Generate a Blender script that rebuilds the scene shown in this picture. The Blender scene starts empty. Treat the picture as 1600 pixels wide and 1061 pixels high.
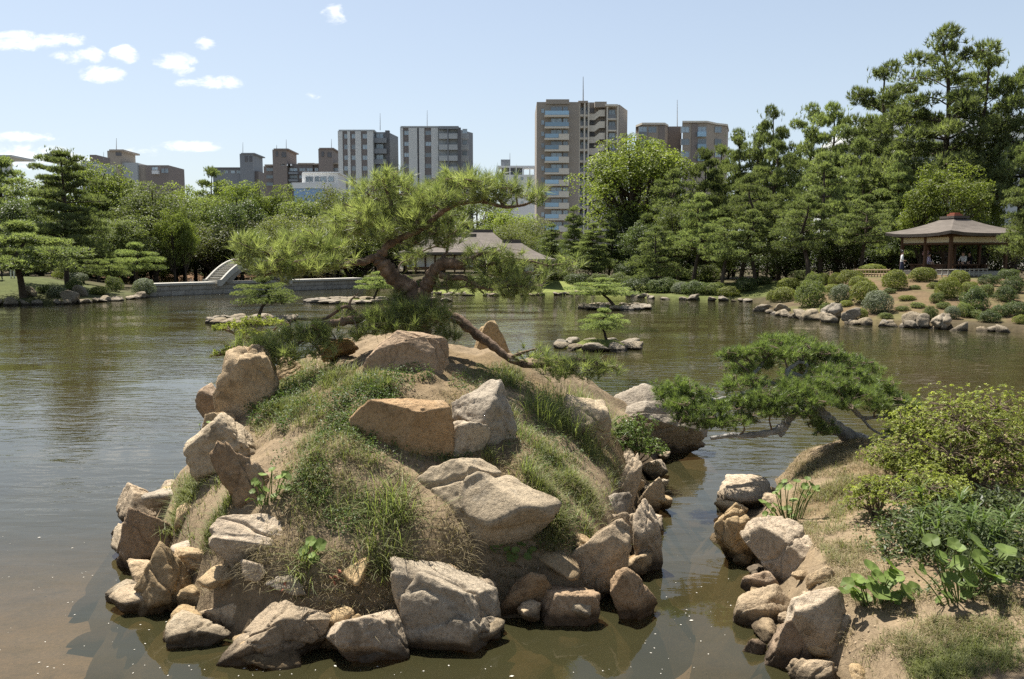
import bpy, bmesh, math, random
import numpy as np
from mathutils import Vector, Matrix

sc = bpy.context.scene
C = sc.collection
# ------------------------------------------------------------------ camera
F = 1244.0; HC = 3.3; VH = 400.0
PITCH = math.atan((530.5 - VH) / F)
cp, sp = math.cos(PITCH), math.sin(PITCH)
cam_d = bpy.data.cameras.new('camera'); cam = bpy.data.objects.new('camera', cam_d); C.objects.link(cam)
cam.location = (0, 0, HC); cam.rotation_euler = (math.pi / 2 - PITCH, 0, 0)
cam_d.sensor_width = 36; cam_d.lens = 36 * F / 1600; cam_d.clip_end = 6000; cam_d.clip_start = 0.05
sc.camera = cam
# ------------------------------------------------------------------ sun, sky, exposure
SUN_EL = math.radians(65); SUN_AZ = math.radians(-36)      # azimuth from +Y (away from camera) towards +X
sdir = Vector((math.sin(SUN_AZ) * math.cos(SUN_EL), math.cos(SUN_AZ) * math.cos(SUN_EL), math.sin(SUN_EL)))
sl = bpy.data.lights.new('sun', 'SUN'); so = bpy.data.objects.new('sun', sl); C.objects.link(so)
sl.energy = 5.0; sl.angle = math.radians(0.53); sl.color = (1, 0.955, 0.88)
so.rotation_euler = sdir.to_track_quat('Z', 'Y').to_euler()
sc.view_settings.view_transform = 'Standard'; sc.view_settings.look = 'None'
sc.view_settings.exposure = 1.25; sc.view_settings.gamma = 1
sc.cycles.use_denoising = False
sc.cycles.max_bounces = 7; sc.cycles.diffuse_bounces = 4; sc.cycles.glossy_bounces = 3
sc.cycles.transmission_bounces = 4; sc.cycles.transparent_max_bounces = 8
sc.cycles.caustics_reflective = False; sc.cycles.caustics_refractive = False
sc.cycles.sample_clamp_indirect = 4

def ray(u, v):
    cx = (u - 800) / F; cy = (530.5 - v) / F
    return (cx, cp + cy * sp, -sp + cy * cp)
def at(u, v, Y):
    d = ray(u, v); t = Y / d[1]
    return Vector((d[0] * t, Y, HC + d[2] * t))
def wat(u, v, z=0.0):
    d = ray(u, v); t = (z - HC) / d[2]
    return (d[0] * t, d[1] * t)

def build_world():
    w = bpy.data.worlds.new('World'); sc.world = w; w.use_nodes = True
    nt = w.node_tree; N = nt.nodes; L = nt.links; N.clear()
    out = N.new('ShaderNodeOutputWorld'); bg = N.new('ShaderNodeBackground'); L.new(bg.outputs[0], out.inputs[0])
    bg.inputs['Strength'].default_value = 0.0565
    sky = N.new('ShaderNodeTexSky'); sky.sky_type = 'NISHITA'; sky.sun_disc = False
    sky.sun_elevation = SUN_EL; sky.sun_rotation = SUN_AZ
    sky.air_density = 1.0; sky.dust_density = 1.6; sky.ozone_density = 1.0; sky.altitude = 20
    tc = N.new('ShaderNodeTexCoord')
    sep = N.new('ShaderNodeSeparateXYZ'); L.new(tc.outputs['Generated'], sep.inputs[0])
    def m(op, a, b=None, clamp=False):
        n = N.new('ShaderNodeMath'); n.operation = op; n.use_clamp = clamp
        for i, x in enumerate((a, b)):
            if x is None: continue
            if isinstance(x, (int, float)): n.inputs[i].default_value = x
            else: L.new(x, n.inputs[i])
        return n.outputs[0]
    ay = m('MAXIMUM', m('ABSOLUTE', sep.outputs[1]), 0.05)
    s = m('DIVIDE', sep.outputs[0], ay); t = m('DIVIDE', sep.outputs[2], ay)
    cb = N.new('ShaderNodeCombineXYZ'); L.new(s, cb.inputs[0]); L.new(m('MULTIPLY', t, 2.0), cb.inputs[1])
    nz = N.new('ShaderNodeTexNoise'); nz.inputs['Scale'].default_value = 32; nz.inputs['Detail'].default_value = 9
    nz.inputs['Roughness'].default_value = 0.62; nz.inputs['Distortion'].default_value = 0.4
    L.new(cb.outputs[0], nz.inputs['Vector'])
    tot = None
    for (u, v, a, b, k) in [(30, 64, 60, 14, 1), (92, 62, 36, 13, .95), (118, 88, 36, 11, .8), (146, 86, 18, 12, .8), (162, 116, 36, 13, 1),
                         (194, 84, 24, 14, .95), (272, 96, 32, 13, .95), (284, 106, 18, 12, .85), (322, 68, 16, 10, .75), (342, 128, 40, 10, 1), (300, 130, 24, 8, .7),
                         (524, 22, 20, 14, .85), (40, 215, 52, 9, .7), (296, 229, 46, 9, .8), (40, 243, 62, 20, 1.0), (215, 236, 46, 9, .5),
                         (475, 151, 24, 6, .55), (110, 250, 40, 10, .8), (1700, 120, 60, 16, .9), (-120, 140, 80, 20, 1), (-260, 230, 90, 20, 1), (1900, 200, 90, 18, 1)]:
        d = ray(u, v); s0 = d[0] / d[1]; t0 = d[2] / d[1]
        e = m('ADD', m('POWER', m('ABSOLUTE', m('DIVIDE', m('SUBTRACT', s, s0), a * 1.25 / F)), 2.0),
              m('POWER', m('ABSOLUTE', m('DIVIDE', m('SUBTRACT', t, t0), b * 1.25 / F)), 2.0))
        g = m('MULTIPLY', m('SUBTRACT', 1.0, e, True), k)
        tot = g if tot is None else m('MAXIMUM', tot, g)
    c = m('ADD', tot, m('MULTIPLY', m('SUBTRACT', nz.outputs[0], 0.5), 2.9))
    mr = N.new('ShaderNodeMapRange'); mr.interpolation_type = 'SMOOTHSTEP'
    mr.inputs[1].default_value = 0.18; mr.inputs[2].default_value = 1.15; L.new(c, mr.inputs[0])
    cov = m('MULTIPLY', m('MULTIPLY', mr.outputs[0], m('MULTIPLY', tot, 4.0, True)), 0.92)
    mix = N.new('ShaderNodeMix'); mix.data_type = 'RGBA'
    # hazy summer sky: Nishita lifted slightly towards white
    hz = N.new('ShaderNodeMix'); hz.data_type = 'RGBA'; 
    fz = N.new('ShaderNodeMapRange'); fz.inputs[1].default_value = 0.0; fz.inputs[2].default_value = 0.75; fz.inputs[3].default_value = 0.44; fz.inputs[4].default_value = 0.04
    L.new(sep.outputs[2], fz.inputs[0]); L.new(fz.outputs[0], hz.inputs[0])
    L.new(sky.outputs[0], hz.inputs[6]); hz.inputs[7].default_value = (7.2, 8.0, 8.6, 1)
    L.new(cov, mix.inputs[0]); L.new(hz.outputs[2], mix.inputs[6]); mix.inputs[7].default_value = (9.6, 9.7, 9.8, 1)
    L.new(mix.outputs[2], bg.inputs[0])
build_world()

# ------------------------------------------------------------------ numpy helpers
def rs(seed): return np.random.default_rng(seed)
def unit(a): return a / np.maximum(np.linalg.norm(a, axis=-1, keepdims=True), 1e-9)
def sstep(a, b, x):
    t = np.clip((x - a) / (b - a), 0, 1); return t * t * (3 - 2 * t)
def _h(ix, iy, iz):
    n = (ix * 374761393 + iy * 668265263 + iz * 2147483647 + 12345).astype(np.int64)
    n = (n ^ (n >> 13)) * 1274126177
    n = n ^ (n >> 16)
    return (n & 0xFFFF) / 65535.0
def vnoise(P):
    P = np.asarray(P, float); i = np.floor(P).astype(np.int64); f = P - i; f = f * f * (3 - 2 * f)
    r = 0
    for dx in (0, 1):
        for dy in (0, 1):
            for dz in (0, 1):
                w = (f[..., 0] if dx else 1 - f[..., 0]) * (f[..., 1] if dy else 1 - f[..., 1]) * (f[..., 2] if dz else 1 - f[..., 2])
                r = r + w * _h(i[..., 0] + dx, i[..., 1] + dy, i[..., 2] + dz)
    return r * 2 - 1
def fbm(P, o=4):
    r = 0; a = 1; P = np.asarray(P, float)
    for k in range(o):
        r = r + a * vnoise(P * (2 ** k) + 17.3 * k); a *= 0.5
    return r
def fbm2(x, y, o=4): return fbm(np.stack([x, y, np.zeros_like(x) + 3.7], -1), o)
def sdf(poly, x, y):
    """signed distance, positive inside"""
    x = np.asarray(x, float); y = np.asarray(y, float)
    best = np.full(x.shape, 1e9); ins = np.zeros(x.shape, bool); n = len(poly)
    for k in range(n):
        ax, ay = poly[k]; bx, by = poly[(k + 1) % n]
        ex, ey = bx - ax, by - ay; L2 = ex * ex + ey * ey + 1e-12
        t = np.clip(((x - ax) * ex + (y - ay) * ey) / L2, 0, 1)
        best = np.minimum(best, (x - ax - t * ex) ** 2 + (y - ay - t * ey) ** 2)
        cr = ((ay > y) != (by > y)) & (x < (bx - ax) * (y - ay) / ((by - ay) if by != ay else 1e-12) + ax)
        ins ^= cr
    d = np.sqrt(best)
    return np.where(ins, d, -d)

# ------------------------------------------------------------------ object helpers
def mkmesh(name, V, FL, mats, var=None, smooth=True, midx=None, col=None):
    V = np.asarray(V, np.float32).reshape(-1, 3)
    me = bpy.data.meshes.new(name); me.vertices.add(len(V)); me.vertices.foreach_set('co', V.ravel())
    if not isinstance(FL, list): FL = [FL]
    FL = [np.asarray(f, np.int32) for f in FL if len(f)]
    tot = sum(f.size for f in FL); npoly = sum(len(f) for f in FL)
    me.loops.add(tot); me.polygons.add(npoly)
    me.loops.foreach_set('vertex_index', np.concatenate([f.ravel() for f in FL]))
    st = []; o = 0
    for f in FL:
        st.append(o + np.arange(len(f)) * f.shape[1]); o += f.size
    me.polygons.foreach_set('loop_start', np.concatenate(st).astype(np.int32))
    me.polygons.foreach_set('use_smooth', np.full(npoly, smooth))
    if not isinstance(mats, (list, tuple)): mats = [mats]
    for m_ in mats: me.materials.append(m_)
    if midx is not None: me.polygons.foreach_set('material_index', np.asarray(midx, np.int32))
    me.update(calc_edges=True)
    if var is not None:
        me.attributes.new('var', 'FLOAT', 'POINT').data.foreach_set('value', np.asarray(var, np.float32))
    if col is not None:
        c4 = np.ones((len(V), 4), np.float32); c4[:, :3] = col
        me.attributes.new('tone', 'FLOAT_COLOR', 'POINT').data.foreach_set('color', c4.ravel())
    return me
def link(name, me, parent=None, loc=None, scale=None, rz=None, rot=None):
    o = bpy.data.objects.new(name, me); C.objects.link(o)
    if parent is not None: o.parent = parent
    if loc is not None: o.location = loc
    if scale is not None: o.scale = (scale,) * 3 if isinstance(scale, (int, float)) else scale
    if rz is not None: o.rotation_euler = (0, 0, rz)
    if rot is not None: o.rotation_euler = rot
    return o
def tag(o, label, cat, group=None, kind=None):
    o['label'] = label; o['category'] = cat
    if group: o['group'] = group
    if kind: o['kind'] = kind
    return o
def empty(name, loc=(0, 0, 0), rz=0, scale=None):
    o = link(name, None, loc=loc, rz=rz, scale=scale); o.empty_display_size = 0.2
    return o
def struct(o, label=None):
    o['kind'] = 'structure'
    if label: o['label'] = label
    return o
_T = ['', 'first', 'second', 'third', 'fourth', 'fifth', 'sixth', 'seventh', 'eighth', 'ninth', 'tenth', 'eleventh', 'twelfth', 'thirteenth',
      'fourteenth', 'fifteenth', 'sixteenth', 'seventeenth', 'eighteenth', 'nineteenth']
_D = ['', '', 'twent', 'thirt', 'fort', 'fift', 'sixt', 'sevent', 'eight', 'ninet']
def nth(n):
    if n < 20: return _T[n]
    if n > 99: return 'hundred and ' + nth(n - 100)
    return _D[n // 10] + ('ieth' if n % 10 == 0 else 'y-' + _T[n % 10])

class Acc:
    def __init__(s): s.V = []; s.F = {}; s.n = 0; s.var = []
    def add(s, V, Fc, var=0.5):
        V = np.asarray(V, float).reshape(-1, 3); Fc = np.asarray(Fc)
        s.F.setdefault(Fc.shape[1], []).append(Fc + s.n); s.V.append(V)
        s.var.append(np.full(len(V), var) if np.isscalar(var) else np.asarray(var)); s.n += len(V)
    def mesh(s, name, mat, smooth=True):
        return mkmesh(name, np.concatenate(s.V), [np.concatenate(f) for f in s.F.values()], mat, np.concatenate(s.var), smooth)

def catmull(P, n=6):
    P = [np.asarray(p, float) for p in P]
    if len(P) < 3: return np.array([P[0] + (P[-1] - P[0]) * t for t in np.linspace(0, 1, n + 1)])
    Q = [2 * P[0] - P[1]] + P + [2 * P[-1] - P[-2]]; out = []
    for i in range(1, len(Q) - 2):
        a, b, c, d = Q[i - 1:i + 3]
        for t in np.arange(n) / n:
            out.append(0.5 * (2 * b + (c - a) * t + (2 * a - 5 * b + 4 * c - d) * t * t + (3 * b - a - 3 * c + d) * t ** 3))
    out.append(P[-1]); return np.array(out)
def tube(acc, P, R, sides=8, rough=0.0, seed=0, var=0.5):
    P = np.asarray(P, float); n = len(P); R = np.interp(np.linspace(0, 1, n), np.linspace(0, 1, len(R)), R) if len(R) != n else np.asarray(R)
    T = unit(np.gradient(P, axis=0)); ref = np.array([0.31, 0.2, 0.93]); ref = np.tile(ref, (n, 1))
    par = np.abs((T * ref).sum(1)) > 0.93; ref[par] = (1, 0.1, 0)
    if par.any() and not par.all(): ref[:] = (0.1, 1, 0.15)
    A = unit(np.cross(T, ref)); B = np.cross(T, A)
    th = np.arange(sides) / sides * 2 * math.pi
    rr = R[:, None] * np.ones(sides)
    V = P[:, None, :] + (A[:, None, :] * np.cos(th)[None, :, None] + B[:, None, :] * np.sin(th)[None, :, None]) * rr[..., None]
    if rough:
        k = vnoise(V * (1.3 / max(R.max(), .01)) + seed * 7.7)
        V = P[:, None, :] + (V - P[:, None, :]) * (1 + rough * k)[..., None]
    i = np.arange(n - 1)[:, None] * sides; j = np.arange(sides); j2 = (j + 1) % sides
    Fq = np.stack([i + j, i + j2, i + sides + j2, i + sides + j], -1).reshape(-1, 4)
    acc.add(V.reshape(-1, 3), Fq, var)
    acc.add(V[-1], np.array([list(range(sides))]), var)
    acc.add(V[0], np.array([list(range(sides))[::-1]]), var)
def leaves(acc, P, Nn, size, rng, var, aspect=0.55, fold=0.12):
    """diamond leaves: one folded quad each"""
    n = len(P); Nn = unit(Nn); r = unit(rng.normal(size=(n, 3))); A = unit(np.cross(Nn, r)); B = np.cross(Nn, A)
    s = np.broadcast_to(size, (n,))[:, None]
    V = np.stack([P - A * s * .5, P + B * s * aspect * .5 + Nn * s * fold, P + A * s * .5, P - B * s * aspect * .5 + Nn * s * fold], 1)
    Fq = np.arange(n * 4).reshape(n, 4)
    acc.add(V.reshape(-1, 3), Fq, np.repeat(var, 4))
def needles(acc, P, D, k, length, width, spread, rng, var, flat=0.0):
    """tufts of pine needles: k thin triangles from each point P, around direction D"""
    n = len(P); D = unit(D)
    d = D[:, None, :] + spread * rng.normal(size=(n, k, 3)); d[..., 2] *= (1 - flat); d = unit(d)
    Lr = np.broadcast_to(length, (n,))[:, None] * rng.uniform(.7, 1.1, (n, k))
    base = P[:, None, :] + d * (Lr * 0.06)[..., None] - D[:, None, :] * (rng.uniform(0, .55, (n, k)) * np.broadcast_to(length, (n,))[:, None])[..., None]
    side = unit(np.cross(d, rng.normal(size=(n, k, 3)))) * width * .5
    tip = base + d * Lr[..., None]
    V = np.stack([base - side, base + side, tip], 2)
    Ft = np.arange(n * k * 3).reshape(-1, 3)
    vv = (var[:, None] + rng.normal(size=(n, k)) * .08)
    acc.add(V.reshape(-1, 3), Ft, np.repeat(vv.ravel(), 3))
def blades(acc, P, h, w, rng, var, lean=0.5, droop=0.6, dirn=None):
    """grass blades: bent tapering strips"""
    n = len(P); h = np.broadcast_to(h, (n,)) * rng.uniform(.6, 1.15, n); a = rng.uniform(0, 2 * math.pi, n)
    ld = np.stack([np.cos(a), np.sin(a), np.zeros(n)], -1)
    if dirn is not None: ld = unit(ld * .7 + np.asarray(dirn))
    ln = lean * rng.uniform(.2, 1.2, n); S = np.stack([-ld[:, 1], ld[:, 0], np.zeros(n)], -1)
    rows = []
    for t, wf in ((0, 1), (.4, .85), (.75, .55)):
        c = P + np.stack([np.zeros(n), np.zeros(n), h * (t - droop * ln * t * t * .55)], -1) + ld * (h * ln * t ** 1.6)[:, None]
        rows += [c - S * w * wf * .5, c + S * w * wf * .5]
    t = 1.0
    rows.append(P + np.stack([np.zeros(n), np.zeros(n), h * (t - droop * ln * .6)], -1) + ld * (h * ln)[:, None])
    V = np.stack(rows, 1); b = np.arange(n)[:, None] * 7
    q = np.concatenate([b + [0, 1, 3, 2], b + [2, 3, 5, 4]]); tr = b + [4, 5, 6]
    k = acc.n
    acc.add(V.reshape(-1, 3), q, np.repeat(var, 7))
    acc.F.setdefault(3, []).append(tr + k)

# ------------------------------------------------------------------ materials
def newmat(name):
    m = bpy.data.materials.new(name); m.use_nodes = True; nt = m.node_tree; nt.nodes.clear()
    return m, nt, nt.nodes, nt.links
def nd(N, typ, **kw):
    n = N.new(typ)
    for k, v in kw.items():
        if k in n.inputs: n.inputs[k].default_value = v
        else: setattr(n, k, v)
    return n
def ramp(N, pts):
    r = N.new('ShaderNodeValToRGB'); e = r.color_ramp.elements
    while len(e) < len(pts): e.new(0.5)
    for el, (p, c) in zip(e, pts): el.position = p; el.color = (*c, 1)
    return r
def mat_leaf(name, c1, c2, trans=0.35, rough=0.5, objvar=0.35, spec=0.3, tgain=1.25):
    c1 = tuple(x * .76 for x in c1); c2 = tuple(x * .76 for x in c2)
    m, nt, N, L = newmat(name)
    out = nd(N, 'ShaderNodeOutputMaterial'); at_ = nd(N, 'ShaderNodeAttribute', attribute_name='var')
    r = ramp(N, [(0.0, c1), (1.0, c2)]); L.new(at_.outputs['Fac'], r.inputs[0])
    oi = nd(N, 'ShaderNodeObjectInfo')
    mp = nd(N, 'ShaderNodeMapRange'); mp.inputs[3].default_value = 1 - objvar; mp.inputs[4].default_value = 1 + objvar
    L.new(oi.outputs['Random'], mp.inputs[0])
    hs = nd(N, 'ShaderNodeHueSaturation'); L.new(r.outputs[0], hs.inputs['Color']); L.new(mp.outputs[0], hs.inputs['Value'])
    b = nd(N, 'ShaderNodeBsdfPrincipled', Roughness=rough); b.inputs['Specular IOR Level'].default_value = spec
    L.new(hs.outputs[0], b.inputs['Base Color'])
    tl = nd(N, 'ShaderNodeBsdfTranslucent'); g = nd(N, 'ShaderNodeMix', data_type='RGBA', blend_type='MULTIPLY'); g.inputs[0].default_value = 1
    L.new(hs.outputs[0], g.inputs[6]); g.inputs[7].default_value = (tgain * 1.05, tgain * 1.15, tgain * .6, 1); L.new(g.outputs[2], tl.inputs[0])
    mx = nd(N, 'ShaderNodeMixShader'); mx.inputs[0].default_value = trans
    L.new(b.outputs[0], mx.inputs[1]); L.new(tl.outputs[0], mx.inputs[2]); L.new(mx.outputs[0], out.inputs[0])
    return m
def mat_noise(name, cols, scale=4, detail=6, rough=0.85, bump=0.3, bscale=None, dist=0.02, spec=0.2, objvar=0.0, coord='Object', distort=0.3, stretch=None):
    m, nt, N, L = newmat(name)
    out = nd(N, 'ShaderNodeOutputMaterial'); tc = nd(N, 'ShaderNodeTexCoord'); src = tc.outputs[coord]
    if coord == 'World': pass
    if stretch:
        mpg = nd(N, 'ShaderNodeMapping'); mpg.inputs['Scale'].default_value = stretch; L.new(src, mpg.inputs[0]); src = mpg.outputs[0]
    n1 = nd(N, 'ShaderNodeTexNoise', Scale=scale, Detail=detail, Roughness=0.62, Distortion=distort); L.new(src, n1.inputs['Vector'])
    k = len(cols); r = ramp(N, [(0.28 + 0.44 * i / max(k - 1, 1), c) for i, c in enumerate(cols)]); L.new(n1.outputs[0], r.inputs[0])
    b = nd(N, 'ShaderNodeBsdfPrincipled', Roughness=rough); b.inputs['Specular IOR Level'].default_value = spec
    c = r.outputs[0]
    if objvar:
        oi = nd(N, 'ShaderNodeObjectInfo'); mp = nd(N, 'ShaderNodeMapRange'); mp.inputs[3].default_value = 1 - objvar; mp.inputs[4].default_value = 1 + objvar
        L.new(oi.outputs['Random'], mp.inputs[0]); hs = nd(N, 'ShaderNodeHueSaturation'); L.new(c, hs.inputs['Color']); L.new(mp.outputs[0], hs.inputs['Value']); c = hs.outputs[0]
    L.new(c, b.inputs['Base Color'])
    if bump:
        n2 = nd(N, 'ShaderNodeTexNoise', Scale=bscale or scale * 4, Detail=6, Roughness=0.65); L.new(src, n2.inputs['Vector'])
        bp = nd(N, 'ShaderNodeBump', Strength=bump, Distance=dist); L.new(n2.outputs[0], bp.inputs['Height']); L.new(bp.outputs[0], b.inputs['Normal'])
    L.new(b.outputs[0], out.inputs[0])
    return m
def mat_plain(name, c, rough=0.6, spec=0.3, vary=0.12, scale=0.6, metallic=0):
    a = tuple(max(0, x * (1 - vary)) for x in c); b = tuple(min(1, x * (1 + vary)) for x in c)
    return mat_noise(name, [a, b], scale=scale, rough=rough, bump=0, spec=spec)

def mat_rock(name, base, dark, pale, scale=1.6):
    """weathered granite: mottled tone, lichen patches, cracks, wet dark foot at the waterline"""
    m, nt, N, L = newmat(name)
    out = nd(N, 'ShaderNodeOutputMaterial'); tc = nd(N, 'ShaderNodeTexCoord'); ge = nd(N, 'ShaderNodeNewGeometry')
    oi = nd(N, 'ShaderNodeObjectInfo')
    vm = nd(N, 'ShaderNodeVectorMath', operation='ADD'); L.new(tc.outputs['Object'], vm.inputs[0])
    mu = nd(N, 'ShaderNodeMath', operation='MULTIPLY'); L.new(oi.outputs['Random'], mu.inputs[0]); mu.inputs[1].default_value = 40
    L.new(mu.outputs[0], vm.inputs[1]); P = vm.outputs[0]
    n1 = nd(N, 'ShaderNodeTexNoise', Scale=scale, Detail=10, Roughness=0.7, Distortion=0.2); L.new(P, n1.inputs['Vector'])
    r1 = ramp(N, [(0.26, dark), (0.47, base), (0.6, tuple(x * 1.08 for x in base)), (0.76, pale)]); L.new(n1.outputs[0], r1.inputs[0])
    n2 = nd(N, 'ShaderNodeTexNoise', Scale=scale * 16, Detail=5, Roughness=0.7); L.new(P, n2.inputs['Vector'])
    r2 = ramp(N, [(0.3, (0.5, 0.48, 0.46)), (0.5, (1, 1, 1)), (0.75, (1.2, 1.18, 1.14))]); L.new(n2.outputs[0], r2.inputs[0])
    mm = nd(N, 'ShaderNodeMix', data_type='RGBA', blend_type='MULTIPLY'); mm.inputs[0].default_value = 0.75
    L.new(r1.outputs[0], mm.inputs[6]); L.new(r2.outputs[0], mm.inputs[7])
    # lichen and grime patches
    n3 = nd(N, 'ShaderNodeTexNoise', Scale=scale * 2.2, Detail=10, Roughness=0.74, Distortion=0.15); L.new(P, n3.inputs['Vector'])
    r3 = ramp(N, [(0.54, (0, 0, 0)), (0.62, (1, 1, 1))]); L.new(n3.outputs[0], r3.inputs[0])
    ml = nd(N, 'ShaderNodeMix', data_type='RGBA'); f3 = nd(N, 'ShaderNodeMath', operation='MULTIPLY'); L.new(r3.outputs[0], f3.inputs[0]); f3.inputs[1].default_value = 0.55
    L.new(f3.outputs[0], ml.inputs[0]); L.new(mm.outputs[2], ml.inputs[6]); ml.inputs[7].default_value = (dark[0] * .75, dark[1] * .78, dark[2] * .8, 1)
    # object tint
    mp = nd(N, 'ShaderNodeMapRange'); mp.inputs[3].default_value = 0.80; mp.inputs[4].default_value = 1.12; L.new(oi.outputs['Random'], mp.inputs[0])
    hs = nd(N, 'ShaderNodeHueSaturation'); L.new(ml.outputs[2], hs.inputs['Color']); L.new(mp.outputs[0], hs.inputs['Value'])
    fr_ = nd(N, 'ShaderNodeMath', operation='MULTIPLY'); L.new(oi.outputs['Random'], fr_.inputs[0]); fr_.inputs[1].default_value = 7.0
    f2 = nd(N, 'ShaderNodeMath', operation='FRACT'); L.new(fr_.outputs[0], f2.inputs[0])
    ms = nd(N, 'ShaderNodeMapRange'); ms.inputs[3].default_value = 0.88; ms.inputs[4].default_value = 1.3; L.new(f2.outputs[0], ms.inputs[0]); L.new(ms.outputs[0], hs.inputs['Saturation'])
    # pale crusts of lichen in ragged spots
    nl_ = nd(N, 'ShaderNodeTexNoise', Scale=scale * 5.5, Detail=6, Roughness=0.8, Distortion=0.3); L.new(P, nl_.inputs['Vector'])
    rl = ramp(N, [(0.58, (0, 0, 0)), (0.68, (.24, .24, .24))]); L.new(nl_.outputs[0], rl.inputs[0])
    lm = nd(N, 'ShaderNodeMix', data_type='RGBA'); L.new(rl.outputs[0], lm.inputs[0]); L.new(hs.outputs[0], lm.inputs[6]); lm.inputs[7].default_value = (0.44, 0.41, 0.33, 1)
    # wet foot
    sx = nd(N, 'ShaderNodeSeparateXYZ'); L.new(ge.outputs['Position'], sx.inputs[0])
    ad = nd(N, 'ShaderNodeMath', operation='MULTIPLY_ADD'); L.new(n3.outputs[0], ad.inputs[0]); ad.inputs[1].default_value = -0.22; L.new(sx.outputs[2], ad.inputs[2])
    wt = nd(N, 'ShaderNodeMapRange'); wt.inputs[1].default_value = -0.03; wt.inputs[2].default_value = 0.05; wt.inputs[3].default_value = 0.28; wt.inputs[4].default_value = 1; L.new(ad.outputs[0], wt.inputs[0])
    wm = nd(N, 'ShaderNodeMix', data_type='RGBA', blend_type='MULTIPLY'); wm.inputs[0].default_value = 1; L.new(lm.outputs[2], wm.inputs[6]); L.new(wt.outputs[0], wm.inputs[7])
    b = nd(N, 'ShaderNodeBsdfPrincipled', Roughness=0.9); b.inputs['Specular IOR Level'].default_value = 0.15
    L.new(wm.outputs[2], b.inputs['Base Color'])
    vo = nd(N, 'ShaderNodeTexVoronoi', Scale=scale * 1.1, feature='DISTANCE_TO_EDGE'); 
    wv = nd(N, 'ShaderNodeMix', data_type='VECTOR'); wv.inputs[0].default_value = 0.35; L.new(P, wv.inputs[4]); L.new(n3.outputs['Color'], wv.inputs[5]); L.new(wv.outputs[1], vo.inputs['Vector'])
    rc = ramp(N, [(0.0, (0, 0, 0)), (0.035, (1, 1, 1))]); L.new(vo.outputs[0], rc.inputs[0])
    b1 = nd(N, 'ShaderNodeBump', Strength=0.12, Distance=0.01); L.new(rc.outputs[0], b1.inputs['Height'])
    b2 = nd(N, 'ShaderNodeBump', Strength=1.0, Distance=0.07); L.new(n3.outputs[0], b2.inputs['Height']); L.new(b1.outputs[0], b2.inputs['Normal'])
    b3 = nd(N, 'ShaderNodeBump', Strength=0.9, Distance=0.016); L.new(n2.outputs[0], b3.inputs['Height']); L.new(b2.outputs[0], b3.inputs['Normal'])
    L.new(b3.outputs[0], b.inputs['Normal']); L.new(b.outputs[0], out.inputs[0])
    return m
def mat_ground(name, scale, bump=0.5, dist=0.03):
    """ground whose own colour comes from the 'tone' attribute, broken by noise"""
    m, nt, N, L = newmat(name)
    out = nd(N, 'ShaderNodeOutputMaterial'); ge = nd(N, 'ShaderNodeNewGeometry'); at_ = nd(N, 'ShaderNodeAttribute', attribute_name='tone')
    n1 = nd(N, 'ShaderNodeTexNoise', Scale=scale, Detail=9, Roughness=0.7, Distortion=0.4); L.new(ge.outputs['Position'], n1.inputs['Vector'])
    r = ramp(N, [(0.25, (0.30, 0.30, 0.285)), (0.5, (.65, .65, .65)), (0.78, (.92, .89, .83))]); L.new(n1.outputs[0], r.inputs[0])
    n2 = nd(N, 'ShaderNodeTexNoise', Scale=scale * 9, Detail=6, Roughness=0.75); L.new(ge.outputs['Position'], n2.inputs['Vector'])
    r2 = ramp(N, [(0.3, (0.6, 0.58, 0.55)), (0.55, (1, 1, 1)), (0.75, (1.25, 1.22, 1.15))]); L.new(n2.outputs[0], r2.inputs[0])
    a = nd(N, 'ShaderNodeMix', data_type='RGBA', blend_type='MULTIPLY'); a.inputs[0].default_value = 0.8; L.new(at_.outputs['Color'], a.inputs[6]); L.new(r.outputs[0], a.inputs[7])
    c = nd(N, 'ShaderNodeMix', data_type='RGBA', blend_type='MULTIPLY'); c.inputs[0].default_value = 0.8; L.new(a.outputs[2], c.inputs[6]); L.new(r2.outputs[0], c.inputs[7])
    b = nd(N, 'ShaderNodeBsdfPrincipled', Roughness=0.95); b.inputs['Specular IOR Level'].default_value = 0.08
    L.new(c.outputs[2], b.inputs['Base Color'])
    b1 = nd(N, 'ShaderNodeBump', Strength=bump, Distance=dist); L.new(n2.outputs[0], b1.inputs['Height'])
    b2 = nd(N, 'ShaderNodeBump', Strength=bump, Distance=dist * 2.5); L.new(n1.outputs[0], b2.inputs['Height']); L.new(b1.outputs[0], b2.inputs['Normal'])
    L.new(b2.outputs[0], b.inputs['Normal']); L.new(b.outputs[0], out.inputs[0])
    return m
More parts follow.
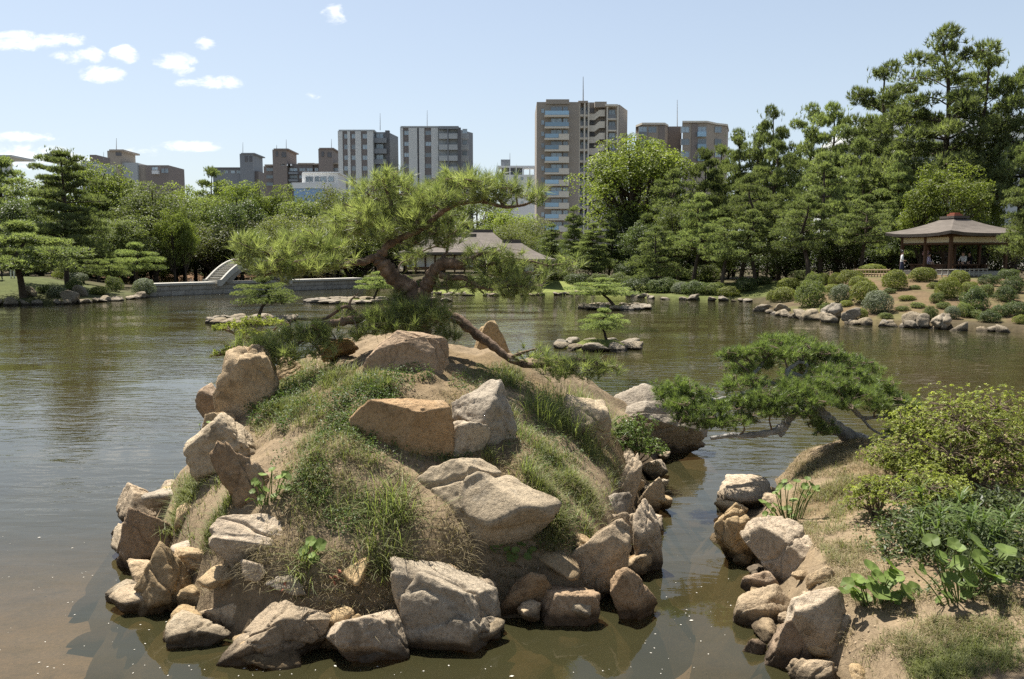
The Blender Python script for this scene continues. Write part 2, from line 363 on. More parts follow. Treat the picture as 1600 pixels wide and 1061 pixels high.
def mat_water():
    m, nt, N, L = newmat('pond_water')
    out = nd(N, 'ShaderNodeOutputMaterial'); ge = nd(N, 'ShaderNodeNewGeometry')
    # wind ripples, long crests across the view, calmer patches between
    mp = nd(N, 'ShaderNodeMapping'); mp.inputs['Scale'].default_value = (0.55, 1.5, 1); mp.inputs['Rotation'].default_value = (0, 0, 0.12); L.new(ge.outputs['Position'], mp.inputs[0])
    n1 = nd(N, 'ShaderNodeTexNoise', Scale=3.4, Detail=3, Roughness=0.5, Distortion=0.6); L.new(mp.outputs[0], n1.inputs['Vector'])
    n2 = nd(N, 'ShaderNodeTexNoise', Scale=0.85, Detail=2, Roughness=0.5); L.new(mp.outputs[0], n2.inputs['Vector'])
    mp3 = nd(N, 'ShaderNodeMapping'); mp3.inputs['Scale'].default_value = (1, 2.2, 1); L.new(ge.outputs['Position'], mp3.inputs[0])
    n3 = nd(N, 'ShaderNodeTexNoise', Scale=0.16, Detail=3, Roughness=0.55); L.new(mp3.outputs[0], n3.inputs['Vector'])
    calm = nd(N, 'ShaderNodeMapRange'); calm.inputs[1].default_value = 0.35; calm.inputs[2].default_value = 0.62; calm.inputs[3].default_value = 0.12; calm.inputs[4].default_value = 1.0; L.new(n3.outputs[0], calm.inputs[0])
    sx = nd(N, 'ShaderNodeSeparateXYZ'); L.new(ge.outputs['Position'], sx.inputs[0])
    near = nd(N, 'ShaderNodeMapRange'); near.inputs[1].default_value = 7; near.inputs[2].default_value = 14; near.inputs[3].default_value = 0.12; near.inputs[4].default_value = 1.0; L.new(sx.outputs[1], near.inputs[0])
    cm = nd(N, 'ShaderNodeMath', operation='MULTIPLY'); L.new(calm.outputs[0], cm.inputs[0]); L.new(near.outputs[0], cm.inputs[1])
    b1 = nd(N, 'ShaderNodeBump', Distance=0.021); L.new(n1.outputs[0], b1.inputs['Height']); L.new(cm.outputs[0], b1.inputs['Strength'])
    b2 = nd(N, 'ShaderNodeBump', Strength=0.25, Distance=0.05); L.new(n2.outputs[0], b2.inputs['Height']); L.new(b1.outputs[0], b2.inputs['Normal'])
    tr = nd(N, 'ShaderNodeBsdfTransparent'); tr.inputs[0].default_value = (0.80, 0.70, 0.56, 1)
    nm = nd(N, 'ShaderNodeTexNoise', Scale=0.5, Detail=4, Roughness=0.6); L.new(ge.outputs['Position'], nm.inputs['Vector'])
    rm = ramp(N, [(0.3, (0.038, 0.036, 0.016)), (0.7, (0.052, 0.049, 0.022))]); L.new(nm.outputs[0], rm.inputs[0])
    df = nd(N, 'ShaderNodeBsdfDiffuse'); L.new(rm.outputs[0], df.inputs[0])
    a = nd(N, 'ShaderNodeMixShader'); a.inputs[0].default_value = 0.5; L.new(tr.outputs[0], a.inputs[1]); L.new(df.outputs[0], a.inputs[2])
    gl = nd(N, 'ShaderNodeBsdfGlossy', Roughness=0.02); gl.inputs[0].default_value = (1, 1, 1, 1); L.new(b2.outputs[0], gl.inputs['Normal'])
    fr = nd(N, 'ShaderNodeFresnel', IOR=1.38); L.new(b2.outputs[0], fr.inputs['Normal'])
    mx = nd(N, 'ShaderNodeMixShader'); L.new(fr.outputs[0], mx.inputs[0]); L.new(a.outputs[0], mx.inputs[1]); L.new(gl.outputs[0], mx.inputs[2])
    L.new(mx.outputs[0], out.inputs[0])
    return m
def mat_glass(name, tint=(0.05, 0.08, 0.10), rough=0.06):
    m, nt, N, L = newmat(name)
    out = nd(N, 'ShaderNodeOutputMaterial'); b = nd(N, 'ShaderNodeBsdfPrincipled', Roughness=rough)
    oi = nd(N, 'ShaderNodeObjectInfo'); r = ramp(N, [(0.0, tuple(x * .5 for x in tint)), (1.0, tuple(x * 1.9 for x in tint))]); L.new(oi.outputs['Random'], r.inputs[0])
    L.new(r.outputs[0], b.inputs['Base Color']); b.inputs['Specular IOR Level'].default_value = 0.9
    L.new(b.outputs[0], out.inputs[0]); return m

M = {}
M['water'] = mat_water()
M['ground'] = mat_ground('earth_and_grass', 0.9)
M['mound'] = mat_ground('island_soil', 2.6, 0.8, 0.02)
M['rock'] = mat_rock('tan_granite', (0.43, 0.335, 0.225), (0.20, 0.145, 0.09), (0.62, 0.53, 0.40))
M['rock_grey'] = mat_rock('grey_granite', (0.40, 0.335, 0.25), (0.16, 0.125, 0.085), (0.62, 0.55, 0.45))
M['rock_brown'] = mat_rock('brown_granite', (0.36, 0.255, 0.16), (0.16, 0.105, 0.06), (0.52, 0.41, 0.29))
M['rock_far'] = mat_rock('shore_granite', (0.24, 0.205, 0.155), (0.10, 0.085, 0.062), (0.42, 0.385, 0.33), 1.6)
M['bark'] = mat_noise('pine_bark', [(0.05, 0.036, 0.026), (0.135, 0.092, 0.062), (0.26, 0.185, 0.13)], scale=9, bump=1.0, bscale=26, dist=0.02, rough=0.9)
M['bark_grey'] = mat_noise('grey_weathered_bark', [(0.10, 0.09, 0.08), (0.26, 0.245, 0.225), (0.42, 0.40, 0.37)], scale=5, bump=1.0, bscale=22, dist=0.02, rough=0.9)
M['bark_far'] = mat_noise('dark_bark', [(0.035, 0.026, 0.019), (0.09, 0.068, 0.05)], scale=2, bump=0.6, rough=0.95, objvar=0.3)
M['twig'] = mat_noise('twig_bark', [(0.09, 0.065, 0.045), (0.2, 0.15, 0.11)], scale=20, bump=0, rough=0.9)
M['needle'] = mat_leaf('long_pine_needles', (0.12, 0.15, 0.062), (0.44, 0.47, 0.21), 0.5, 0.42, 0.0, 0.4)
M['needle_short'] = mat_leaf('short_pine_needles', (0.095, 0.13, 0.048), (0.30, 0.37, 0.13), 0.4, 0.42, 0.0, 0.4)
M['needle_far'] = mat_leaf('dark_pine_foliage', (0.11, 0.14, 0.062), (0.34, 0.375, 0.17), 0.48, 0.5, 0.34, 0.3)
M['leaf_mid'] = mat_leaf('green_foliage', (0.095, 0.12, 0.042), (0.27, 0.30, 0.11), 0.45, 0.5, 0.25)
M['leaf_light'] = mat_leaf('yellow_green_foliage', (0.13, 0.165, 0.038), (0.32, 0.36, 0.09), 0.45, 0.5, 0.18)
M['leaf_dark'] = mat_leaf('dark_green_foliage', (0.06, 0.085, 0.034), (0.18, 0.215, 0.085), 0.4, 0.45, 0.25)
M['leaf_olive'] = mat_leaf('olive_foliage', (0.10, 0.115, 0.042), (0.25, 0.26, 0.095), 0.42, 0.5, 0.2)
M['azalea'] = mat_leaf('clipped_azalea', (0.105, 0.125, 0.028), (0.32, 0.335, 0.075), 0.36, 0.5, 0.2)
M['azalea_near'] = mat_leaf('azalea_leaves', (0.17, 0.20, 0.05), (0.52, 0.54, 0.16), 0.47, 0.45, 0.0)
M['grass'] = mat_leaf('green_grass', (0.12, 0.14, 0.05), (0.31, 0.325, 0.125), 0.35, 0.55, 0.0)
M['grass_tall'] = mat_leaf('tall_grass', (0.13, 0.17, 0.05), (0.34, 0.37, 0.14), 0.4, 0.5, 0.0)
M['straw'] = mat_leaf('dry_grass', (0.24, 0.185, 0.10), (0.46, 0.385, 0.235), 0.3, 0.7, 0.0, 0.1, 0.9)
M['weed'] = mat_leaf('weed_leaves', (0.06, 0.10, 0.026), (0.17, 0.235, 0.062), 0.35, 0.5, 0.0)
M['shrub_bright'] = mat_leaf('bright_shrub_leaves', (0.10, 0.15, 0.04), (0.26, 0.33, 0.11), 0.38, 0.4, 0.0)
M['bigleaf'] = mat_leaf('round_leaf', (0.12, 0.18, 0.045), (0.24, 0.315, 0.085), 0.34, 0.55, 0.25, 0.2)
M['stone_wall'] = mat_noise('cut_stone', [(0.16, 0.15, 0.125), (0.28, 0.26, 0.22), (0.38, 0.36, 0.31)], scale=1.3, bump=0.5, dist=0.03, objvar=0.15)
M['stone_pale'] = mat_noise('pale_cut_stone', [(0.34, 0.32, 0.27), (0.46, 0.44, 0.385)], scale=1.5, bump=0.4, dist=0.02, objvar=0.08)
M['shingle'] = mat_noise('bark_shingle_roof', [(0.075, 0.063, 0.052), (0.135, 0.115, 0.096)], scale=1.5, bump=0.6, bscale=14, dist=0.03, stretch=(1, 1, 6))
M['wood'] = mat_noise('dark_timber', [(0.06, 0.034, 0.02), (0.12, 0.07, 0.042)], scale=3, bump=0.3, stretch=(4, 4, 0.6))
M['plaster'] = mat_plain('cream_plaster', (0.56, 0.50, 0.36), 0.9, 0.1)
M['shoji'] = mat_plain('white_paper_screen', (0.68, 0.64, 0.56), 0.9, 0.1)
M['bamboo'] = mat_noise('weathered_bamboo', [(0.20, 0.145, 0.085), (0.34, 0.26, 0.16)], scale=6, bump=0.2)
M['red_tile'] = mat_plain('red_clay', (0.28, 0.10, 0.06), 0.8)
# ================================================================== TERRAIN
POND = [wat(u, v) for u, v in [(-420, 486), (-180, 482), (0, 477), (60, 476), (120, 475), (180, 470), (228, 465), (222, 452), (196, 443), (208, 437), (330, 435.5),
        (470, 436), (560, 440), (590, 449), (640, 458), (720, 462), (800, 463), (880, 461), (930, 459), (980, 462), (1020, 467), (1100, 470), (1175, 472), (1200, 477),
        (1186, 486), (1240, 497), (1330, 507), (1440, 513.5), (1520, 517), (1600, 521), (1750, 528)]] + [(36, 24), (18, 15), (16.5, 1.2), (-40, 1.2), (-62, 20)]
PAV = at(1486, 425, 52)
def zoneg(x, y, cx, cy, rx, ry): return np.exp(-0.5 * (((x - cx) / rx) ** 2 + ((y - cy) / ry) ** 2))
def ground_z(x, y):
    x = np.asarray(x, float); y = np.asarray(y, float)
    d = -sdf(POND, x, y)
    z = -1.3 + 1.55 * sstep(-0.5, 0.35, d)
    left = zoneg(x, y, -46, 62, 12, 12)
    pav = zoneg(x, y, 27, 53.5, 8.5, 8)
    z = z + sstep(0.2, 9, d) * (0.75 + 0.55 * left) + sstep(0.2, 6, d) * 1.15 * pav
    z = z + sstep(0.5, 4, d) * 0.12 * fbm2(x * .3, y * .3, 3)
    near = sstep(18, 26, y)
    return np.where(d > 0, z * near + (1 - near) * (np.minimum(z, 0.3) - 0.4), z)
def axis(segs):
    out = []
    for a, b, s in segs: out.append(np.arange(a, b, s))
    return np.unique(np.concatenate(out + [[segs[-1][1]]]))
gx = axis([(-3000, -400, 325), (-400, -100, 25), (-100, -48, 2), (-48, 46, 0.55), (46, 100, 2), (100, 400, 25), (400, 3000, 325)])
gy = axis([(-600, -60, 60), (-60, 24, 4), (24, 32, 1), (32, 72, 0.5), (72, 118, 0.9), (118, 200, 5), (200, 600, 25), (600, 3500, 290)])
X, Y = np.meshgrid(gx, gy); Z = ground_z(X, Y)
d = -sdf(POND, X, Y)
tone = np.zeros(X.shape + (3,)); tone[:] = (0.085, 0.07, 0.042)
def paint(mask, c): 
    global tone
    mask = np.clip(mask, 0, 1)[..., None]; tone = tone * (1 - mask) + np.array(c) * mask
nzz = fbm2(X * .25, Y * .25, 4)
paint(zoneg(X, Y, -46, 60, 11, 9) * 1.5 + nzz * .3, (0.10, 0.115, 0.042))
paint(sstep(0.2, 0.6, zoneg(X, Y, 3, 70, 9, 5) * 1.4), (0.22, 0.25, 0.075))
paint(sstep(0.25, 0.6, zoneg(X, Y, 27, 45, 9.5, 8) + nzz * .2), (0.17, 0.122, 0.07))
paint(sstep(0.0, 0.5, fbm2(X * .55 + 4, Y * .55, 4)) * .8 * sstep(0.25, .6, zoneg(X, Y, 27, 45, 9.5, 8)), (0.15, 0.15, 0.06))
paint(sstep(0.3, 0.6, zoneg(X, Y, -45, 112, 14, 9) + nzz * .2), (0.24, 0.15, 0.09))
paint(sstep(0.35, 0.6, zoneg(X, Y, 18, 61, 5, 2.5) + nzz * .2), (0.13, 0.15, 0.05))
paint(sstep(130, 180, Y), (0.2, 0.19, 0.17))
paint(sstep(0.0, -0.6, d), (0.13, 0.105, 0.066))
ny, nx = X.shape; idx = np.arange(ny * nx).reshape(ny, nx)
FQ = np.stack([idx[:-1, :-1], idx[:-1, 1:], idx[1:, 1:], idx[1:, :-1]], -1).reshape(-1, 4)
g = link('ground', mkmesh('ground', np.stack([X, Y, Z], -1), FQ, M['ground'], col=tone.reshape(-1, 3)))
struct(g, 'garden earth and lawns round the pond')
w = link('water', mkmesh('water', [(-160, -40, 0), (160, -40, 0), (160, 160, 0), (-160, 160, 0)], np.array([[0, 1, 2, 3]]), M['water'], smooth=False))
struct(w, 'greenish brown rippled pond water')
_zg = ground_z
def gz(x, y): return float(_zg(np.array([x]), np.array([y]))[0])
def ghit(u, v, lo=26, hi=140):
    dd = ray(u, v); t = np.arange(lo, hi, 0.1); x = dd[0] * t; y = dd[1] * t; z = HC + dd[2] * t
    k = np.argmax(z <= np.maximum(ground_z(x, y), 0.0))
    if k == 0: k = int((118 - lo) / .1)
    return Vector((x[k], y[k], max(float(ground_z(x[k:k + 1], y[k:k + 1])[0]), 0.0)))

# ------------------------------------------------------------------ island and near bank: fine height fields
ISL = [wat(u, v) for u, v in [(300, 760), (262, 790), (205, 824), (212, 880), (228, 940), (262, 985), (310, 1012), (380, 1030), (520, 1032), (630, 1020), (760, 1000), (800, 978),
       (880, 978), (945, 965), (1000, 925), (1018, 870), (1026, 810), (1030, 765), (1040, 730)]] + [(2.75, 13.3), (1.2, 14.6), (-1.0, 15.3), (-3.6, 15.3), (-5.2, 14.4)]
BANK = [wat(u, v) for u, v in [(1196, 770), (1150, 800), (1135, 850), (1160, 890), (1180, 930), (1172, 975), (1215, 1030), (1270, 1075), (1330, 1160)]] + \
       [(1.9, 2.2), (-2, 2.0), (-40, 2.0), (-40, -20), (30, -20), (30, 15), (14, 14.2), (8.5, 13.4), (6.2, 12.7), (4.6, 12.2), (3.7, 11.7)]
def island_z(x, y):
    d = sdf(ISL, x, y) - 0.22
    z = -1.1 + 1.1 * sstep(-1.3, 0.0, d) + 0.30 * sstep(0, .4, d) + 2.0 * (1 - np.exp(-np.clip(d, 0, 4) / 1.7)) + .25 * zoneg(x, y, -3.3, 12.3, 1.3, 1.5) * sstep(0, .8, d)
    z = z + sstep(0, .5, d) * (0.10 * fbm2(x * 1.1, y * 1.1, 4) + .05 * np.abs(fbm2(x * 3.1 + 3, y * 3.1, 3)) + 0.036 * fbm2(x * 6, y * 6, 4))
    return z + 0.06 * (1 - sstep(0, .4, d)) * fbm2(x * 1.7, y * 1.7, 3)
def bank_z(x, y):
    d = sdf(BANK, x, y) - 0.18
    crest = 0.22 * zoneg(x, y, 5.2, 10.2, 1.6, 1.3)
    z = -1.1 + 1.1 * sstep(-1.3, 0, d) + 0.42 * sstep(0, .45, d) + 0.25 * sstep(.3, 1.8, d) + crest * sstep(0, .8, d) 
    return z + sstep(0, .4, d) * (0.06 * fbm2(x * 1.3, y * 1.3, 4) + 0.015 * fbm2(x * 7, y * 7, 3)) + 0.05 * (1 - sstep(0, .4, d)) * fbm2(x * 1.7 + 9, y * 1.7, 3)
def height_mesh(name, fn, x0, x1, y0, y1, s, tonefn, mat):
    ax = np.arange(x0, x1 + s / 2, s); ay = np.arange(y0, y1 + s / 2, s); X, Y = np.meshgrid(ax, ay); Z = fn(X, Y)
    ny, nx = X.shape; idx = np.arange(ny * nx).reshape(ny, nx)
    FQ = np.stack([idx[:-1, :-1], idx[:-1, 1:], idx[1:, 1:], idx[1:, :-1]], -1).reshape(-1, 4)
    o = link(name, mkmesh(name, np.stack([X, Y, Z], -1), FQ, mat, col=tonefn(X, Y, Z).reshape(-1, 3)))
    return o, (x0, y0, s, Z)
def tone_isl(X, Y, Z):
    t = np.zeros(X.shape + (3,)); t[:] = (0.31, 0.235, 0.15)
    n = fbm2(X * .9 + 5, Y * .9, 4)
    k = sstep(0.0, 0.6, n)[..., None]; t = t * (1 - k) + np.array((0.24, 0.175, 0.10)) * k
    k = (1 - sstep(-0.05, 0.12, Z))[..., None]; t = t * (1 - k) + np.array((0.13, 0.095, 0.055)) * k
    k = (1 - sstep(-0.3, 0.0, Z))[..., None]; t = t * (1 - k) + np.array((0.20, 0.155, 0.10)) * k
    return t
isl_o, ISLMAP = height_mesh('island', island_z, -7.2, 4.2, 5.2, 17.0, 0.055, tone_isl, M['mound'])
struct(isl_o, 'steep earth mound of the rocky pine island')
def bank_fn(x, y): return np.minimum(bank_z(x, y), 1.2)
bnk_o, BANKMAP = height_mesh('bank', bank_fn, 1.0, 15.0, 1.0, 14.6, 0.07, tone_isl, M['mound'])
struct(bnk_o, 'earth bank with dry grass at the near right')
# pond bed in the shallows (below the two fields)
ax = np.arange(-16, 16.1, 0.25); ay = np.arange(0.5, 20, 0.25); X, Y = np.meshgrid(ax, ay)
Z = -0.62 - 0.5 * sstep(9, 17, Y) + 0.05 * fbm2(X, Y, 4)
ny, nx = X.shape; idx = np.arange(ny * nx).reshape(ny, nx)
FQ = np.stack([idx[:-1, :-1], idx[:-1, 1:], idx[1:, 1:], idx[1:, :-1]], -1).reshape(-1, 4)
tb = np.zeros(X.shape + (3,)); kk = sstep(6.5, 12, Y)[..., None]; tb[:] = np.array((0.62, 0.49, 0.36)) * (1 - kk) + np.array((0.09, 0.078, 0.045)) * kk  # mud tone painted darker farther out, standing in for light lost in deeper water
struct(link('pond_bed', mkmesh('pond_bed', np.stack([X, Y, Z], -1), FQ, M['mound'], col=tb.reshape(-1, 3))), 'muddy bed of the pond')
# land the photographer stands on
struct(link('near_path', mkmesh('near_path', [(-30, -12, 0.95), (2.2, -12, 0.95), (2.2, 1.6, 0.95), (-30, 1.6, 0.95), (-30, 2.2, -.8), (2.2, 2.2, -.8)], np.array([[0, 1, 2, 3], [3, 2, 5, 4]]), M['ground'], smooth=False,
       col=np.tile((0.3, 0.24, 0.16), (6, 1)))), 'earth path behind the viewpoint')
def look(mp, x, y):
    x0, y0, s, Z = mp; fx = np.clip((x - x0) / s, 0, Z.shape[1] - 1.001); fy = np.clip((y - y0) / s, 0, Z.shape[0] - 1.001)
    i = fx.astype(int); j = fy.astype(int); a = fx - i; b = fy - j
    z = (Z[j, i] * (1 - a) + Z[j, i + 1] * a) * (1 - b) + (Z[j + 1, i] * (1 - a) + Z[j + 1, i + 1] * a) * b
    out = (x < x0) | (x > x0 + s * (Z.shape[1] - 1)) | (y < y0) | (y > y0 + s * (Z.shape[0] - 1))
    return np.where(out, -2.0, z)
def near_z(x, y): return np.maximum(look(ISLMAP, x, y), look(BANKMAP, x, y))
def nhit(u, v, floor=0.0):
    """where rays through pixels meet the island or the near bank; rows of (x, y, z), hit mask"""
    u = np.atleast_1d(np.asarray(u, float)); v = np.atleast_1d(np.asarray(v, float))
    cx = (u - 800) / F; cy = (530.5 - v) / F; D = np.stack([cx, cp + cy * sp, -sp + cy * cp], -1)
    t = np.arange(3.5, 17, 0.03)[None, :]
    x = D[:, 0:1] * t; y = D[:, 1:2] * t; z = HC + D[:, 2:3] * t
    g_ = np.maximum(near_z(x, y), floor); hit = z <= g_
    k = hit.argmax(1); r = np.arange(len(u))
    P = np.stack([x[r, k], y[r, k], g_[r, k]], -1); ok = hit.any(1) & (look(ISLMAP, P[:, 0], P[:, 1]) > .02) | hit.any(1) & (look(BANKMAP, P[:, 0], P[:, 1]) > .02)
    return P, ok

# ================================================================== ROCKS
_ico = {}
def ico(n):
    if n not in _ico:
        bm = bmesh.new(); bmesh.ops.create_icosphere(bm, subdivisions=n, radius=1)
        V = np.array([v.co[:] for v in bm.verts]); Fc = np.array([[l.index for l in f.verts] for f in bm.faces]); bm.free(); _ico[n] = (unit(V), Fc)
    return _ico[n]
def rock_detail(V, q, s, seed, amp):
    rg = rs(seed + 50); dirn = unit(V)
    w = fbm(q * 1.1 + seed * 3.1, 3)
    dis = amp * .9 * w + .020 * fbm(q * 4 + seed, 4) + .008 * fbm(q * 13 + seed, 3)
    if seed % 3 != 1:                                       # bedding ledges
        b = unit(rg.normal(size=3) * np.array([.5, .5, 1])); h = q @ b * rg.uniform(2.2, 4.5) + .55 * fbm(q * 1.4 + 7 + seed, 3); fr = h - np.floor(h)
        dis = dis + (fr ** 2.5 - .4) * -.045
    for k in range(rg.integers(2, 5)):                      # open cracks
        m_ = unit(rg.normal(size=3)); e = rg.uniform(-.5, .5); dd = np.abs(q @ m_ - e + .16 * fbm(q * 1.7 + k * 9 + seed, 3))
        dis = dis - rg.uniform(.03, .075) * np.exp(-(dd / .022) ** 2)
    pit = np.clip(vnoise(q * 6 + seed * 2) - .45, 0, 1); dis = dis - .07 * pit
    return V + dirn * (dis * s)[:, None]
def rock_shape(planes, p, seed, sub, amp=0.06, chips=0):
    D, Fc = ico(sub); acc = 0
    for n, dd in planes:
        n = np.asarray(n, float); n = n / np.linalg.norm(n)
        acc = acc + np.maximum(D @ n / dd, 0) ** p
    r = acc ** (-1.0 / p)
    rg = rs(seed + 900); s = np.median(r)
    for j in range(chips):
        i = rg.integers(len(D)); v0 = D[i] * r[i]; n = unit(v0 / np.linalg.norm(v0) * .9 + rg.normal(size=3) * .38); dd = max(float(v0 @ n), .25 * s) * rg.uniform(.945, .998)
        q = D @ n; lim = np.where(q > 1e-3, dd / np.maximum(q, 1e-3), 1e9); r = np.minimum(r, lim)
    V = D * r[:, None]
    q = V / s
    if chips: return rock_detail(V, q, s, seed, amp), Fc
    nn = fbm(q * 1.3 + seed * 3.1, 5); rd = 1 - np.abs(fbm(q * 2.2 + seed * 5.7 + 40, 4)) * 2
    strata = np.abs(vnoise(q * np.array([1.2, 1.2, 5.0]) + seed)) 
    V = V * (1 + amp * nn + amp * .45 * rd - amp * .5 * strata)[:, None]
    return V, Fc
def px_rock(name, poly, label, mat, thick=0.8, p=14, seed=0, sub=4, amp=0.05, dy=0.0, tiltf=0.45, Yc=None, sink=0.12, group=None, embed=False):
    """a rock whose outline seen from the viewpoint is about poly (convex, pixels); stands on the ground found under its foot"""
    rng = random.Random(seed * 77 + 5)
    us = [q[0] for q in poly]; vs = [q[1] for q in poly]; vb = max(vs); ub = sum(us) / len(us)
    w_px = max(us) - min(us); h_px = max(vs) - min(vs)
    if Yc is None:
        P, ok = nhit([ub], [vb - 0.06 * h_px]); Yb = P[0][1]; m = Yb / F
        if not ok[0] and vb < 720: Yb = 11.4
        m = Yb / F; Yc = Yb + 0.42 * thick * min(w_px, h_px * 1.3) * m
    Yc += dy
    # outline: counter-clockwise in (x, z)
    pts = [at(u, v, Yc) for u, v in poly]; cx = sum(q.x for q in pts) / len(pts); cz = sum(q.z for q in pts) / len(pts)
    P2 = [(q.x - cx, q.z - cz) for q in pts]
    area = sum(P2[i][0] * P2[(i + 1) % len(P2)][1] - P2[(i + 1) % len(P2)][0] * P2[i][1] for i in range(len(P2)))
    if area < 0: P2 = P2[::-1]
    # centroid shift keeps all planes positive for convex outlines
    W = max(a for a, _ in P2) - min(a for a, _ in P2); H = max(b for _, b in P2) - min(b for _, b in P2)
    th = thick * min(W, H * 1.4) * 0.5; planes = []
    for i in range(len(P2)):
        a, b = P2[i], P2[(i + 1) % len(P2)]; ex, ez = b[0] - a[0], b[1] - a[1]; L_ = math.hypot(ex, ez)
        if L_ < 1e-4: continue
        nx_, nz_ = ez / L_, -ex / L_; dd = a[0] * nx_ + a[1] * nz_
        if nz_ < -0.8: dd += sink * H
        ty = rng.uniform(-.25, .35) if nz_ < 0.5 else rng.uniform(-.55, .1)
        planes.append(((nx_, ty, nz_), max(dd, 0.12 * min(W, H)) * (1 / math.sqrt(1 + ty * ty)) * (1 + .25 * abs(ty))))
    def pl(n, pt):
        n = Vector(n).normalized(); planes.append((tuple(n), max(n.dot(Vector(pt)), .1 * min(W, H))))
    for sx_ in (-1, 1):                                    # two steep front facets meeting in a ridge
        pl((sx_ * rng.uniform(.15, .6), -1, rng.uniform(-.35, .08)), (rng.uniform(-.1, .1) * W, -th, -.08 * H))
    pl((rng.uniform(-.3, .3), -rng.uniform(.35, .75), 1), (0, -th * .55, H * .40))      # sunlit top tilted forward
    pl((rng.uniform(-.3, .3), -1, -rng.uniform(.5, .9)), (0, -th * .8, -H * .42))        # undercut foot
    for k in range(3):
        a = rng.uniform(0, 6.28); planes.append(((math.cos(a) * .5, 1, math.sin(a) * .5), th * rng.uniform(.9, 1.15)))
    V, Fc = rock_shape(planes, p * 2.2, seed, min(sub + 1, 6) if max(W, H) > .34 else 4, amp * .6, 30)
    # fit the finished stone to its outline
    lo, hi = V.min(0), V.max(0); x0_, x1_ = min(a for a, _ in P2), max(a for a, _ in P2); z0_, z1_ = min(b for _, b in P2) - sink * H, max(b for _, b in P2) + .03 * H; x0_ -= .075 * W; x1_ += .075 * W; z1_ += .03 * H
    V[:, 0] = x0_ + (V[:, 0] - lo[0]) * (x1_ - x0_) / (hi[0] - lo[0]); V[:, 2] = z0_ + (V[:, 2] - lo[2]) * (z1_ - z0_) / (hi[2] - lo[2]); V[:, 1] *= 1.25
    o = link(name, mkmesh(name, V, Fc, M[mat]), loc=(cx, Yc, cz))
    tag(o, label, 'rock', group)
    return o
IG = 'rocks set in the pine island'
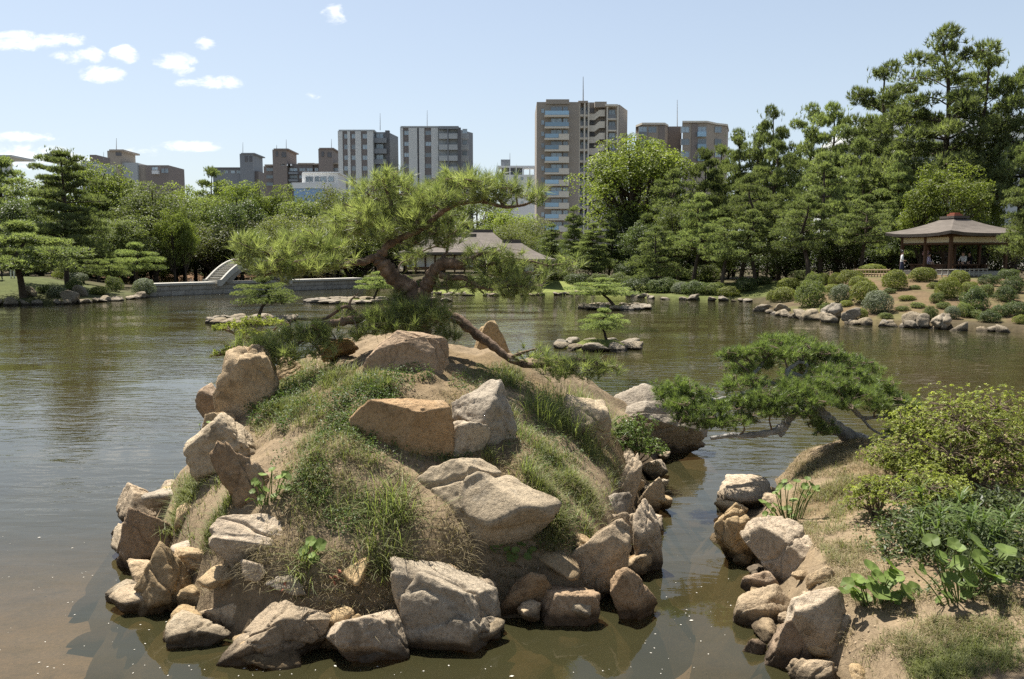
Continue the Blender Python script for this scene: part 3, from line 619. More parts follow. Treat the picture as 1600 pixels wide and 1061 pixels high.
rk = [
 # (outline, label, material, thick, p, amp)
 ([(651,821),(662,775),(695,739),(741,724),(770,724),(859,776),(852,797),(770,842),(740,868),(701,880),(676,865)], 'largest boulder with rough dark front face in the middle of the island', 'rock_grey', 1.0, 22, .035, 5),
 ([(557,714),(572,678),(618,642),(654,628),(700,668),(669,699),(644,719),(580,728)], 'pointed brown boulder leaning above the largest boulder', 'rock_brown', .9, 20, .04, 5),
 ([(578,583),(583,556),(623,528),(674,520),(693,545),(688,576),(618,588)], 'shaded boulder on the island top at the foot of the pine', 'rock_brown', 1.0, 16, .05, 5),
 ([(711,640),(738,602),(756,599),(802,642),(797,676),(761,698),(722,672)], 'pale upright slab right of the pointed brown boulder', 'rock_grey', .7, 20, .04, 4),
 ([(684,724),(690,680),(722,660),(762,692),(744,720),(706,728)], 'pale slab sunk below the upright slab', 'rock_grey', .7, 16, .05, 4),
 ([(618,954),(636,896),(654,885),(705,903),(736,928),(776,954),(773,1005),(741,1036),(690,1014),(640,985)], 'knobbly grey rock standing in the water below the largest boulder', 'rock_grey', 1.0, 12, .09, 5),
 ([(339,765),(346,744),(359,719),(415,693),(430,699),(427,740),(398,790),(380,813),(359,813),(344,790)], 'rusty brown block on the left slope of the island', 'rock_brown', .9, 16, .06, 4),
 ([(339,850),(380,811),(452,831),(474,846),(461,874),(395,898),(347,888)], 'angular tan rock with bright top on the lower left slope', 'rock', 1.0, 20, .05, 5),
 ([(298,746),(308,722),(374,653),(395,650),(392,680),(354,728),(318,752)], 'long slanting grey slab on the left edge of the island', 'rock_grey', .9, 18, .05, 4),
 ([(314,670),(344,645),(369,648),(366,672),(328,698),(316,690)], 'small tan rock at the top of the slanting slab', 'rock', 1.2, 12, .05, 4),
 ([(311,645),(320,625),(350,602),(360,640),(347,664),(318,668)], 'shaded brown rock at the water on the far left of the island', 'rock_brown', 1.2, 12, .05, 4),
 ([(348,612),(356,572),(374,553),(396,545),(430,560),(436,600),(425,648),(365,650)], 'tall pale rock under the yellowish branches', 'rock', 1.0, 12, .06, 4),
 ([(432,585),(440,566),(466,560),(474,580),(466,600),(440,602)], 'small pale rock beside the tall pale rock', 'rock', 1.0, 12, .06, 4),
 ([(186,812),(194,793),(242,760),(260,760),(258,790),(226,824),(194,830)], 'rounded rock with a bright top, leftmost over the water', 'rock', 1.2, 10, .05, 4),
 ([(191,860),(222,824),(247,796),(264,821),(252,860),(232,900),(198,890)], 'brown stained rock below the leftmost rounded rock', 'rock_brown', 1.1, 10, .06, 4),
 ([(220,950),(252,878),(261,854),(276,884),(292,897),(288,935),(258,968),(228,972)], 'ridged tan rock at the lower left waterline', 'rock', 1.1, 13, .06, 4),
 ([(172,941),(186,925),(206,912),(226,918),(226,940),(198,950)], 'low round stone lying alone in the water at left', 'rock_grey', 1.3, 8, .05, 4),
 ([(280,928),(298,915),(323,934),(316,960),(292,958)], 'small round stone wedged in the lower left slope', 'rock', 1.2, 9, .05, 4),
 ([(304,968),(349,938),(415,952),(438,959),(410,995),(369,1014),(316,998)], 'broad flat tan slab at the lower left waterline', 'rock', 1.3, 14, .05, 4),
 ([(268,982),(288,966),(344,986),(356,1002),(341,1024),(298,1022),(272,1003)], 'long white topped stone at the front left waterline', 'rock_grey', 1.1, 9, .05, 4),
 ([(365,1022),(390,994),(446,952),(492,950),(506,984),(508,1038),(440,1050),(380,1046)], 'big tan boulder overhanging the front waterline', 'rock', 1.1, 15, .05, 5),
 ([(498,964),(545,958),(566,975),(545,1020),(512,1030)], 'pale flat stone between two front boulders', 'rock', 1.0, 12, .05, 4),
 ([(519,1038),(540,982),(567,960),(618,968),(633,1000),(631,1038),(552,1050)], 'blocky tan boulder at the front waterline', 'rock', 1.0, 13, .06, 5),
 ([(866,902),(892,874),(934,813),(976,834),(974,884),(960,916),(939,949),(870,922)], 'large pale sunlit block on the right front of the island', 'rock', 1.0, 20, .05, 5),
 ([(843,985),(847,943),(877,921),(911,928),(931,947),(922,978),(892,990)], 'brown squarish stone under the pale sunlit block', 'rock_brown', 1.1, 13, .05, 4),
 ([(780,972),(786,912),(835,884),(868,910),(865,945),(835,972)], 'earthy rock between the knobbly rock and the squarish stone', 'rock_brown', 1.0, 10, .08, 4),
 ([(956,980),(962,900),(1005,888),(1026,912),(1006,952),(985,976)], 'sloping brown slab entering the water at right', 'rock_brown', 1.0, 14, .05, 4),
 ([(966,782),(970,727),(977,715),(990,718),(1000,758),(998,808),(981,813)], 'tall sunlit stone under the small leafy shrub', 'rock', 1.0, 14, .05, 4),
 ([(996,758),(1014,747),(1036,765),(1032,810),(1002,806)], 'grey brown stone right of the tall sunlit stone', 'rock', 1.1, 13, .05, 4),
 ([(990,810),(1000,788),(1033,836),(1031,867),(1016,902),(998,886)], 'orange tan pointed stone at the right waterline', 'rock', 1.0, 15, .05, 4),
 ([(952,812),(972,802),(1002,829),(1000,867),(975,866)], 'tan stone above the pale sunlit block', 'rock', 1.0, 13, .05, 4),
 ([(975,874),(1000,874),(1006,900),(981,894)], 'small dark stone wedged at the right waterline', 'rock_brown', 1.2, 9, .05, 3),
 ([(946,650),(962,632),(1002,610),(1030,620),(1064,660),(1102,682),(1070,708),(1020,718),(960,708)], 'overhanging rock at the back right with a dark underside', 'rock_grey', .8, 14, .05, 5),
 ([(876,640),(895,626),(926,624),(950,650),(950,696),(884,696)], 'rock half hidden behind tall grass at the back right', 'rock_grey', 1.0, 12, .06, 4),
 ([(740,620),(744,522),(754,510),(775,507),(793,517),(800,560),(798,620)], 'upright stone with rounded pale top behind the low branch', 'rock', 1.1, 9, .03, 4),
 ([(504,562),(508,536),(544,530),(556,550),(552,564)], 'dark rock left of the shaded top boulder', 'rock_brown', 1.1, 12, .05, 4),
]
for i, (poly, lab, mt, th, p, amp, sub) in enumerate(rk):
    kw = {}
    if i == 34: kw['Yc'] = 13.2
    if i == 32: kw['Yc'] = 13.0
    px_rock('rock', poly, lab, mt, th, p, i + 3, sub, amp, group=IG, **kw)
BG = 'rocks edging the near right bank'
bk = [
 ([(1125,785),(1132,756),(1150,748),(1184,751),(1199,765),(1190,792),(1136,800)], 'round rock with shadowed left side at the far tip of the bank', 'rock', 1.1, 9, .05, 4),
 ([(1112,856),(1123,813),(1160,790),(1190,786),(1188,843),(1170,884),(1136,886)], 'large rounded tan rock at the bank waterline', 'rock', 1.1, 10, .05, 5),
 ([(1171,886),(1184,852),(1215,818),(1243,843),(1286,872),(1284,893),(1267,906),(1210,923),(1182,906)], 'angular rock with a shaded left face beside the round leaved plant', 'rock', 1.0, 22, .04, 5),
 ([(1161,920),(1173,895),(1193,911),(1212,930),(1195,941),(1167,934)], 'small brown rock at the foot of the angular bank rock', 'rock_brown', 1.1, 13, .06, 4),
 ([(1152,978),(1167,943),(1234,928),(1240,960),(1200,995),(1160,996)], 'broken tan ledge of the bank above the water', 'rock', 1.1, 14, .06, 4),
 ([(1191,1020),(1197,991),(1219,967),(1256,980),(1266,1017),(1251,1047),(1226,1054),(1197,1036)], 'brown block of the bank at the bottom edge', 'rock_brown', 1.0, 16, .05, 5),
 ([(1161,1012),(1180,1000),(1193,1006),(1195,1030),(1167,1026)], 'small wet stone in the water below the ledge', 'rock_brown', 1.1, 10, .05, 4),
 ([(1234,1070),(1254,1034),(1292,1045),(1314,1068),(1290,1090),(1246,1090)], 'pinkish stone cut by the bottom edge of the view', 'rock', 1.0, 11, .05, 4),
 ([(1262,898),(1284,886),(1302,898),(1300,915),(1272,918)], 'fist sized tan stone right of the angular bank rock', 'rock', 1.0, 9, .05, 3),
 ([(1230,1000),(1262,950),(1300,930),(1330,960),(1320,1020),(1270,1045)], 'buried pinkish slab on top of the bank', 'rock', .6, 12, .04, 4),
]
for i, (poly, lab, mt, th, p, amp, sub) in enumerate(bk):
    px_rock('rock', poly, lab, mt, th, p, i + 61, sub, amp, group=BG)
# smaller stones packed between the big ones along both waterlines
def packed(poly, s_from, s_to, step, inset, zc, smin, smax, label, group, seed, name='packed_stone'):
    r_ = random.Random(seed); W = [Vector((*q, 0)) for q in poly]; seg = [(W[i + 1] - W[i]).length for i in range(len(W) - 1)]; s = s_from; i = 0
    while s < s_to:
        k = 0; q = s
        while k < len(seg) - 1 and q > seg[k]: q -= seg[k]; k += 1
        t = (W[k + 1] - W[k]).normalized(); nrm = Vector((-t.y, t.x, 0)); p = W[k] + t * q
        if float(sdf(poly, np.array([p.x + nrm.x * .1]), np.array([p.y + nrm.y * .1]))[0]) < 0: nrm = -nrm
        p = p + nrm * (inset + r_.uniform(-.08, .08)); sz = r_.uniform(smin, smax); i += 1
        pl = [((math.cos(a), math.sin(a), r_.uniform(-.45, .6)), r_.uniform(.8, 1.05)) for a in np.arange(8) * .785 + r_.uniform(0, 1)] + [((r_.uniform(-.3, .3), r_.uniform(-.4, .2), 1), r_.uniform(.55, .85)), ((0, 0, -1), .9)]
        V, Fc = rock_shape(pl, 24, seed * 31 + i, 4, .035, 22)
        zz = zc if zc is not None else float(near_z(np.array([p.x]), np.array([p.y]))[0]) + .02
        o = link(name, mkmesh(name, V * sz * np.array([r_.uniform(.9, 1.4), r_.uniform(.7, 1), r_.uniform(.5, .75)]), Fc, M[r_.choice(['rock', 'rock', 'rock', 'rock_grey'])]), loc=(p.x, p.y, zz), rot=(r_.uniform(-.3, .3), r_.uniform(-.3, .3), r_.uniform(0, 6.28)))
        tag(o, label % nth(i), 'stone', group); s += sz * r_.uniform(1.9, 3.3)
packed(ISL, .3, 15.2, 0, .06, .10, .20, .36, 'tan stone packed at the island waterline, %s from the left', 'stones packed at the island waterline', 3)
packed(ISL, .6, 14.6, 0, .42, None, .16, .30, 'stone set in soil above the island waterline, %s from the left', 'stones set above the island waterline', 4)
packed(BANK, .1, 6.5, 0, .06, .04, .12, .26, 'tan stone packed at the near bank waterline, %s from its tip', 'stones packed at the near bank waterline', 5)
packed(BANK, .5, 6.0, 0, .38, None, .10, .2, 'stone set in soil above the near bank waterline, %s from its tip', 'stones set above the near bank waterline', 6)
# stones lying under the shallow water
rng = random.Random(4)
SUBM = [(240,1000,30),(200,985,18),(330,1046,34),(420,1056,30),(660,1050,20),(800,1008,18),(760,1030,26),(690,1056,30),(880,1016,30),(820,1046,36),(930,1012,24),(1000,985,20),(300,1052,22),(150,960,20),(140,905,16),(960,1040,22),(1060,940,14),(1085,790,10),(170,1020,24),(90,1030,26),(560,1058,24)]
for i, (u, v, r) in enumerate(SUBM):
    zc = -0.26; x, y = wat(u, v, zc); m = y / F
    V, Fc = rock_shape([((math.cos(a) * .8, math.sin(a) * .8, h), 1.0) for a, h in [(rng.uniform(0, 6.28), rng.uniform(-.7, .9)) for _ in range(11)]] + [((0, 0, 1), .6), ((0, 0, -1), .6)], 9, i + 90, 3, .06)
    zg = max(float(near_z(np.array([x]), np.array([y]))[0]), -.8)
    s = r * m * 1.15; top = min(-0.04, zg + s * 0.75)
    o = link('submerged_stone', mkmesh('submerged_stone', V * s * np.array([1.25, 1, .75]), Fc, M['rock_brown']), loc=(x, y, top - s * .42), rz=rng.uniform(0, 6))
    tag(o, 'brown stone under the shallow water, %s from the left along the bottom of the view' % nth(1 + sorted(q[0] for q in SUBM).index(u)), 'stone', 'stones under the shallow water')
# far edging stones: shared meshes
ROCKM = []
for k in range(9):
    r_ = random.Random(k + 400)
    pl = [((math.cos(a), math.sin(a), r_.uniform(-.5, .7)), r_.uniform(.75, 1.05)) for a in np.arange(9) * .7 + r_.uniform(0, 1)] + [((r_.uniform(-.3, .3), r_.uniform(-.3, .3), 1), r_.uniform(.5, .75)), ((0, 0, -1), .7)]
    V, Fc = rock_shape(pl, 26, k + 200, 4, .05, 26); V = (V - (V.min(0) + V.max(0)) / 2) / ((V.max(0) - V.min(0)) / 2) * np.array([1, .9, .8]); ROCKM.append(mkmesh('edging_stone', V, Fc, M['rock_far']))
def shore(points, n, smin, smax, label, group, seed, flat=.6, name='edging_stone', lift=0.06, big=1.0):
    r_ = random.Random(seed); W = [Vector((*wat(u, v), 0)) for u, v in points]
    seg = [(W[i + 1] - W[i]).length for i in range(len(W) - 1)]; L_ = sum(seg); s = 0; pos = []
    while s < L_:
        k = 0; q = s
        while k < len(seg) - 1 and q > seg[k]: q -= seg[k]; k += 1
        pos.append((W[k].lerp(W[k + 1], min(q / seg[k], 1)), big * r_.uniform(smin, smax) if r_.random() < .75 else r_.uniform(smax, smax * 1.5)))
        s += pos[-1][1] * (.8 if r_.random() < .8 else 1.6)
    for i, (p, sz) in enumerate(pos):
        o = link(name, ROCKM[r_.randrange(9)], loc=(p.x + r_.uniform(-.15, .15), p.y + r_.uniform(.0, .35), lift + r_.uniform(-.08, .06)), scale=(sz * r_.uniform(.35, .7), sz * r_.uniform(.35, .55), sz * flat * r_.uniform(.4, .85)), rz=r_.uniform(0, 6.28))
        tag(o, label % nth(i + 1), 'stone', group)
shore([(-60, 479), (0, 477), (60, 476), (120, 475), (180, 470), (228, 465)], 0, .4, .85, 'pale edging stone of the left bank, %s from the left edge', 'edging stones of the left bank', 1, big=1.5)
shore([(640, 458), (720, 462), (800, 463), (880, 461), (930, 459)], 0, .35, .7, 'pale low edging stone of the tea house lawn, %s from the left', 'edging stones of the tea house lawn', 2, .5)
shore([(980, 462), (1020, 467), (1100, 470), (1175, 472)], 0, .4, .9, 'dark edging stone below the tall pines, %s from the left', 'edging stones below the tall pines', 3, .55)
shore([(1186, 486), (1240, 497), (1330, 507), (1440, 513.5), (1520, 517), (1640, 523)], 0, .35, .75, 'edging stone of the pavilion hill, %s from its left tip', 'edging stones of the pavilion hill', 5, .75)
for u, v, r, lab in [(1222, 492, 14, 'upright tan rock at the left tip of the pavilion hill'), (1300, 496, 20, 'slanting pale rock at the foot of the pavilion hill'), (1424, 510, 16, 'grey block left of the big upright rock on the hill shore'),
                  (1471, 512, 19, 'big upright split rock on the pavilion hill shore'), (1440, 508, 14, 'grey block touching the big upright rock'), (1330, 500, 15, 'rounded rock below the round white flecked bush'),
                  (48, 462, 13, 'grey boulder in the grass of the left bank'), (126, 462, 14, 'slanting pale boulder on the left bank'), (110, 470, 14, 'broad pale slab at the left shoreline')]:
    b = ghit(u, v); m = b.y / F
    o = link('shore_boulder', ROCKM[(u * 7) % 9], loc=(b.x, b.y, b.z + r * m * .35), scale=(r * m * .95, r * m * .8, r * m * 1.05), rz=u * .37); tag(o, lab, 'rock')
# ================================================================== NEAR PINES
def px_pine(name, label, cat, Y0, branches, pads, base_uv, needle_mat, bark_mat, k_needles, nlen, nwid, spread, dens, seed, twig_r=.014, up=0.55, grp=None, subtw=6, bs=1.0, ps=1.0):
    """branches: list of ([(u, v, dy)...], r0 px, r1 px); pads: (u, v, ru, rv, dy)"""
    rng = rs(seed); root = empty(name, at(base_uv[0], base_uv[1], Y0)); off = np.array(root.location)
    tr = Acc(); sk = []
    for bi, (pts, r0, r1) in enumerate(branches):
        P = np.array([at(u, v, Y0 + dy) for u, v, dy in pts]) - off; Q = catmull(P, 7)
        m = Y0 / F * bs
        Q = Q + np.stack([fbm(Q * 2.3 + 5 * bi + 11 * c, 3) for c in range(3)], -1) * (0.18 * min(r0 * m, .08)) * np.sin(np.linspace(0, np.pi, len(Q)))[:, None]
        big = r0 > 8
        R_ = np.linspace(r0, r1, len(Q)) * m * (1 + .12 * np.sin(np.arange(len(Q)) * 1.7 + bi))
        if big: Q2 = catmull(Q, 2); R_ = np.interp(np.linspace(0, 1, len(Q2)), np.linspace(0, 1, len(Q)), R_); Q = Q2
        tube(tr, Q, R_, 14 if big else 8, 0.20 if big else .14, bi); sk.append(Q)
    sk = np.concatenate(sk)
    tw = Acc(); nd_ = Acc()
    for (u, v, ru, rv, dy) in pads:
        c = np.array(at(u, v, Y0 + dy)) - off; m = (Y0 + dy) / F
        rad = np.array([ru * m, ru * m * .9, rv * m]) * ps
        n = int(dens * ru * rv * ps * ps); 
        q = unit(rng.normal(size=(n, 3))) * (rng.uniform(0, 1, (n, 1)) ** .42); q[:, 2] = np.where(q[:, 2] < -.5, q[:, 2] * .4, q[:, 2])
        P = c + q * rad
        # clump the tufts around shoots
        ns = max(3, n // 7); S = P[:ns]; j = rng.integers(0, ns, n); P = P * .65 + S[j] * .35 + rng.normal(size=(n, 3)) * nlen * .25
        D = q * np.array([.8, .8, .45]) + np.array([0, 0, up]) + rng.normal(size=(n, 3)) * .22
        var = np.clip(rng.normal(.5, .27, n) + .1 * rng.normal(), 0.02, 1)
        needles(nd_, P, D, k_needles, nlen * rng.uniform(.8, 1.15, n), nwid, spread, rng, var)
        a = sk[np.argmin(((sk - c) ** 2).sum(1))]
        mid = (a + c) / 2 + rng.normal(size=3) * .12 * np.linalg.norm(c - a) + np.array([0, 0, .02])
        tube(tw, catmull([a, mid, c], 6), [twig_r * 1.5, twig_r], 6, .15, int(u))
        for s in S[:subtw]:
            md = (c + s) / 2 + rng.normal(size=3) * .03
            tube(tw, catmull([c, md, s], 4), [twig_r * .8, twig_r * .35], 5)
            for p in P[:n][(j == np.where((S == s).all(1))[0][0])][:4]:
                tube(tw, np.array([s, (s + p) / 2 + rng.normal(size=3) * .01, p]), [twig_r * .4, twig_r * .22], 4)
    link('trunk', tr.mesh('trunk', M[bark_mat]), root); link('twigs', tw.mesh('twigs', M['twig']), root)['kind'] = 'stuff'; link('crown', nd_.mesh('crown', M[needle_mat], False), root)
    tag(root, label, cat, grp)
    return root
Bm = [
 ([(652, 560, .1), (653, 525, .05), (650, 495, 0), (645, 470, 0)], 40, 30),
 ([(652, 478, 0), (640, 452, 0), (618, 436, -.05), (602, 418, -.1), (594, 406, -.1), (598, 392, -.1)], 28, 13),
 ([(596, 406, -.1), (582, 404, -.12), (568, 409, -.2), (550, 411, -.3), (533, 416, -.4), (505, 408, -.5), (470, 410, -.55), (430, 402, -.6)], 12, 3.5),
 ([(598, 396, -.1), (604, 384, -.1), (612, 362, 0), (607, 335, .05), (610, 318, .1), (604, 298, .1), (598, 278, .1)], 10, 3.5),
 ([(606, 384, -.1), (626, 372, -.15), (654, 361, -.2), (678, 341, -.3), (699, 325, -.35), (720, 317, -.4), (755, 315, -.4), (786, 323, -.35), (814, 321, -.3), (836, 314, -.3)], 10, 2.5),
 ([(700, 325, -.35), (711, 308, -.3), (716, 290, -.3), (722, 282, -.25)], 5, 2), ([(752, 316, -.4), (760, 300, -.4), (768, 286, -.4)], 4, 1.6), ([(786, 322, -.35), (776, 306, -.3), (766, 296, -.25), (770, 280, -.2)], 4, 1.5),
 ([(690, 332, -.3), (680, 322, -.2), (664, 322, -.2), (650, 316, -.2)], 4, 1.5),
 ([(612, 362, 0), (590, 350, .1), (560, 346, .2), (535, 345, .3)], 5, 2), ([(607, 335, 0), (630, 318, .1), (645, 302, .2)], 4, 1.6), ([(609, 322, .1), (590, 312, .2), (575, 308, .3)], 4, 1.6),
 ([(655, 472, 0), (664, 452, -.05), (672, 436, -.1), (683, 418, -.15), (700, 411, -.2), (716, 413, -.25), (735, 406, -.3), (750, 411, -.3), (775, 412, -.3)], 21, 5),
 ([(688, 430, -.15), (706, 434, -.2), (724, 434, -.3), (745, 446, -.4), (770, 452, -.45), (800, 446, -.5)], 9, 2.5),
 ([(684, 418, -.15), (690, 405, -.1), (698, 392, 0), (700, 374, .05)], 7, 2),
 ([(735, 406, -.3), (748, 398, -.3), (765, 395, -.3), (790, 402, -.2), (830, 408, -.1), (862, 416, 0)], 5, 1.6),
 ([(664, 505, .1), (690, 492, .1), (712, 497, .05), (745, 522, 0), (769, 540, -.05), (797, 560, -.1), (832, 571, -.2), (870, 566, -.3), (905, 562, -.4), (940, 570, -.45), (968, 578, -.5)], 17, 2),
 ([(797, 559, -.1), (815, 552, -.2), (838, 545, -.3)], 6, 2), ([(650, 505, -.1), (610, 498, -.3), (560, 498, -.5), (530, 503, -.6), (506, 508, -.7)], 14, 8),
 ([(562, 496, -.4), (548, 482, -.45), (535, 481, -.5), (508, 498, -.6), (485, 500, -.65), (458, 499, -.7), (452, 512, -.75)], 6, 2),
 ([(508, 506, -.7), (490, 518, -.8), (470, 535, -.9), (440, 552, -1), (415, 558, -1.05)], 5, 2), ([(545, 484, -.45), (548, 470, -.45), (560, 458, -.4)], 4, 1.5),
 ([(470, 410, -.5), (440, 420, -.6), (412, 432, -.65)], 4, 1.5), ([(505, 408, -.5), (500, 392, -.4), (486, 382, -.4)], 4, 1.5), ([(430, 402, -.55), (405, 390, -.6), (388, 386, -.65)], 3.5, 1.5),
]
Pm = [(606, 284, 34, 22, .1), (576, 304, 34, 20, .3), (640, 298, 36, 22, .2), (545, 338, 38, 22, .3), (585, 338, 36, 22, .0), (624, 335, 36, 22, .1), (560, 362, 36, 16, .2), (605, 360, 34, 18, -.2), (645, 345, 30, 18, -.3), (525, 356, 22, 15, .3),
      (668, 305, 30, 18, -.1), (690, 292, 34, 18, -.3), (722, 282, 34, 17, -.25), (745, 290, 28, 15, -.5), (772, 285, 32, 16, -.2), (806, 298, 34, 16, -.35), (830, 306, 22, 12, -.3), (700, 310, 30, 13, -.6), (655, 325, 30, 16, -.2), (780, 312, 34, 10, -.2), (740, 308, 30, 10, -.5),
      (384, 386, 24, 17, -.7), (404, 380, 22, 15, -.5), (432, 390, 30, 18, -.6), (466, 384, 32, 19, -.4), (500, 380, 30, 19, -.35), (528, 386, 24, 16, -.4), (410, 420, 32, 16, -.7), (446, 420, 34, 16, -.6), (484, 412, 32, 15, -.7), (515, 408, 22, 12, -.6), (392, 405, 22, 12, -.6),
      (650, 378, 20, 12, -.2), (696, 375, 22, 16, 0), (700, 350, 22, 12, -.1), (672, 366, 20, 12, -.3), (720, 360, 22, 10, .1), (684, 350, 18, 12, .1), (640, 405, 18, 10, .3), (655, 395, 18, 10, .3),
      (760, 396, 28, 14, -.3), (790, 404, 30, 15, -.25), (780, 424, 34, 15, -.35), (815, 436, 30, 15, -.45), (765, 446, 28, 13, -.4), (795, 455, 34, 12, -.5), (832, 452, 18, 11, -.5), (728, 448, 22, 9, -.3), (700, 450, 22, 9, -.2), (862, 416, 24, 11, 0), (890, 413, 24, 9, .1), (745, 412, 18, 12, -.4),
      (600, 488, 30, 15, -.4), (630, 486, 32, 16, -.5), (662, 488, 34, 18, -.6), (690, 500, 30, 17, -.6), (602, 510, 32, 14, -.6), (575, 508, 28, 14, -.6), (645, 506, 30, 14, -.7), (560, 520, 22, 10, -.7), (704, 520, 22, 10, -.6), (625, 470, 24, 10, -.1),
      (470, 520, 26, 12, -.9), (400, 540, 24, 10, -1.), (525, 530, 24, 10, -.9), (450, 565, 26, 9, -1.1), (510, 515, 30, 12, -.8), (488, 530, 30, 13, -.9), (460, 545, 30, 12, -1.), (430, 540, 32, 14, -1.), (410, 556, 26, 10, -1.05), (445, 520, 22, 10, -.8), (540, 492, 20, 9, -.5), (380, 545, 20, 9, -1.0), (500, 548, 24, 9, -1.0),
      (838, 556, 26, 10, -.3), (866, 566, 30, 11, -.35), (898, 569, 32, 11, -.45), (930, 570, 30, 10, -.5), (958, 574, 22, 8, -.5), (880, 584, 32, 8, -.5), (915, 582, 26, 7, -.45)]
main_pine = px_pine('pine_tree', 'gnarled old black pine with long needles crowning the rocky island', 'pine tree', 11.2, Bm, Pm, (653, 560), 'needle', 'bark', 32, .17, .0064, .52, .030, 11, twig_r=.009, bs=.6, ps=1.5)

Br = [
 ([(1392, 712, .1), (1375, 702, 0), (1332, 684, -.1), (1304, 664, -.2), (1288, 650, -.3), (1268, 640, -.35)], 17, 10),
 ([(1272, 642, -.35), (1252, 640, -.4), (1236, 650, -.45), (1222, 668, -.45), (1202, 676, -.5), (1168, 682, -.5), (1140, 681, -.5), (1110, 685, -.5)], 11, 3.5),
 ([(1228, 660, -.45), (1222, 674, -.45), (1216, 678, -.45)], 9, 6),
 ([(1280, 646, -.35), (1276, 622, -.3), (1290, 618, -.3), (1310, 630, -.3), (1330, 637, -.3), (1349, 652, -.3), (1380, 652, -.3), (1398, 662, -.3)], 8, 2.5),
 ([(1345, 650, -.3), (1360, 668, -.4), (1378, 678, -.4), (1392, 676, -.4)], 3, 1.2),
 ([(1262, 640, -.35), (1244, 620, -.3), (1222, 604, -.2), (1200, 598, -.2), (1176, 588, -.1), (1188, 574, 0), (1195, 562, 0)], 8, 2.5),
 ([(1244, 620, -.3), (1236, 596, -.2), (1230, 580, -.1), (1240, 572, 0), (1250, 566, 0), (1262, 572, 0), (1256, 588, 0)], 6, 2),
 ([(1200, 598, -.2), (1180, 608, -.3), (1150, 618, -.4), (1120, 625, -.5), (1090, 622, -.5), (1062, 615, -.5), (1050, 606, -.5)], 6, 2),
 ([(1232, 582, -.1), (1262, 590, 0), (1300, 586, .1), (1335, 582, .1), (1360, 586, .1)], 5, 1.8), ([(1276, 622, -.3), (1310, 610, -.2), (1350, 612, -.2), (1390, 625, -.2), (1425, 638, -.2)], 5, 1.8),
 ([(1150, 618, -.4), (1130, 635, -.5), (1124, 652, -.5), (1118, 664, -.5)], 4, 1.5),
]
Pr = [(1040, 612, 20, 13, -.5), (1062, 606, 26, 14, -.5), (1090, 616, 28, 14, -.5), (1058, 632, 28, 15, -.7), (1088, 640, 32, 14, -.7), (1118, 636, 26, 14, -.6), (1110, 658, 34, 12, -.7), (1140, 660, 26, 10, -.7), (1072, 652, 24, 11, -.8), (1160, 655, 22, 9, -.6),
      (1140, 600, 20, 14, -.3), (1138, 556, 20, 10, 0), (1158, 550, 24, 11, 0), (1162, 575, 28, 13, .1), (1190, 545, 30, 13, 0), (1194, 566, 28, 13, .1), (1216, 532, 28, 11, .1), (1244, 534, 28, 12, .2), (1226, 552, 34, 13, -.1), (1262, 548, 32, 13, .2), (1290, 552, 26, 12, .2), (1258, 566, 30, 10, .3),
      (1310, 560, 26, 11, .2), (1336, 566, 24, 10, .3), (1362, 578, 22, 9, .3), (1320, 580, 30, 11, .1), (1290, 578, 28, 11, -.2), (1350, 592, 26, 10, 0), (1180, 596, 24, 12, -.3), (1160, 630, 28, 14, -.5), (1190, 622, 32, 15, -.6), (1222, 625, 32, 14, -.7), (1210, 642, 34, 11, -.7), (1250, 610, 34, 14, -.6), (1282, 600, 34, 14, -.5),
      (1275, 625, 32, 11, -.8), (1312, 604, 32, 15, -.4), (1345, 612, 32, 14, -.4), (1375, 604, 26, 12, -.2), (1320, 628, 30, 10, -.6), (1390, 620, 28, 13, -.3), (1416, 630, 24, 12, -.3), (1436, 642, 15, 9, -.3), (1375, 634, 28, 11, -.5), (1406, 648, 24, 8, -.4), (1258, 645, 24, 9, -.8), (1290, 672, 22, 8, -.6), (1275, 662, 16, 8, -.6), (1395, 676, 14, 6, -.4), (1240, 585, 30, 9, .3), (1230, 600, 24, 10, -.5)]
right_pine = px_pine('pine_tree', 'low spreading pine leaning from the near right bank over the water', 'pine tree', 11.0, Br, Pr, (1385, 708), 'needle_short', 'bark_grey', 26, .085, .0058, .55, .16, 23, twig_r=.009, up=.75, subtw=7, bs=.8, ps=1.4)

# yellowish shrub pine reaching out behind the tall pale rock
By = [([(440, 560, 0), (420, 545, 0), (395, 535, 0), (365, 520, 0), (345, 512, 0)], 5, 1.5), ([(400, 538, 0), (380, 545, 0), (355, 552, 0), (338, 556, 0)], 3, 1.2), ([(420, 545, 0), (425, 520, 0), (440, 505, 0)], 3, 1.2)]
Py = [(345, 513, 16, 7, 0), (370, 508, 22, 8, 0), (400, 502, 24, 8, .1), (430, 505, 22, 8, .2), (385, 520, 20, 7, -.1), (345, 552, 18, 7, 0), (362, 545, 16, 6, 0), (415, 522, 18, 7, .1)]
px_pine('yellowish_shrub', 'yellow green spreading shrub branch left of the island top', 'shrub', 12.6, By, Py, (440, 562), 'azalea_near', 'bark', 16, .05, .012, .7, .2, 31, twig_r=.008, up=.5, ps=1.3)

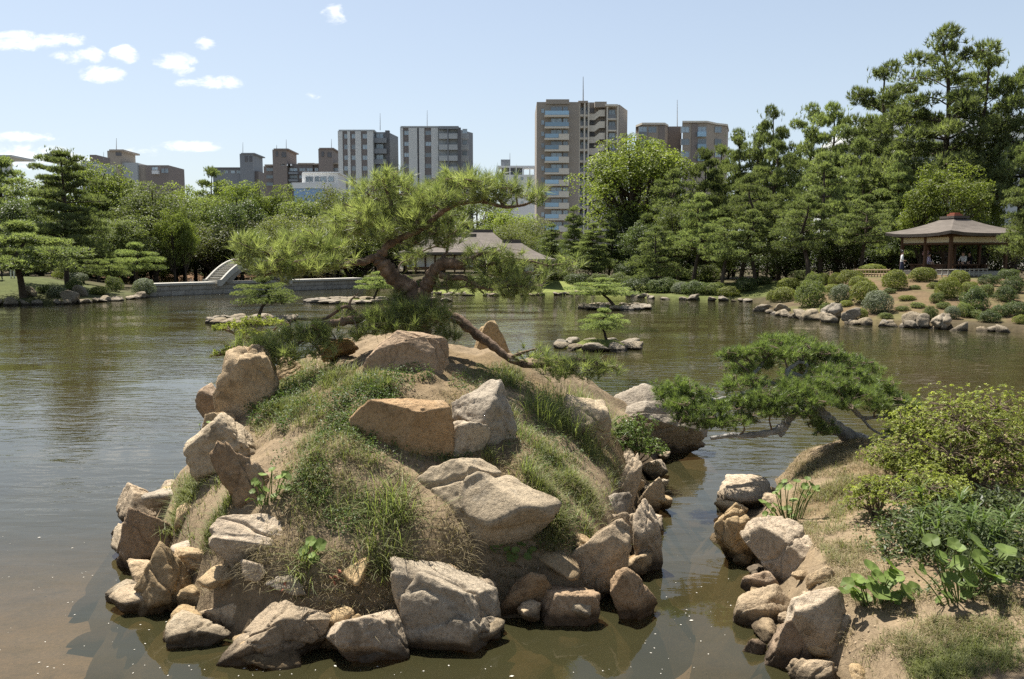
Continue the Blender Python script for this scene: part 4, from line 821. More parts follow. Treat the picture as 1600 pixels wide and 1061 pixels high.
# ================================================================== ISLAND PLANTS
def region_pts(ell, n, rng):
    us = []; vs = []
    tot = sum(a * b for _, _, a, b in ell)
    for (u, v, a, b) in ell:
        k = int(n * a * b / tot); r = np.sqrt(rng.uniform(0, 1, k)); t = rng.uniform(0, 2 * np.pi, k)
        us.append(u + a * r * np.cos(t)); vs.append(v + b * r * np.sin(t))
    P, ok = nhit(np.concatenate(us), np.concatenate(vs)); return P[ok]
def grass_patch(label, ell, n, h, wd, mat, seed, lean=.7, droop=.6, name='grass', dirn=None, cat='grass', thr=-.05):
    rng = rs(seed); P = region_pts(ell, n, rng); a = Acc()
    cl = fbm2(P[:, 0] * 3, P[:, 1] * 3, 3); keep = cl * 1.5 + rng.normal(size=len(P)) * .4 > thr; P = P[keep]
    blades(a, P - np.array([0, 0, .02]), h * (1 + .35 * cl[keep]), wd, rng, np.clip(rng.normal(.5, .22, len(P)) + .2 * cl[keep], 0, 1), lean, droop, dirn)
    o = link(name, a.mesh(name, M[mat], False)); tag(o, label, cat, kind='stuff'); return o
grass_patch('soft green grass on the left shoulder of the island', [(310, 800, 45, 55), (345, 760, 30, 40), (290, 770, 30, 25), (330, 850, 30, 20)], 8500, .19, .006, 'grass', 1, 1.0, .8)
grass_patch('green grass down the right flank of the island', [(890, 790, 60, 45), (930, 740, 40, 40), (870, 840, 40, 30), (860, 740, 45, 40), (900, 690, 60, 40)], 9500, .16, .0055, 'grass', 2, 1.0, .8, thr=.1)
grass_patch('tall light grass at the right top of the island', [(880, 650, 50, 30), (920, 670, 35, 30), (850, 640, 35, 25)], 1500, .42, .0075, 'grass_tall', 3, .9, .9)
grass_patch('thin grass round the top of the island', [(430, 610, 55, 45), (480, 590, 50, 25), (770, 590, 50, 18), (800, 625, 40, 30), (560, 600, 60, 20), (470, 640, 40, 30)], 11000, .16, .005, 'grass', 4, .9, .7, thr=-.25)
grass_patch('grass between the rocks of the middle slope', [(490, 780, 60, 60), (520, 720, 60, 50), (450, 690, 50, 50), (420, 640, 40, 40), (700, 700, 40, 30), (560, 740, 40, 40), (600, 850, 55, 60), (530, 840, 40, 40), (640, 730, 30, 20)], 8000, .14, .0055, 'grass', 5, 1.1, .9, thr=.4)
grass_patch('dry straw grass scattered over the island', [(620, 780, 330, 190), (880, 760, 90, 120), (520, 640, 120, 60), (330, 880, 90, 50)], 34000, .11, .0042, 'straw', 6, 1.4, .9)
grass_patch('dry straw grass on the crest of the near right bank', [(1300, 715, 95, 32), (1330, 740, 110, 35), (1300, 800, 70, 60), (1390, 760, 60, 40), (1400, 980, 120, 50), (1550, 960, 80, 40), (1340, 890, 50, 60)], 45000, .10, .0042, 'straw', 7, 1.2, .9)
grass_patch('green lawn grass in the lower right corner', [(1490, 1010, 130, 55), (1540, 980, 80, 50), (1420, 1040, 90, 40), (1320, 850, 40, 40), (1290, 820, 40, 30)], 20000, .085, .0045, 'grass', 8, 1.0, .8)
grass_patch('sparse green grass on the crest of the near right bank', [(1300, 760, 60, 30), (1380, 725, 50, 15), (1330, 820, 40, 40), (1230, 750, 30, 12)], 3500, .13, .005, 'grass', 9, .9, .7)
grass_patch('dry straw thatch on the hump beside the leaning trunk', [(1290, 716, 80, 32), (1360, 712, 50, 14), (1240, 740, 40, 20)], 9000, .09, .0045, 'straw', 10, 1.2, .9, thr=-1.2)
grass_patch('fallen needles and thatch littering the top of the mound', [(720, 610, 130, 45), (600, 600, 90, 30), (470, 640, 70, 60), (830, 660, 60, 50)], 16000, .06, .0035, 'straw', 12, 2.2, 1.0, thr=-.8)
def weeds(label, ell, n, size, mat, seed, h=.08, name='weeds'):
    rng = rs(seed); P = region_pts(ell, n, rng); cl = fbm2(P[:, 0] * 2.6 + 8, P[:, 1] * 2.6, 3); P = P[cl + rng.normal(size=len(P)) * .25 > -.1]; a = Acc(); n_ = len(P)
    P = P + np.stack([np.zeros(n_), np.zeros(n_), rng.uniform(0, h, n_)], -1)
    leaves(a, P, rng.normal(size=(n_, 3)) * .6 + np.array([0, -.2, 1]), size * rng.uniform(.6, 1.2, n_), rng, np.clip(rng.normal(.5, .25, n_), 0, 1), .5)
    o = link(name, a.mesh(name, M[mat], False)); tag(o, label, 'weeds', kind='stuff')
weeds('low leafy weeds in the shade below the top boulder', [(560, 640, 60, 45), (600, 610, 50, 22), (540, 690, 50, 35), (640, 590, 40, 12)], 7000, .035, 'weed', 21, .10)
weeds('feathery green weeds on the upper left slope', [(420, 600, 45, 40), (460, 650, 40, 35), (400, 650, 20, 25), (480, 600, 30, 20)], 6500, .035, 'weed', 22, .14)
weeds('low weeds on the middle left slope', [(500, 750, 60, 55), (450, 740, 30, 40), (540, 800, 40, 40), (610, 720, 40, 20)], 4500, .03, 'weed', 23, .11)
weeds('small weeds low on the right flank', [(870, 830, 60, 45), (930, 770, 40, 40), (830, 700, 40, 30)], 3000, .028, 'weed', 24, .09)
weeds('leaf litter and low weeds under the azalea', [(1450, 830, 120, 60), (1560, 800, 60, 60), (1420, 900, 70, 40)], 3500, .04, 'leaf_dark', 25, .07)
weeds('dark leafy ground cover under the azalea and spiky stems', [(1475, 835, 110, 45), (1565, 850, 60, 60), (1420, 870, 50, 40), (1540, 900, 60, 35)], 9000, .06, 'leaf_dark', 26, .26)
weeds('low weeds round the upper slab and right shoulder', [(830, 640, 60, 40), (760, 600, 60, 20), (700, 720, 40, 20), (890, 720, 50, 40)], 5000, .03, 'weed', 27, .08)
# clods and crumbs of soil
rng = rs(77); P = region_pts([(620, 740, 330, 210), (1330, 900, 200, 150), (600, 620, 150, 40)], 1100, rng); a = Acc(); D3, F3 = ico(1)
for p in P:
    s = rng.uniform(.005, .014); a.add(p + D3 * s * rng.uniform(.6, 1.2, (len(D3), 3)), F3)
o = link('soil_crumbs', a.mesh('soil_crumbs', M['rock'])); tag(o, 'crumbs of pale soil and grit on the mound and bank', 'grit', kind='stuff')
# flecks floating on the water
rng = rs(5); a = Acc(); n = 150
uv = np.concatenate([np.stack([rng.uniform(0, 260, 50), rng.uniform(800, 1055, 50)], -1), np.stack([rng.uniform(1000, 1160, 40), rng.uniform(860, 1055, 40)], -1), np.stack([rng.uniform(250, 1000, 30), rng.uniform(1040, 1058, 30)], -1)])
P = np.array([(*wat(u, v), .004) for u, v in uv]); n = len(P)
leaves(a, P, np.tile((0, 0, 1.), (n, 1)), rng.uniform(.006, .022, n) * np.where(rng.uniform(size=n) < .08, 2, 1), rng, np.ones(n) * .8, .6, .02)
o = link('floating_flecks', a.mesh('floating_flecks', M['stone_pale'], False)); tag(o, 'pale petals and flecks floating on the near water', 'debris', kind='stuff')

# single grass clumps one can point to
def tuft(label, u, v, n, h, wd, mat, seed, lean=1.0, spread=.12, droop=.9):
    rng = rs(seed); P, ok = nhit([u], [v]); p = P[0]; a = Acc()
    q = rng.normal(size=(n, 3)) * spread * np.array([1, 1, 0]); zz = near_z(p[0] + q[:, 0], p[1] + q[:, 1]) - p[2]; q[:, 2] = np.clip(zz, -.2, .2)
    blades(a, q - np.array([0, 0, .02]), h, wd, rng, np.clip(rng.normal(.55, .25, n), 0, 1), lean, droop)
    tag(link('grass_tuft', a.mesh('grass_tuft', M[mat], False), loc=p), label, 'grass tuft', 'long grass tufts on the island')
tuft('long arching grass tuft left of the largest boulder', 612, 800, 240, .42, .008, 'grass_tall', 41, 1.1, .10)
tuft('drooping grass tuft below the arching tuft', 590, 870, 200, .34, .007, 'grass', 42, 1.2, .10)
tuft('grass tuft hanging beside the pair of round leaves', 478, 900, 110, .34, .007, 'grass_tall', 43, 1.3, .05)
tuft('upright light grass tuft in front of the hidden back rock', 905, 675, 220, .50, .008, 'grass_tall', 44, .8, .13)
tuft('fine grass tuft at the right edge of the pale slab', 765, 720, 90, .22, .006, 'grass', 45, .9, .05)
tuft('thin grass stalks at the upper right shoulder', 845, 650, 120, .45, .0065, 'grass_tall', 46, .7, .12)
tuft('light grass tuft on the right flank below the slab', 830, 745, 130, .28, .006, 'grass_tall', 47, 1.0, .08)
tuft('bright grass fringe at the lower right flank', 915, 835, 150, .22, .006, 'grass_tall', 48, 1.1, .12)
tuft('grass tuft over the front boulders', 560, 930, 110, .20, .006, 'straw', 49, 1.3, .12)
tuft('wiry grass on the middle soil slope', 540, 800, 130, .26, .006, 'grass_tall', 51, 1.1, .12)
tuft('pale grass beside the pale upright slab', 820, 690, 140, .30, .0065, 'grass_tall', 52, 1.0, .10)
tuft('grass fringe at the top right skyline of the mound', 790, 590, 150, .24, .006, 'grass_tall', 53, .9, .14)
tuft('grass tuft on the left shoulder above the rounded rock', 290, 800, 170, .24, .006, 'grass', 50, 1.2, .14)

# round-leaved plants: each leaf is a part
def bigleaf_mesh():
    n = 22; th = np.linspace(.16, 2 * np.pi - .16, n) - np.pi / 2 + np.pi; V = [(0, 0, 0)]; 
    for ring, rr in ((1, .5), (2, 1.0)):
        for k, t in enumerate(th):
            r = rr * (.95 + .08 * math.cos(5 * t)) ; V.append((r * math.cos(t + np.pi), r * math.sin(t + np.pi), .16 * rr * rr - .05 * math.sin(4 * t) * rr + .02))
    Fc = [(0, k + 1, k + 2) for k in range(n - 1)]; Q = [(1 + k, 1 + n + k, 2 + n + k, 2 + k) for k in range(n - 1)]
    var = np.array([.9] + [.5 + .2 * (k % 3 == 0) for k in range(n)] + [.45] * n)
    return mkmesh('leaf', np.array(V), [np.array(Fc), np.array(Q)], M['bigleaf'], var)
LEAFM = bigleaf_mesh()
def round_plant(label, spots, seed, size=.085, stem_h=.12, grp='round leaved plants'):
    r_ = random.Random(seed); uu = sum(s[0] for s in spots) / len(spots); vv = max(s[1] for s in spots)
    P, ok = nhit([uu], [min(vv + 10, 1055)]); base = Vector(P[0]); root = empty('round_leaved_plant', base)
    for (u, v, sc_) in spots + [(a + r_.uniform(-16, 16), b + r_.uniform(-8, 14), c_ * .8) for a, b, c_ in spots]:
        c = at(u, v, base.y + r_.uniform(-.10, .06)); zz = float(near_z(np.array([c.x]), np.array([c.y]))[0]); c.z = max(c.z, zz + .03)
        s = size * sc_ * .64 * r_.uniform(.85, 1.1); l = c - base
        link('leaf', LEAFM, root, loc=l, scale=(s, s, s), rot=(r_.uniform(.15, .95), r_.uniform(-.5, .5), r_.uniform(-1.4, 1.4)))
        a = Acc(); st = np.array([l.x * .35 + r_.uniform(-.03, .03), l.y * .3 + .02, -.03]); 
        tube(a, catmull([st, (st + np.array(l)) / 2 + np.array([0, .02, .03]), np.array(l)], 5), [.006, .004], 5); link('stem', a.mesh('stem', M['shrub_bright']), root)
    tag(root, label, 'plant', grp)
round_plant('pale round leaved plant on the rusty brown block', [(410, 742, .9), (438, 746, 1.2), (425, 733, .7), (402, 756, .8), (415, 765, .8), (440, 762, .8), (428, 775, .7), (408, 778, .7), (395, 768, .6)], 1)
round_plant('pair of glossy round leaves above the broad flat slab', [(476, 860, 1.1), (500, 852, 1.1), (488, 868, .8), (470, 870, .7)], 2)
round_plant('shaded round leaved plant under the largest boulder', [(778, 868, 1.0), (800, 870, 1.1), (824, 870, .9), (833, 858, .6), (812, 862, .7), (792, 858, .7)], 3)
round_plant('round leaved plant growing over the bank rocks', [(1200, 790, 1), (1215, 775, 1), (1232, 762, 1), (1245, 752, .9), (1258, 760, .9), (1275, 764, .9), (1222, 795, .9), (1240, 782, 1), (1206, 808, .8), (1255, 775, .7), (1226, 752, .7), (1262, 748, .8), (1196, 803, .8), (1236, 800, .8)], 4)
round_plant('broad leaved plant in front of the azalea', [(1340, 905, 1.1), (1362, 888, 1.3), (1392, 884, 1.2), (1404, 908, 1.1), (1372, 925, 1.6), (1415, 925, 1.3), (1334, 925, 1.0), (1390, 900, .9), (1350, 935, .9), (1325, 912, .9), (1398, 935, 1.0), (1352, 912, .9)], 5, .1)
round_plant('tall broad leaved plant at the right among spiky stems', [(1522, 845, 1.6), (1540, 895, 1.7), (1500, 880, 1.1), (1470, 870, 1.1), (1485, 905, 1.1), (1515, 905, 1.1), (1455, 845, 1), (1572, 860, 1.2), (1440, 890, .9), (1530, 870, 1), (1490, 850, 1), (1560, 905, 1.0), (1480, 930, .8), (1510, 930, .8)], 6, .095)
round_plant('few heart shaped leaves hanging at the far left rocks', [(318, 688, .6), (308, 690, .8), (316, 703, .7), (326, 660, .5)], 7)

# leafy shrubs
def twig_shrub(name, label, u, v, wpx, hpx, Yoff, n_sh, leaf, mat, seed, cat='shrub', rosette=6, embed=.02, bark='twig', clump=14, fill=.9):
    """small-leaved shrub: many stems, leaf rosettes at their ends grouped in uneven clumps"""
    rng = rs(seed); P, ok = nhit([u], [v]); base = P[0] + np.array([0, Yoff, 0]); base[2] = max(near_z(base[0:1], base[1:2])[0], .0); m = base[1] / F
    rx = wpx * m / 2; h = hpx * m; root = empty(name, base); tw = Acc(); lf = Acc()
    cc = unit(rng.normal(size=(clump, 3)) + np.array([0, 0, .35])); cc[:, 2] = np.abs(cc[:, 2]) ; rr = rng.uniform(.5, .9, (clump, 1))
    CC = cc * rr * np.array([rx, rx * .8, h * .75]) + np.array([0, 0, h * .22])
    for c in CC:
        a = np.array([rng.normal() * .06 * rx, rng.normal() * .06 * rx, 0]); md = (a + c) * .5 + rng.normal(size=3) * .1 * rx + np.array([0, 0, -.06 * h])
        tube(tw, catmull([a, md, c], 6), [.014, .006], 5, .1)
        n = n_sh // clump; q = unit(rng.normal(size=(n, 3))) * rng.uniform(.35, 1, (n, 1)) ** .5; q[:, 2] = np.where(q[:, 2] < 0, q[:, 2] * .5, q[:, 2])
        sz = rng.uniform(.75, 1.2) * min(rx, h) * .42; S = c + q * sz * np.array([1.25, 1.2, .8])
        for s in S[::4]: tube(tw, np.array([c, (c + s) / 2 + rng.normal(size=3) * .02, s]), [.005, .002], 4)
        D = unit(q + np.array([0, 0, .6])); vv = np.clip(rng.normal(.5, .18, n) + rng.normal() * .14, 0, 1)
        for k in range(rosette):
            dd = unit(D + rng.normal(size=D.shape) * .55)
            leaves(lf, S + dd * leaf * .6, unit(D + .5 * rng.normal(size=D.shape)), leaf * rng.uniform(.7, 1.2, n), rng, np.clip(vv + rng.normal(size=n) * .12, 0, 1), .48)
    link('stems', tw.mesh('stems', M[bark]), root); link('foliage', lf.mesh('foliage', M[mat], False), root)
    tag(root, label, cat); return root
twig_shrub('azalea_shrub', 'large yellow green azalea mass at the right edge of the view', 1555, 790, 240, 165, .55, 3800, .036, 'azalea_near', 61, clump=30)
twig_shrub('azalea_shrub', 'left lobe of azalea, reaching towards the leaning trunk', 1450, 775, 130, 100, .5, 1500, .036, 'azalea_near', 62, clump=16)
twig_shrub('azalea_shrub', 'low front azalea hanging over the spiky stems', 1475, 815, 150, 70, .25, 1200, .034, 'azalea_near', 63, clump=14)
twig_shrub('azalea_shrub', 'small half bare azalea with visible twigs', 1370, 808, 90, 72, .05, 420, .032, 'azalea_near', 64, clump=12)
twig_shrub('leafy_shrub', 'bright leafy shrub between the tall grass and the overhanging rock', 992, 735, 92, 95, .1, 1000, .042, 'shrub_bright', 65, clump=16, rosette=5)
# spiky bamboo grass
rng = rs(90); P, ok = nhit([1490], [880]); root = empty('bamboo_grass', P[0])
for k in range(16):
    a = Acc(); x, y = rng.normal(size=2) * np.array([.22, .12]); hh = rng.uniform(.3, .62); tx, ty = x + rng.normal() * .12, y - abs(rng.normal()) * .1
    pts = catmull([(x, y, -.02), ((x + tx) / 2, (y + ty) / 2, hh * .6), (tx, ty, hh)], 5); tube(a, pts, [.005, .003], 5); link('stem', a.mesh('stem', M['shrub_bright']), root)
    b = Acc(); tips = np.array([pts[-1]] * 9 + [pts[-3]] * 4 + [pts[-5]] * 3); blades(b, tips, .2, .016, rng, np.clip(rng.normal(.6, .2, 16), 0, 1), 1.7, .9); link('leaf_spray', b.mesh('leaf_spray', M['weed'], False), root)
tag(root, 'spiky bamboo grass with narrow leaves in front of the azalea', 'plant')
# red fallen leaves
rng = rs(3)
for i, (u, v, lab) in enumerate([(440, 925, 'small withered red plant on the lower left soil'), (526, 912, 'small withered red plant left of the drooping grass tuft')]):
    P, ok = nhit([u], [v]); e = empty('withered_plant', P[0]); tag(e, lab, 'plant')
    for j in range(9):
        a = Acc(); leaves(a, rng.normal(size=(1, 3)) * .03 + np.array([0, 0, .05]), rng.normal(size=(1, 3)), np.array([.06]), rng, np.ones(1) * .5); link('leaf', a.mesh('leaf', M['red_tile'], False), e)
# ================================================================== TREES (kinds built once at height 10, copied with their parts)
KIND = {}
def reg(kind, tr, cr, trunk_mat, leaf_mat, width):
    KIND.setdefault(kind, []).append((tr.mesh('trunk', M[trunk_mat]), cr.mesh('crown', M[leaf_mat], False), width))
def broad(kind, seed, mat, W=8, z0=2.0, clumps=60, leaf=.26, per=110, cr_=(.9, 1.5), topf=1.0, trunk=.28, drop=.35):
    rng = rs(seed); tr = Acc(); cr = Acc(); rx = W / 2; rz = (10 - z0) / 2; zc = z0 + rz
    d = unit(rng.normal(size=(clumps, 3)) + np.array([0, 0, .25])); rr = rng.uniform(.35, .86, (clumps, 1)) ** .7
    prof = 1 + .16 * fbm(d * 1.6 + seed, 2)[:, None]
    Cc = d * rr * prof * np.array([rx, rx, rz * topf]) * .88 + np.array([0, 0, zc])
    tube(tr, catmull([(0, 0, -.6), (.12, .05, z0 * .8), (-.1, .1, zc * .8), (.05, 0, zc + rz * .4)], 5), [trunk, trunk * .75, trunk * .45, .05], 8, .12, seed)
    for i, c in enumerate(Cc):
        if i % 2 == 0:
            z_ = rng.uniform(z0 * .6, max(z0 * .7, min(zc, c[2] - .6))); a = np.array([0, 0, z_])
            tube(tr, catmull([a, a * .4 + c * .6 + np.array([0, 0, -.35]), c], 4), [trunk * .34, .04], 5)
        r = rng.uniform(*cr_) * (W / 8) ; n = int(per * rng.uniform(.8, 1.2)); v = rng.normal() * .16
        q = unit(rng.normal(size=(n, 3)) + np.array([0, 0, drop + .25])); rad = np.where(rng.uniform(size=(n, 1)) < .8, rng.uniform(.85, 1.06, (n, 1)), rng.uniform(.3, .85, (n, 1)))
        P = c + q * rad * np.array([r, r, r * .72]) * (1 + .25 * vnoise(q * 2.5 + i * 3.3)[:, None])
        leaves(cr, P, q * .8 + rng.normal(size=(n, 3)) * .5 + np.array([0, 0, .3]), leaf * rng.uniform(.6, 1.25, n), rng, np.clip(.5 + v + rng.normal(size=n) * .2, 0, 1), .62)
    reg(kind, tr, cr, 'bark_far', mat, W)
def pine(kind, seed, W=7, z0=2.5, tiers=9, per_t=5, pad=(.7, 1.25), tn=70, nl=.30, lean=.5, mat='needle_far', flat=.42, k=9, taper=3.0, wid=.05, trunk=.24):
    rng = rs(seed); tr = Acc(); cr = Acc()
    a1, a2 = rng.normal(size=2) * lean
    sp_ = catmull([(0, 0, -.6), (a1 * .4, a2 * .4, 2.5), (a1 - a2 * .3, a2, 5.5), (a1 * .8, a2 * .6 + a1 * .3, 8), (a1 * .7, a2 * .5, 9.7)], 8)
    tube(tr, sp_, [trunk, trunk * .8, trunk * .6, trunk * .35, .05], 9, .12, seed)
    zz = np.linspace(z0, 9.6, tiers)
    for ti, z in enumerate(zz):
        t = (z - z0) / (9.6 - z0); R_ = W / 2 * (1 - t ** taper) ** .55 * rng.uniform(.7, 1.12) + .35; a0 = rng.uniform(0, 6.28); m_ = max(2, int(per_t * (1.1 - .6 * t)))
        b0 = np.array([np.interp(z - .3, sp_[:, 2], sp_[:, c]) for c in (0, 1, 2)])
        for j in range(m_):
            an = a0 + j * 6.283 / m_ + rng.normal() * .35; L_ = R_ * rng.uniform(.55, 1.0)
            tip = b0 + np.array([math.cos(an) * L_, math.sin(an) * L_, rng.uniform(-.25, .45) + .3])
            tube(tr, catmull([b0, (b0 + tip) / 2 + np.array([0, 0, rng.uniform(-.05, .3)]), tip], 4), [trunk * .3 * (1.1 - t), .03], 5)
            for (c, f) in ((tip, 1.0), (b0 * .45 + tip * .55 + np.array([0, 0, .15]), .8)):
                if f < 1 and L_ < 1.0: continue
                pr = rng.uniform(*pad) * f * (1.15 - .45 * t); n = int(tn * f * rng.uniform(.7, 1.2))
                q = unit(rng.normal(size=(n, 3)) + np.array([0, 0, .3])) * rng.uniform(.35, 1, (n, 1)) ** .5
                P = c + q * np.array([pr, pr, pr * flat]) * (1 + .3 * vnoise(q * 2 + ti * 3 + j)[:, None])
                v = rng.normal() * .14
                needles(cr, P, q * .8 + np.array([0, 0, .55]) + rng.normal(size=(n, 3)) * .2, k, nl, wid, .5, rng, np.clip(.5 + v + rng.normal(size=n) * .2, 0, 1))
    n = 60; P = sp_[-1] + rng.normal(size=(n, 3)) * np.array([.55, .55, .16]); needles(cr, P, rng.normal(size=(n, 3)) * .4 + np.array([0, 0, 1]), k, nl, wid, .5, rng, np.clip(rng.normal(.5, .2, n), 0, 1))
    reg(kind, tr, cr, 'bark_far', mat, W)
for s in range(3): broad('mid', 10 + s, 'leaf_mid', z0=1.2, clumps=64, leaf=.22, per=190, cr_=(.8, 1.3))
for s in range(3): broad('light', 20 + s, 'leaf_light', z0=1.6, clumps=72, leaf=.2, per=180, cr_=(.7, 1.1))
for s in range(2): broad('dark', 30 + s, 'leaf_dark', z0=.8, leaf=.22, per=190, cr_=(.8, 1.3))
for s in range(2): broad('olive', 40 + s, 'leaf_olive', W=11, z0=2.6, clumps=80, leaf=.24, per=120, cr_=(.8, 1.3), trunk=.2)
for s in range(2): broad('fine', 50 + s, 'leaf_mid', W=8, z0=.8, clumps=80, leaf=.17, per=210, cr_=(.8, 1.3), drop=.1)
broad('great', 60, 'leaf_light', W=9, z0=2.2, clumps=120, leaf=.17, per=190, cr_=(.6, 1.0), topf=1.05, trunk=.32)
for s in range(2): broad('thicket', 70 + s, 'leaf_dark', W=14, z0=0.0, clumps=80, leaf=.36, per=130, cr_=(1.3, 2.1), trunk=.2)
for s in range(4): pine('pine', 100 + s, W=7.5, z0=2.2, tiers=10, per_t=6, tn=85, nl=.26)
for s in range(3): pine('tallpine', 120 + s, W=6.6, z0=4.0, tiers=9, per_t=5, tn=95, nl=.24, lean=.8, taper=2.4, pad=(.6, 1.15), wid=.042)
for s in range(2): pine('layered', 140 + s, W=6.0, z0=2.0, tiers=11, per_t=7, tn=110, nl=.22, flat=.26, pad=(.75, 1.15), taper=1.2, wid=.042, lean=.3)
for s in range(2): pine('lowpine', 160 + s, W=13, z0=4.5, tiers=4, per_t=8, tn=150, nl=.42, flat=.3, pad=(1.7, 2.6), taper=2.0, lean=1.6, mat='needle_far', wid=.08, trunk=.4)
for s in range(3): pine('barepine', 190 + s, W=8.5, z0=4.4, tiers=7, per_t=6, tn=95, nl=.26, lean=1.1, taper=3.0, trunk=.3)
pine('leftpine', 180, W=7, z0=2.4, tiers=12, per_t=8, tn=110, nl=.22, flat=.24, pad=(.7, 1.15), taper=4, wid=.042, lean=.35)
CNT = {}
def tree(kind, u, vt, Y, wpx, label, cat='tree', name='tree', group=None, var=None, base=None, rz=None):
    i = CNT.get(kind, 0); CNT[kind] = i + 1; K = KIND[kind]; tm, cm, W = K[(i if var is None else var) % len(K)]
    tp = at(u, vt, Y); zb = gz(tp.x, Y) if base is None else base
    if zb < 0.05 and base is None: zb = 0.1
    H = tp.z - zb; m = Y / F
    root = empty(name, (tp.x, Y, zb), rz=(i * 2.399 + u * .01) if rz is None else rz, scale=(wpx * m / W, wpx * m / W, H / 10))
    link('trunk', tm, root); link('crown', cm, root); tag(root, label, cat, group); return root
# ---- left shore
tree('leftpine', 92, 230, 62, 116, 'tall dark layered pine standing alone on the left bank', 'pine tree', 'pine_tree', var=0, rz=.6)
tree('lowpine', 30, 352, 56, 190, 'low spreading pine over the left edge, beside the strolling people', 'pine tree', 'pine_tree', var=0, rz=2.2)
BACK = [('light', 128, 236, 104, 100), ('pine', 8, 250, 96, 90), ('mid', 45, 262, 108, 110), ('mid', 172, 250, 106, 80), ('dark', 198, 268, 112, 80), ('fine', 238, 272, 96, 110), ('light', 268, 282, 112, 80), ('light', 300, 292, 114, 70), ('mid', 320, 300, 110, 70),
        ('pine', 338, 266, 118, 60), ('light', 362, 270, 116, 70), ('dark', 372, 300, 106, 80), ('light', 408, 282, 116, 60), ('light', 440, 284, 116, 66), ('mid', 474, 300, 108, 80), ('olive', 508, 290, 112, 80), ('mid', 546, 292, 114, 80), ('light', 585, 294, 110, 70),
        ('mid', 630, 296, 112, 90), ('light', 690, 300, 110, 90), ('mid', 745, 300, 108, 90), ('light', 795, 318, 104, 90), ('olive', 830, 340, 98, 70)]
for i, (k, u, vt, Y, wp) in enumerate(BACK):
    wd = {'light': 'bright yellow green tree', 'mid': 'green broadleaf tree', 'dark': 'dark green round tree', 'fine': 'fine leaved grey green tree', 'pine': 'dark pine', 'olive': 'olive green tree'}[k]
    tree(k, u, vt, Y, wp * 1.4, '%s, %s from left in back row left of the tower' % (wd, nth(i + 1)), 'tree', 'tree', 'back row of trees left of the tower')
FRONT = [('light', 268, 318, 92, 50), ('light', 286, 322, 93, 40), ('olive', 330, 350, 104, 110), ('olive', 400, 340, 106, 120), ('olive', 455, 335, 100, 110), ('mid', 205, 330, 90, 80), ('fine', 150, 330, 88, 80), ('dark', 185, 345, 94, 80), ('dark', 20, 300, 84, 100), ('dark', 120, 320, 92, 90),
         ('olive', 520, 335, 98, 120), ('mid', 570, 345, 100, 100), ('olive', 620, 345, 100, 90), ('fine', 285, 370, 112, 60), ('mid', 480, 372, 104, 80), ('mid', 545, 375, 100, 80), ('olive', 800, 350, 90, 80), ('light', 770, 345, 92, 70), ('dark', 60, 330, 88, 80), ('olive', 245, 365, 116, 70), ('mid', 360, 375, 113, 80), ('mid', 420, 380, 112, 70)]
for i, (k, u, vt, Y, wp) in enumerate(sorted(FRONT, key=lambda q: q[1])):
    wd = {'light': 'small bright green tree', 'mid': 'leafy green tree', 'dark': 'shadowy dark tree', 'fine': 'feathery green tree', 'olive': 'spreading olive cherry like tree'}[k]
    tree(k, u, vt, Y, wp * 1.25, '%s, %s from left in front row behind the bridge' % (wd, nth(i + 1)), 'tree', 'tree', 'front row of trees behind the bridge')
for i, (u, v, Y, wp) in enumerate([(212, 382, 78, 80), (180, 398, 72, 60), (130, 400, 70, 60)]):
    tree('lowpine', u, v, Y, wp, 'low flat pine behind the left bank, %s from the bridge' % nth(i + 1), 'pine tree', 'pine_tree', 'low pines behind the left bank')
# ---- middle and right
tree('great', 994, 208, 86, 238, 'great round tree with bright tips, right of the tower', 'tree', 'tree', rz=1.0)
MID = [('layered', 896, 318, 80, 44), ('layered', 862, 345, 82, 40), ('layered', 930, 343, 78, 60), ('layered', 952, 330, 80, 44), ('dark', 985, 310, 84, 70), ('dark', 1010, 330, 76, 80), ('pine', 1052, 262, 78, 90), ('pine', 1100, 232, 84, 80), ('tallpine', 1126, 210, 88, 70), ('tallpine', 1152, 186, 84, 64), ('barepine', 1084, 300, 66, 90), ('tallpine', 1190, 178, 80, 70),
       ('tallpine', 1216, 152, 82, 66), ('tallpine', 1272, 148, 80, 84), ('barepine', 1160, 270, 66, 100), ('barepine', 1225, 215, 70, 96), ('tallpine', 1320, 150, 78, 90), ('barepine', 1290, 240, 64, 110), ('tallpine', 1372, 88, 74, 110), ('tallpine', 1440, 40, 68, 150), ('tallpine', 1402, 120, 76, 100), ('barepine', 1185, 325, 62, 90), ('barepine', 1130, 335, 62, 80), ('pine', 1345, 215, 70, 90),
       ('barepine', 1268, 300, 58, 110), ('tallpine', 1556, 66, 66, 120), ('tallpine', 1604, 92, 64, 100), ('layered', 1405, 232, 64, 66), ('barepine', 1350, 300, 60, 90), ('dark', 1310, 350, 64, 90), ('light', 1484, 236, 59, 130), ('light', 1445, 262, 60, 80), ('olive', 1530, 225, 76, 100), ('light', 1545, 285, 66, 70), ('dark', 1450, 330, 66, 90), ('dark', 1390, 345, 64, 70), ('pine', 1030, 350, 68, 70), ('mid', 1510, 320, 64, 80), ('olive', 1585, 345, 58, 80), ('dark', 1230, 370, 66, 80), ('mid', 1062, 300, 72, 80), ('light', 1132, 335, 66, 56), ('olive', 1202, 300, 70, 80), ('mid', 1252, 318, 66, 70), ('mid', 1330, 285, 68, 80), ('light', 1412, 300, 66, 60), ('olive', 1105, 340, 74, 70), ('olive', 1330, 345, 72, 70)]
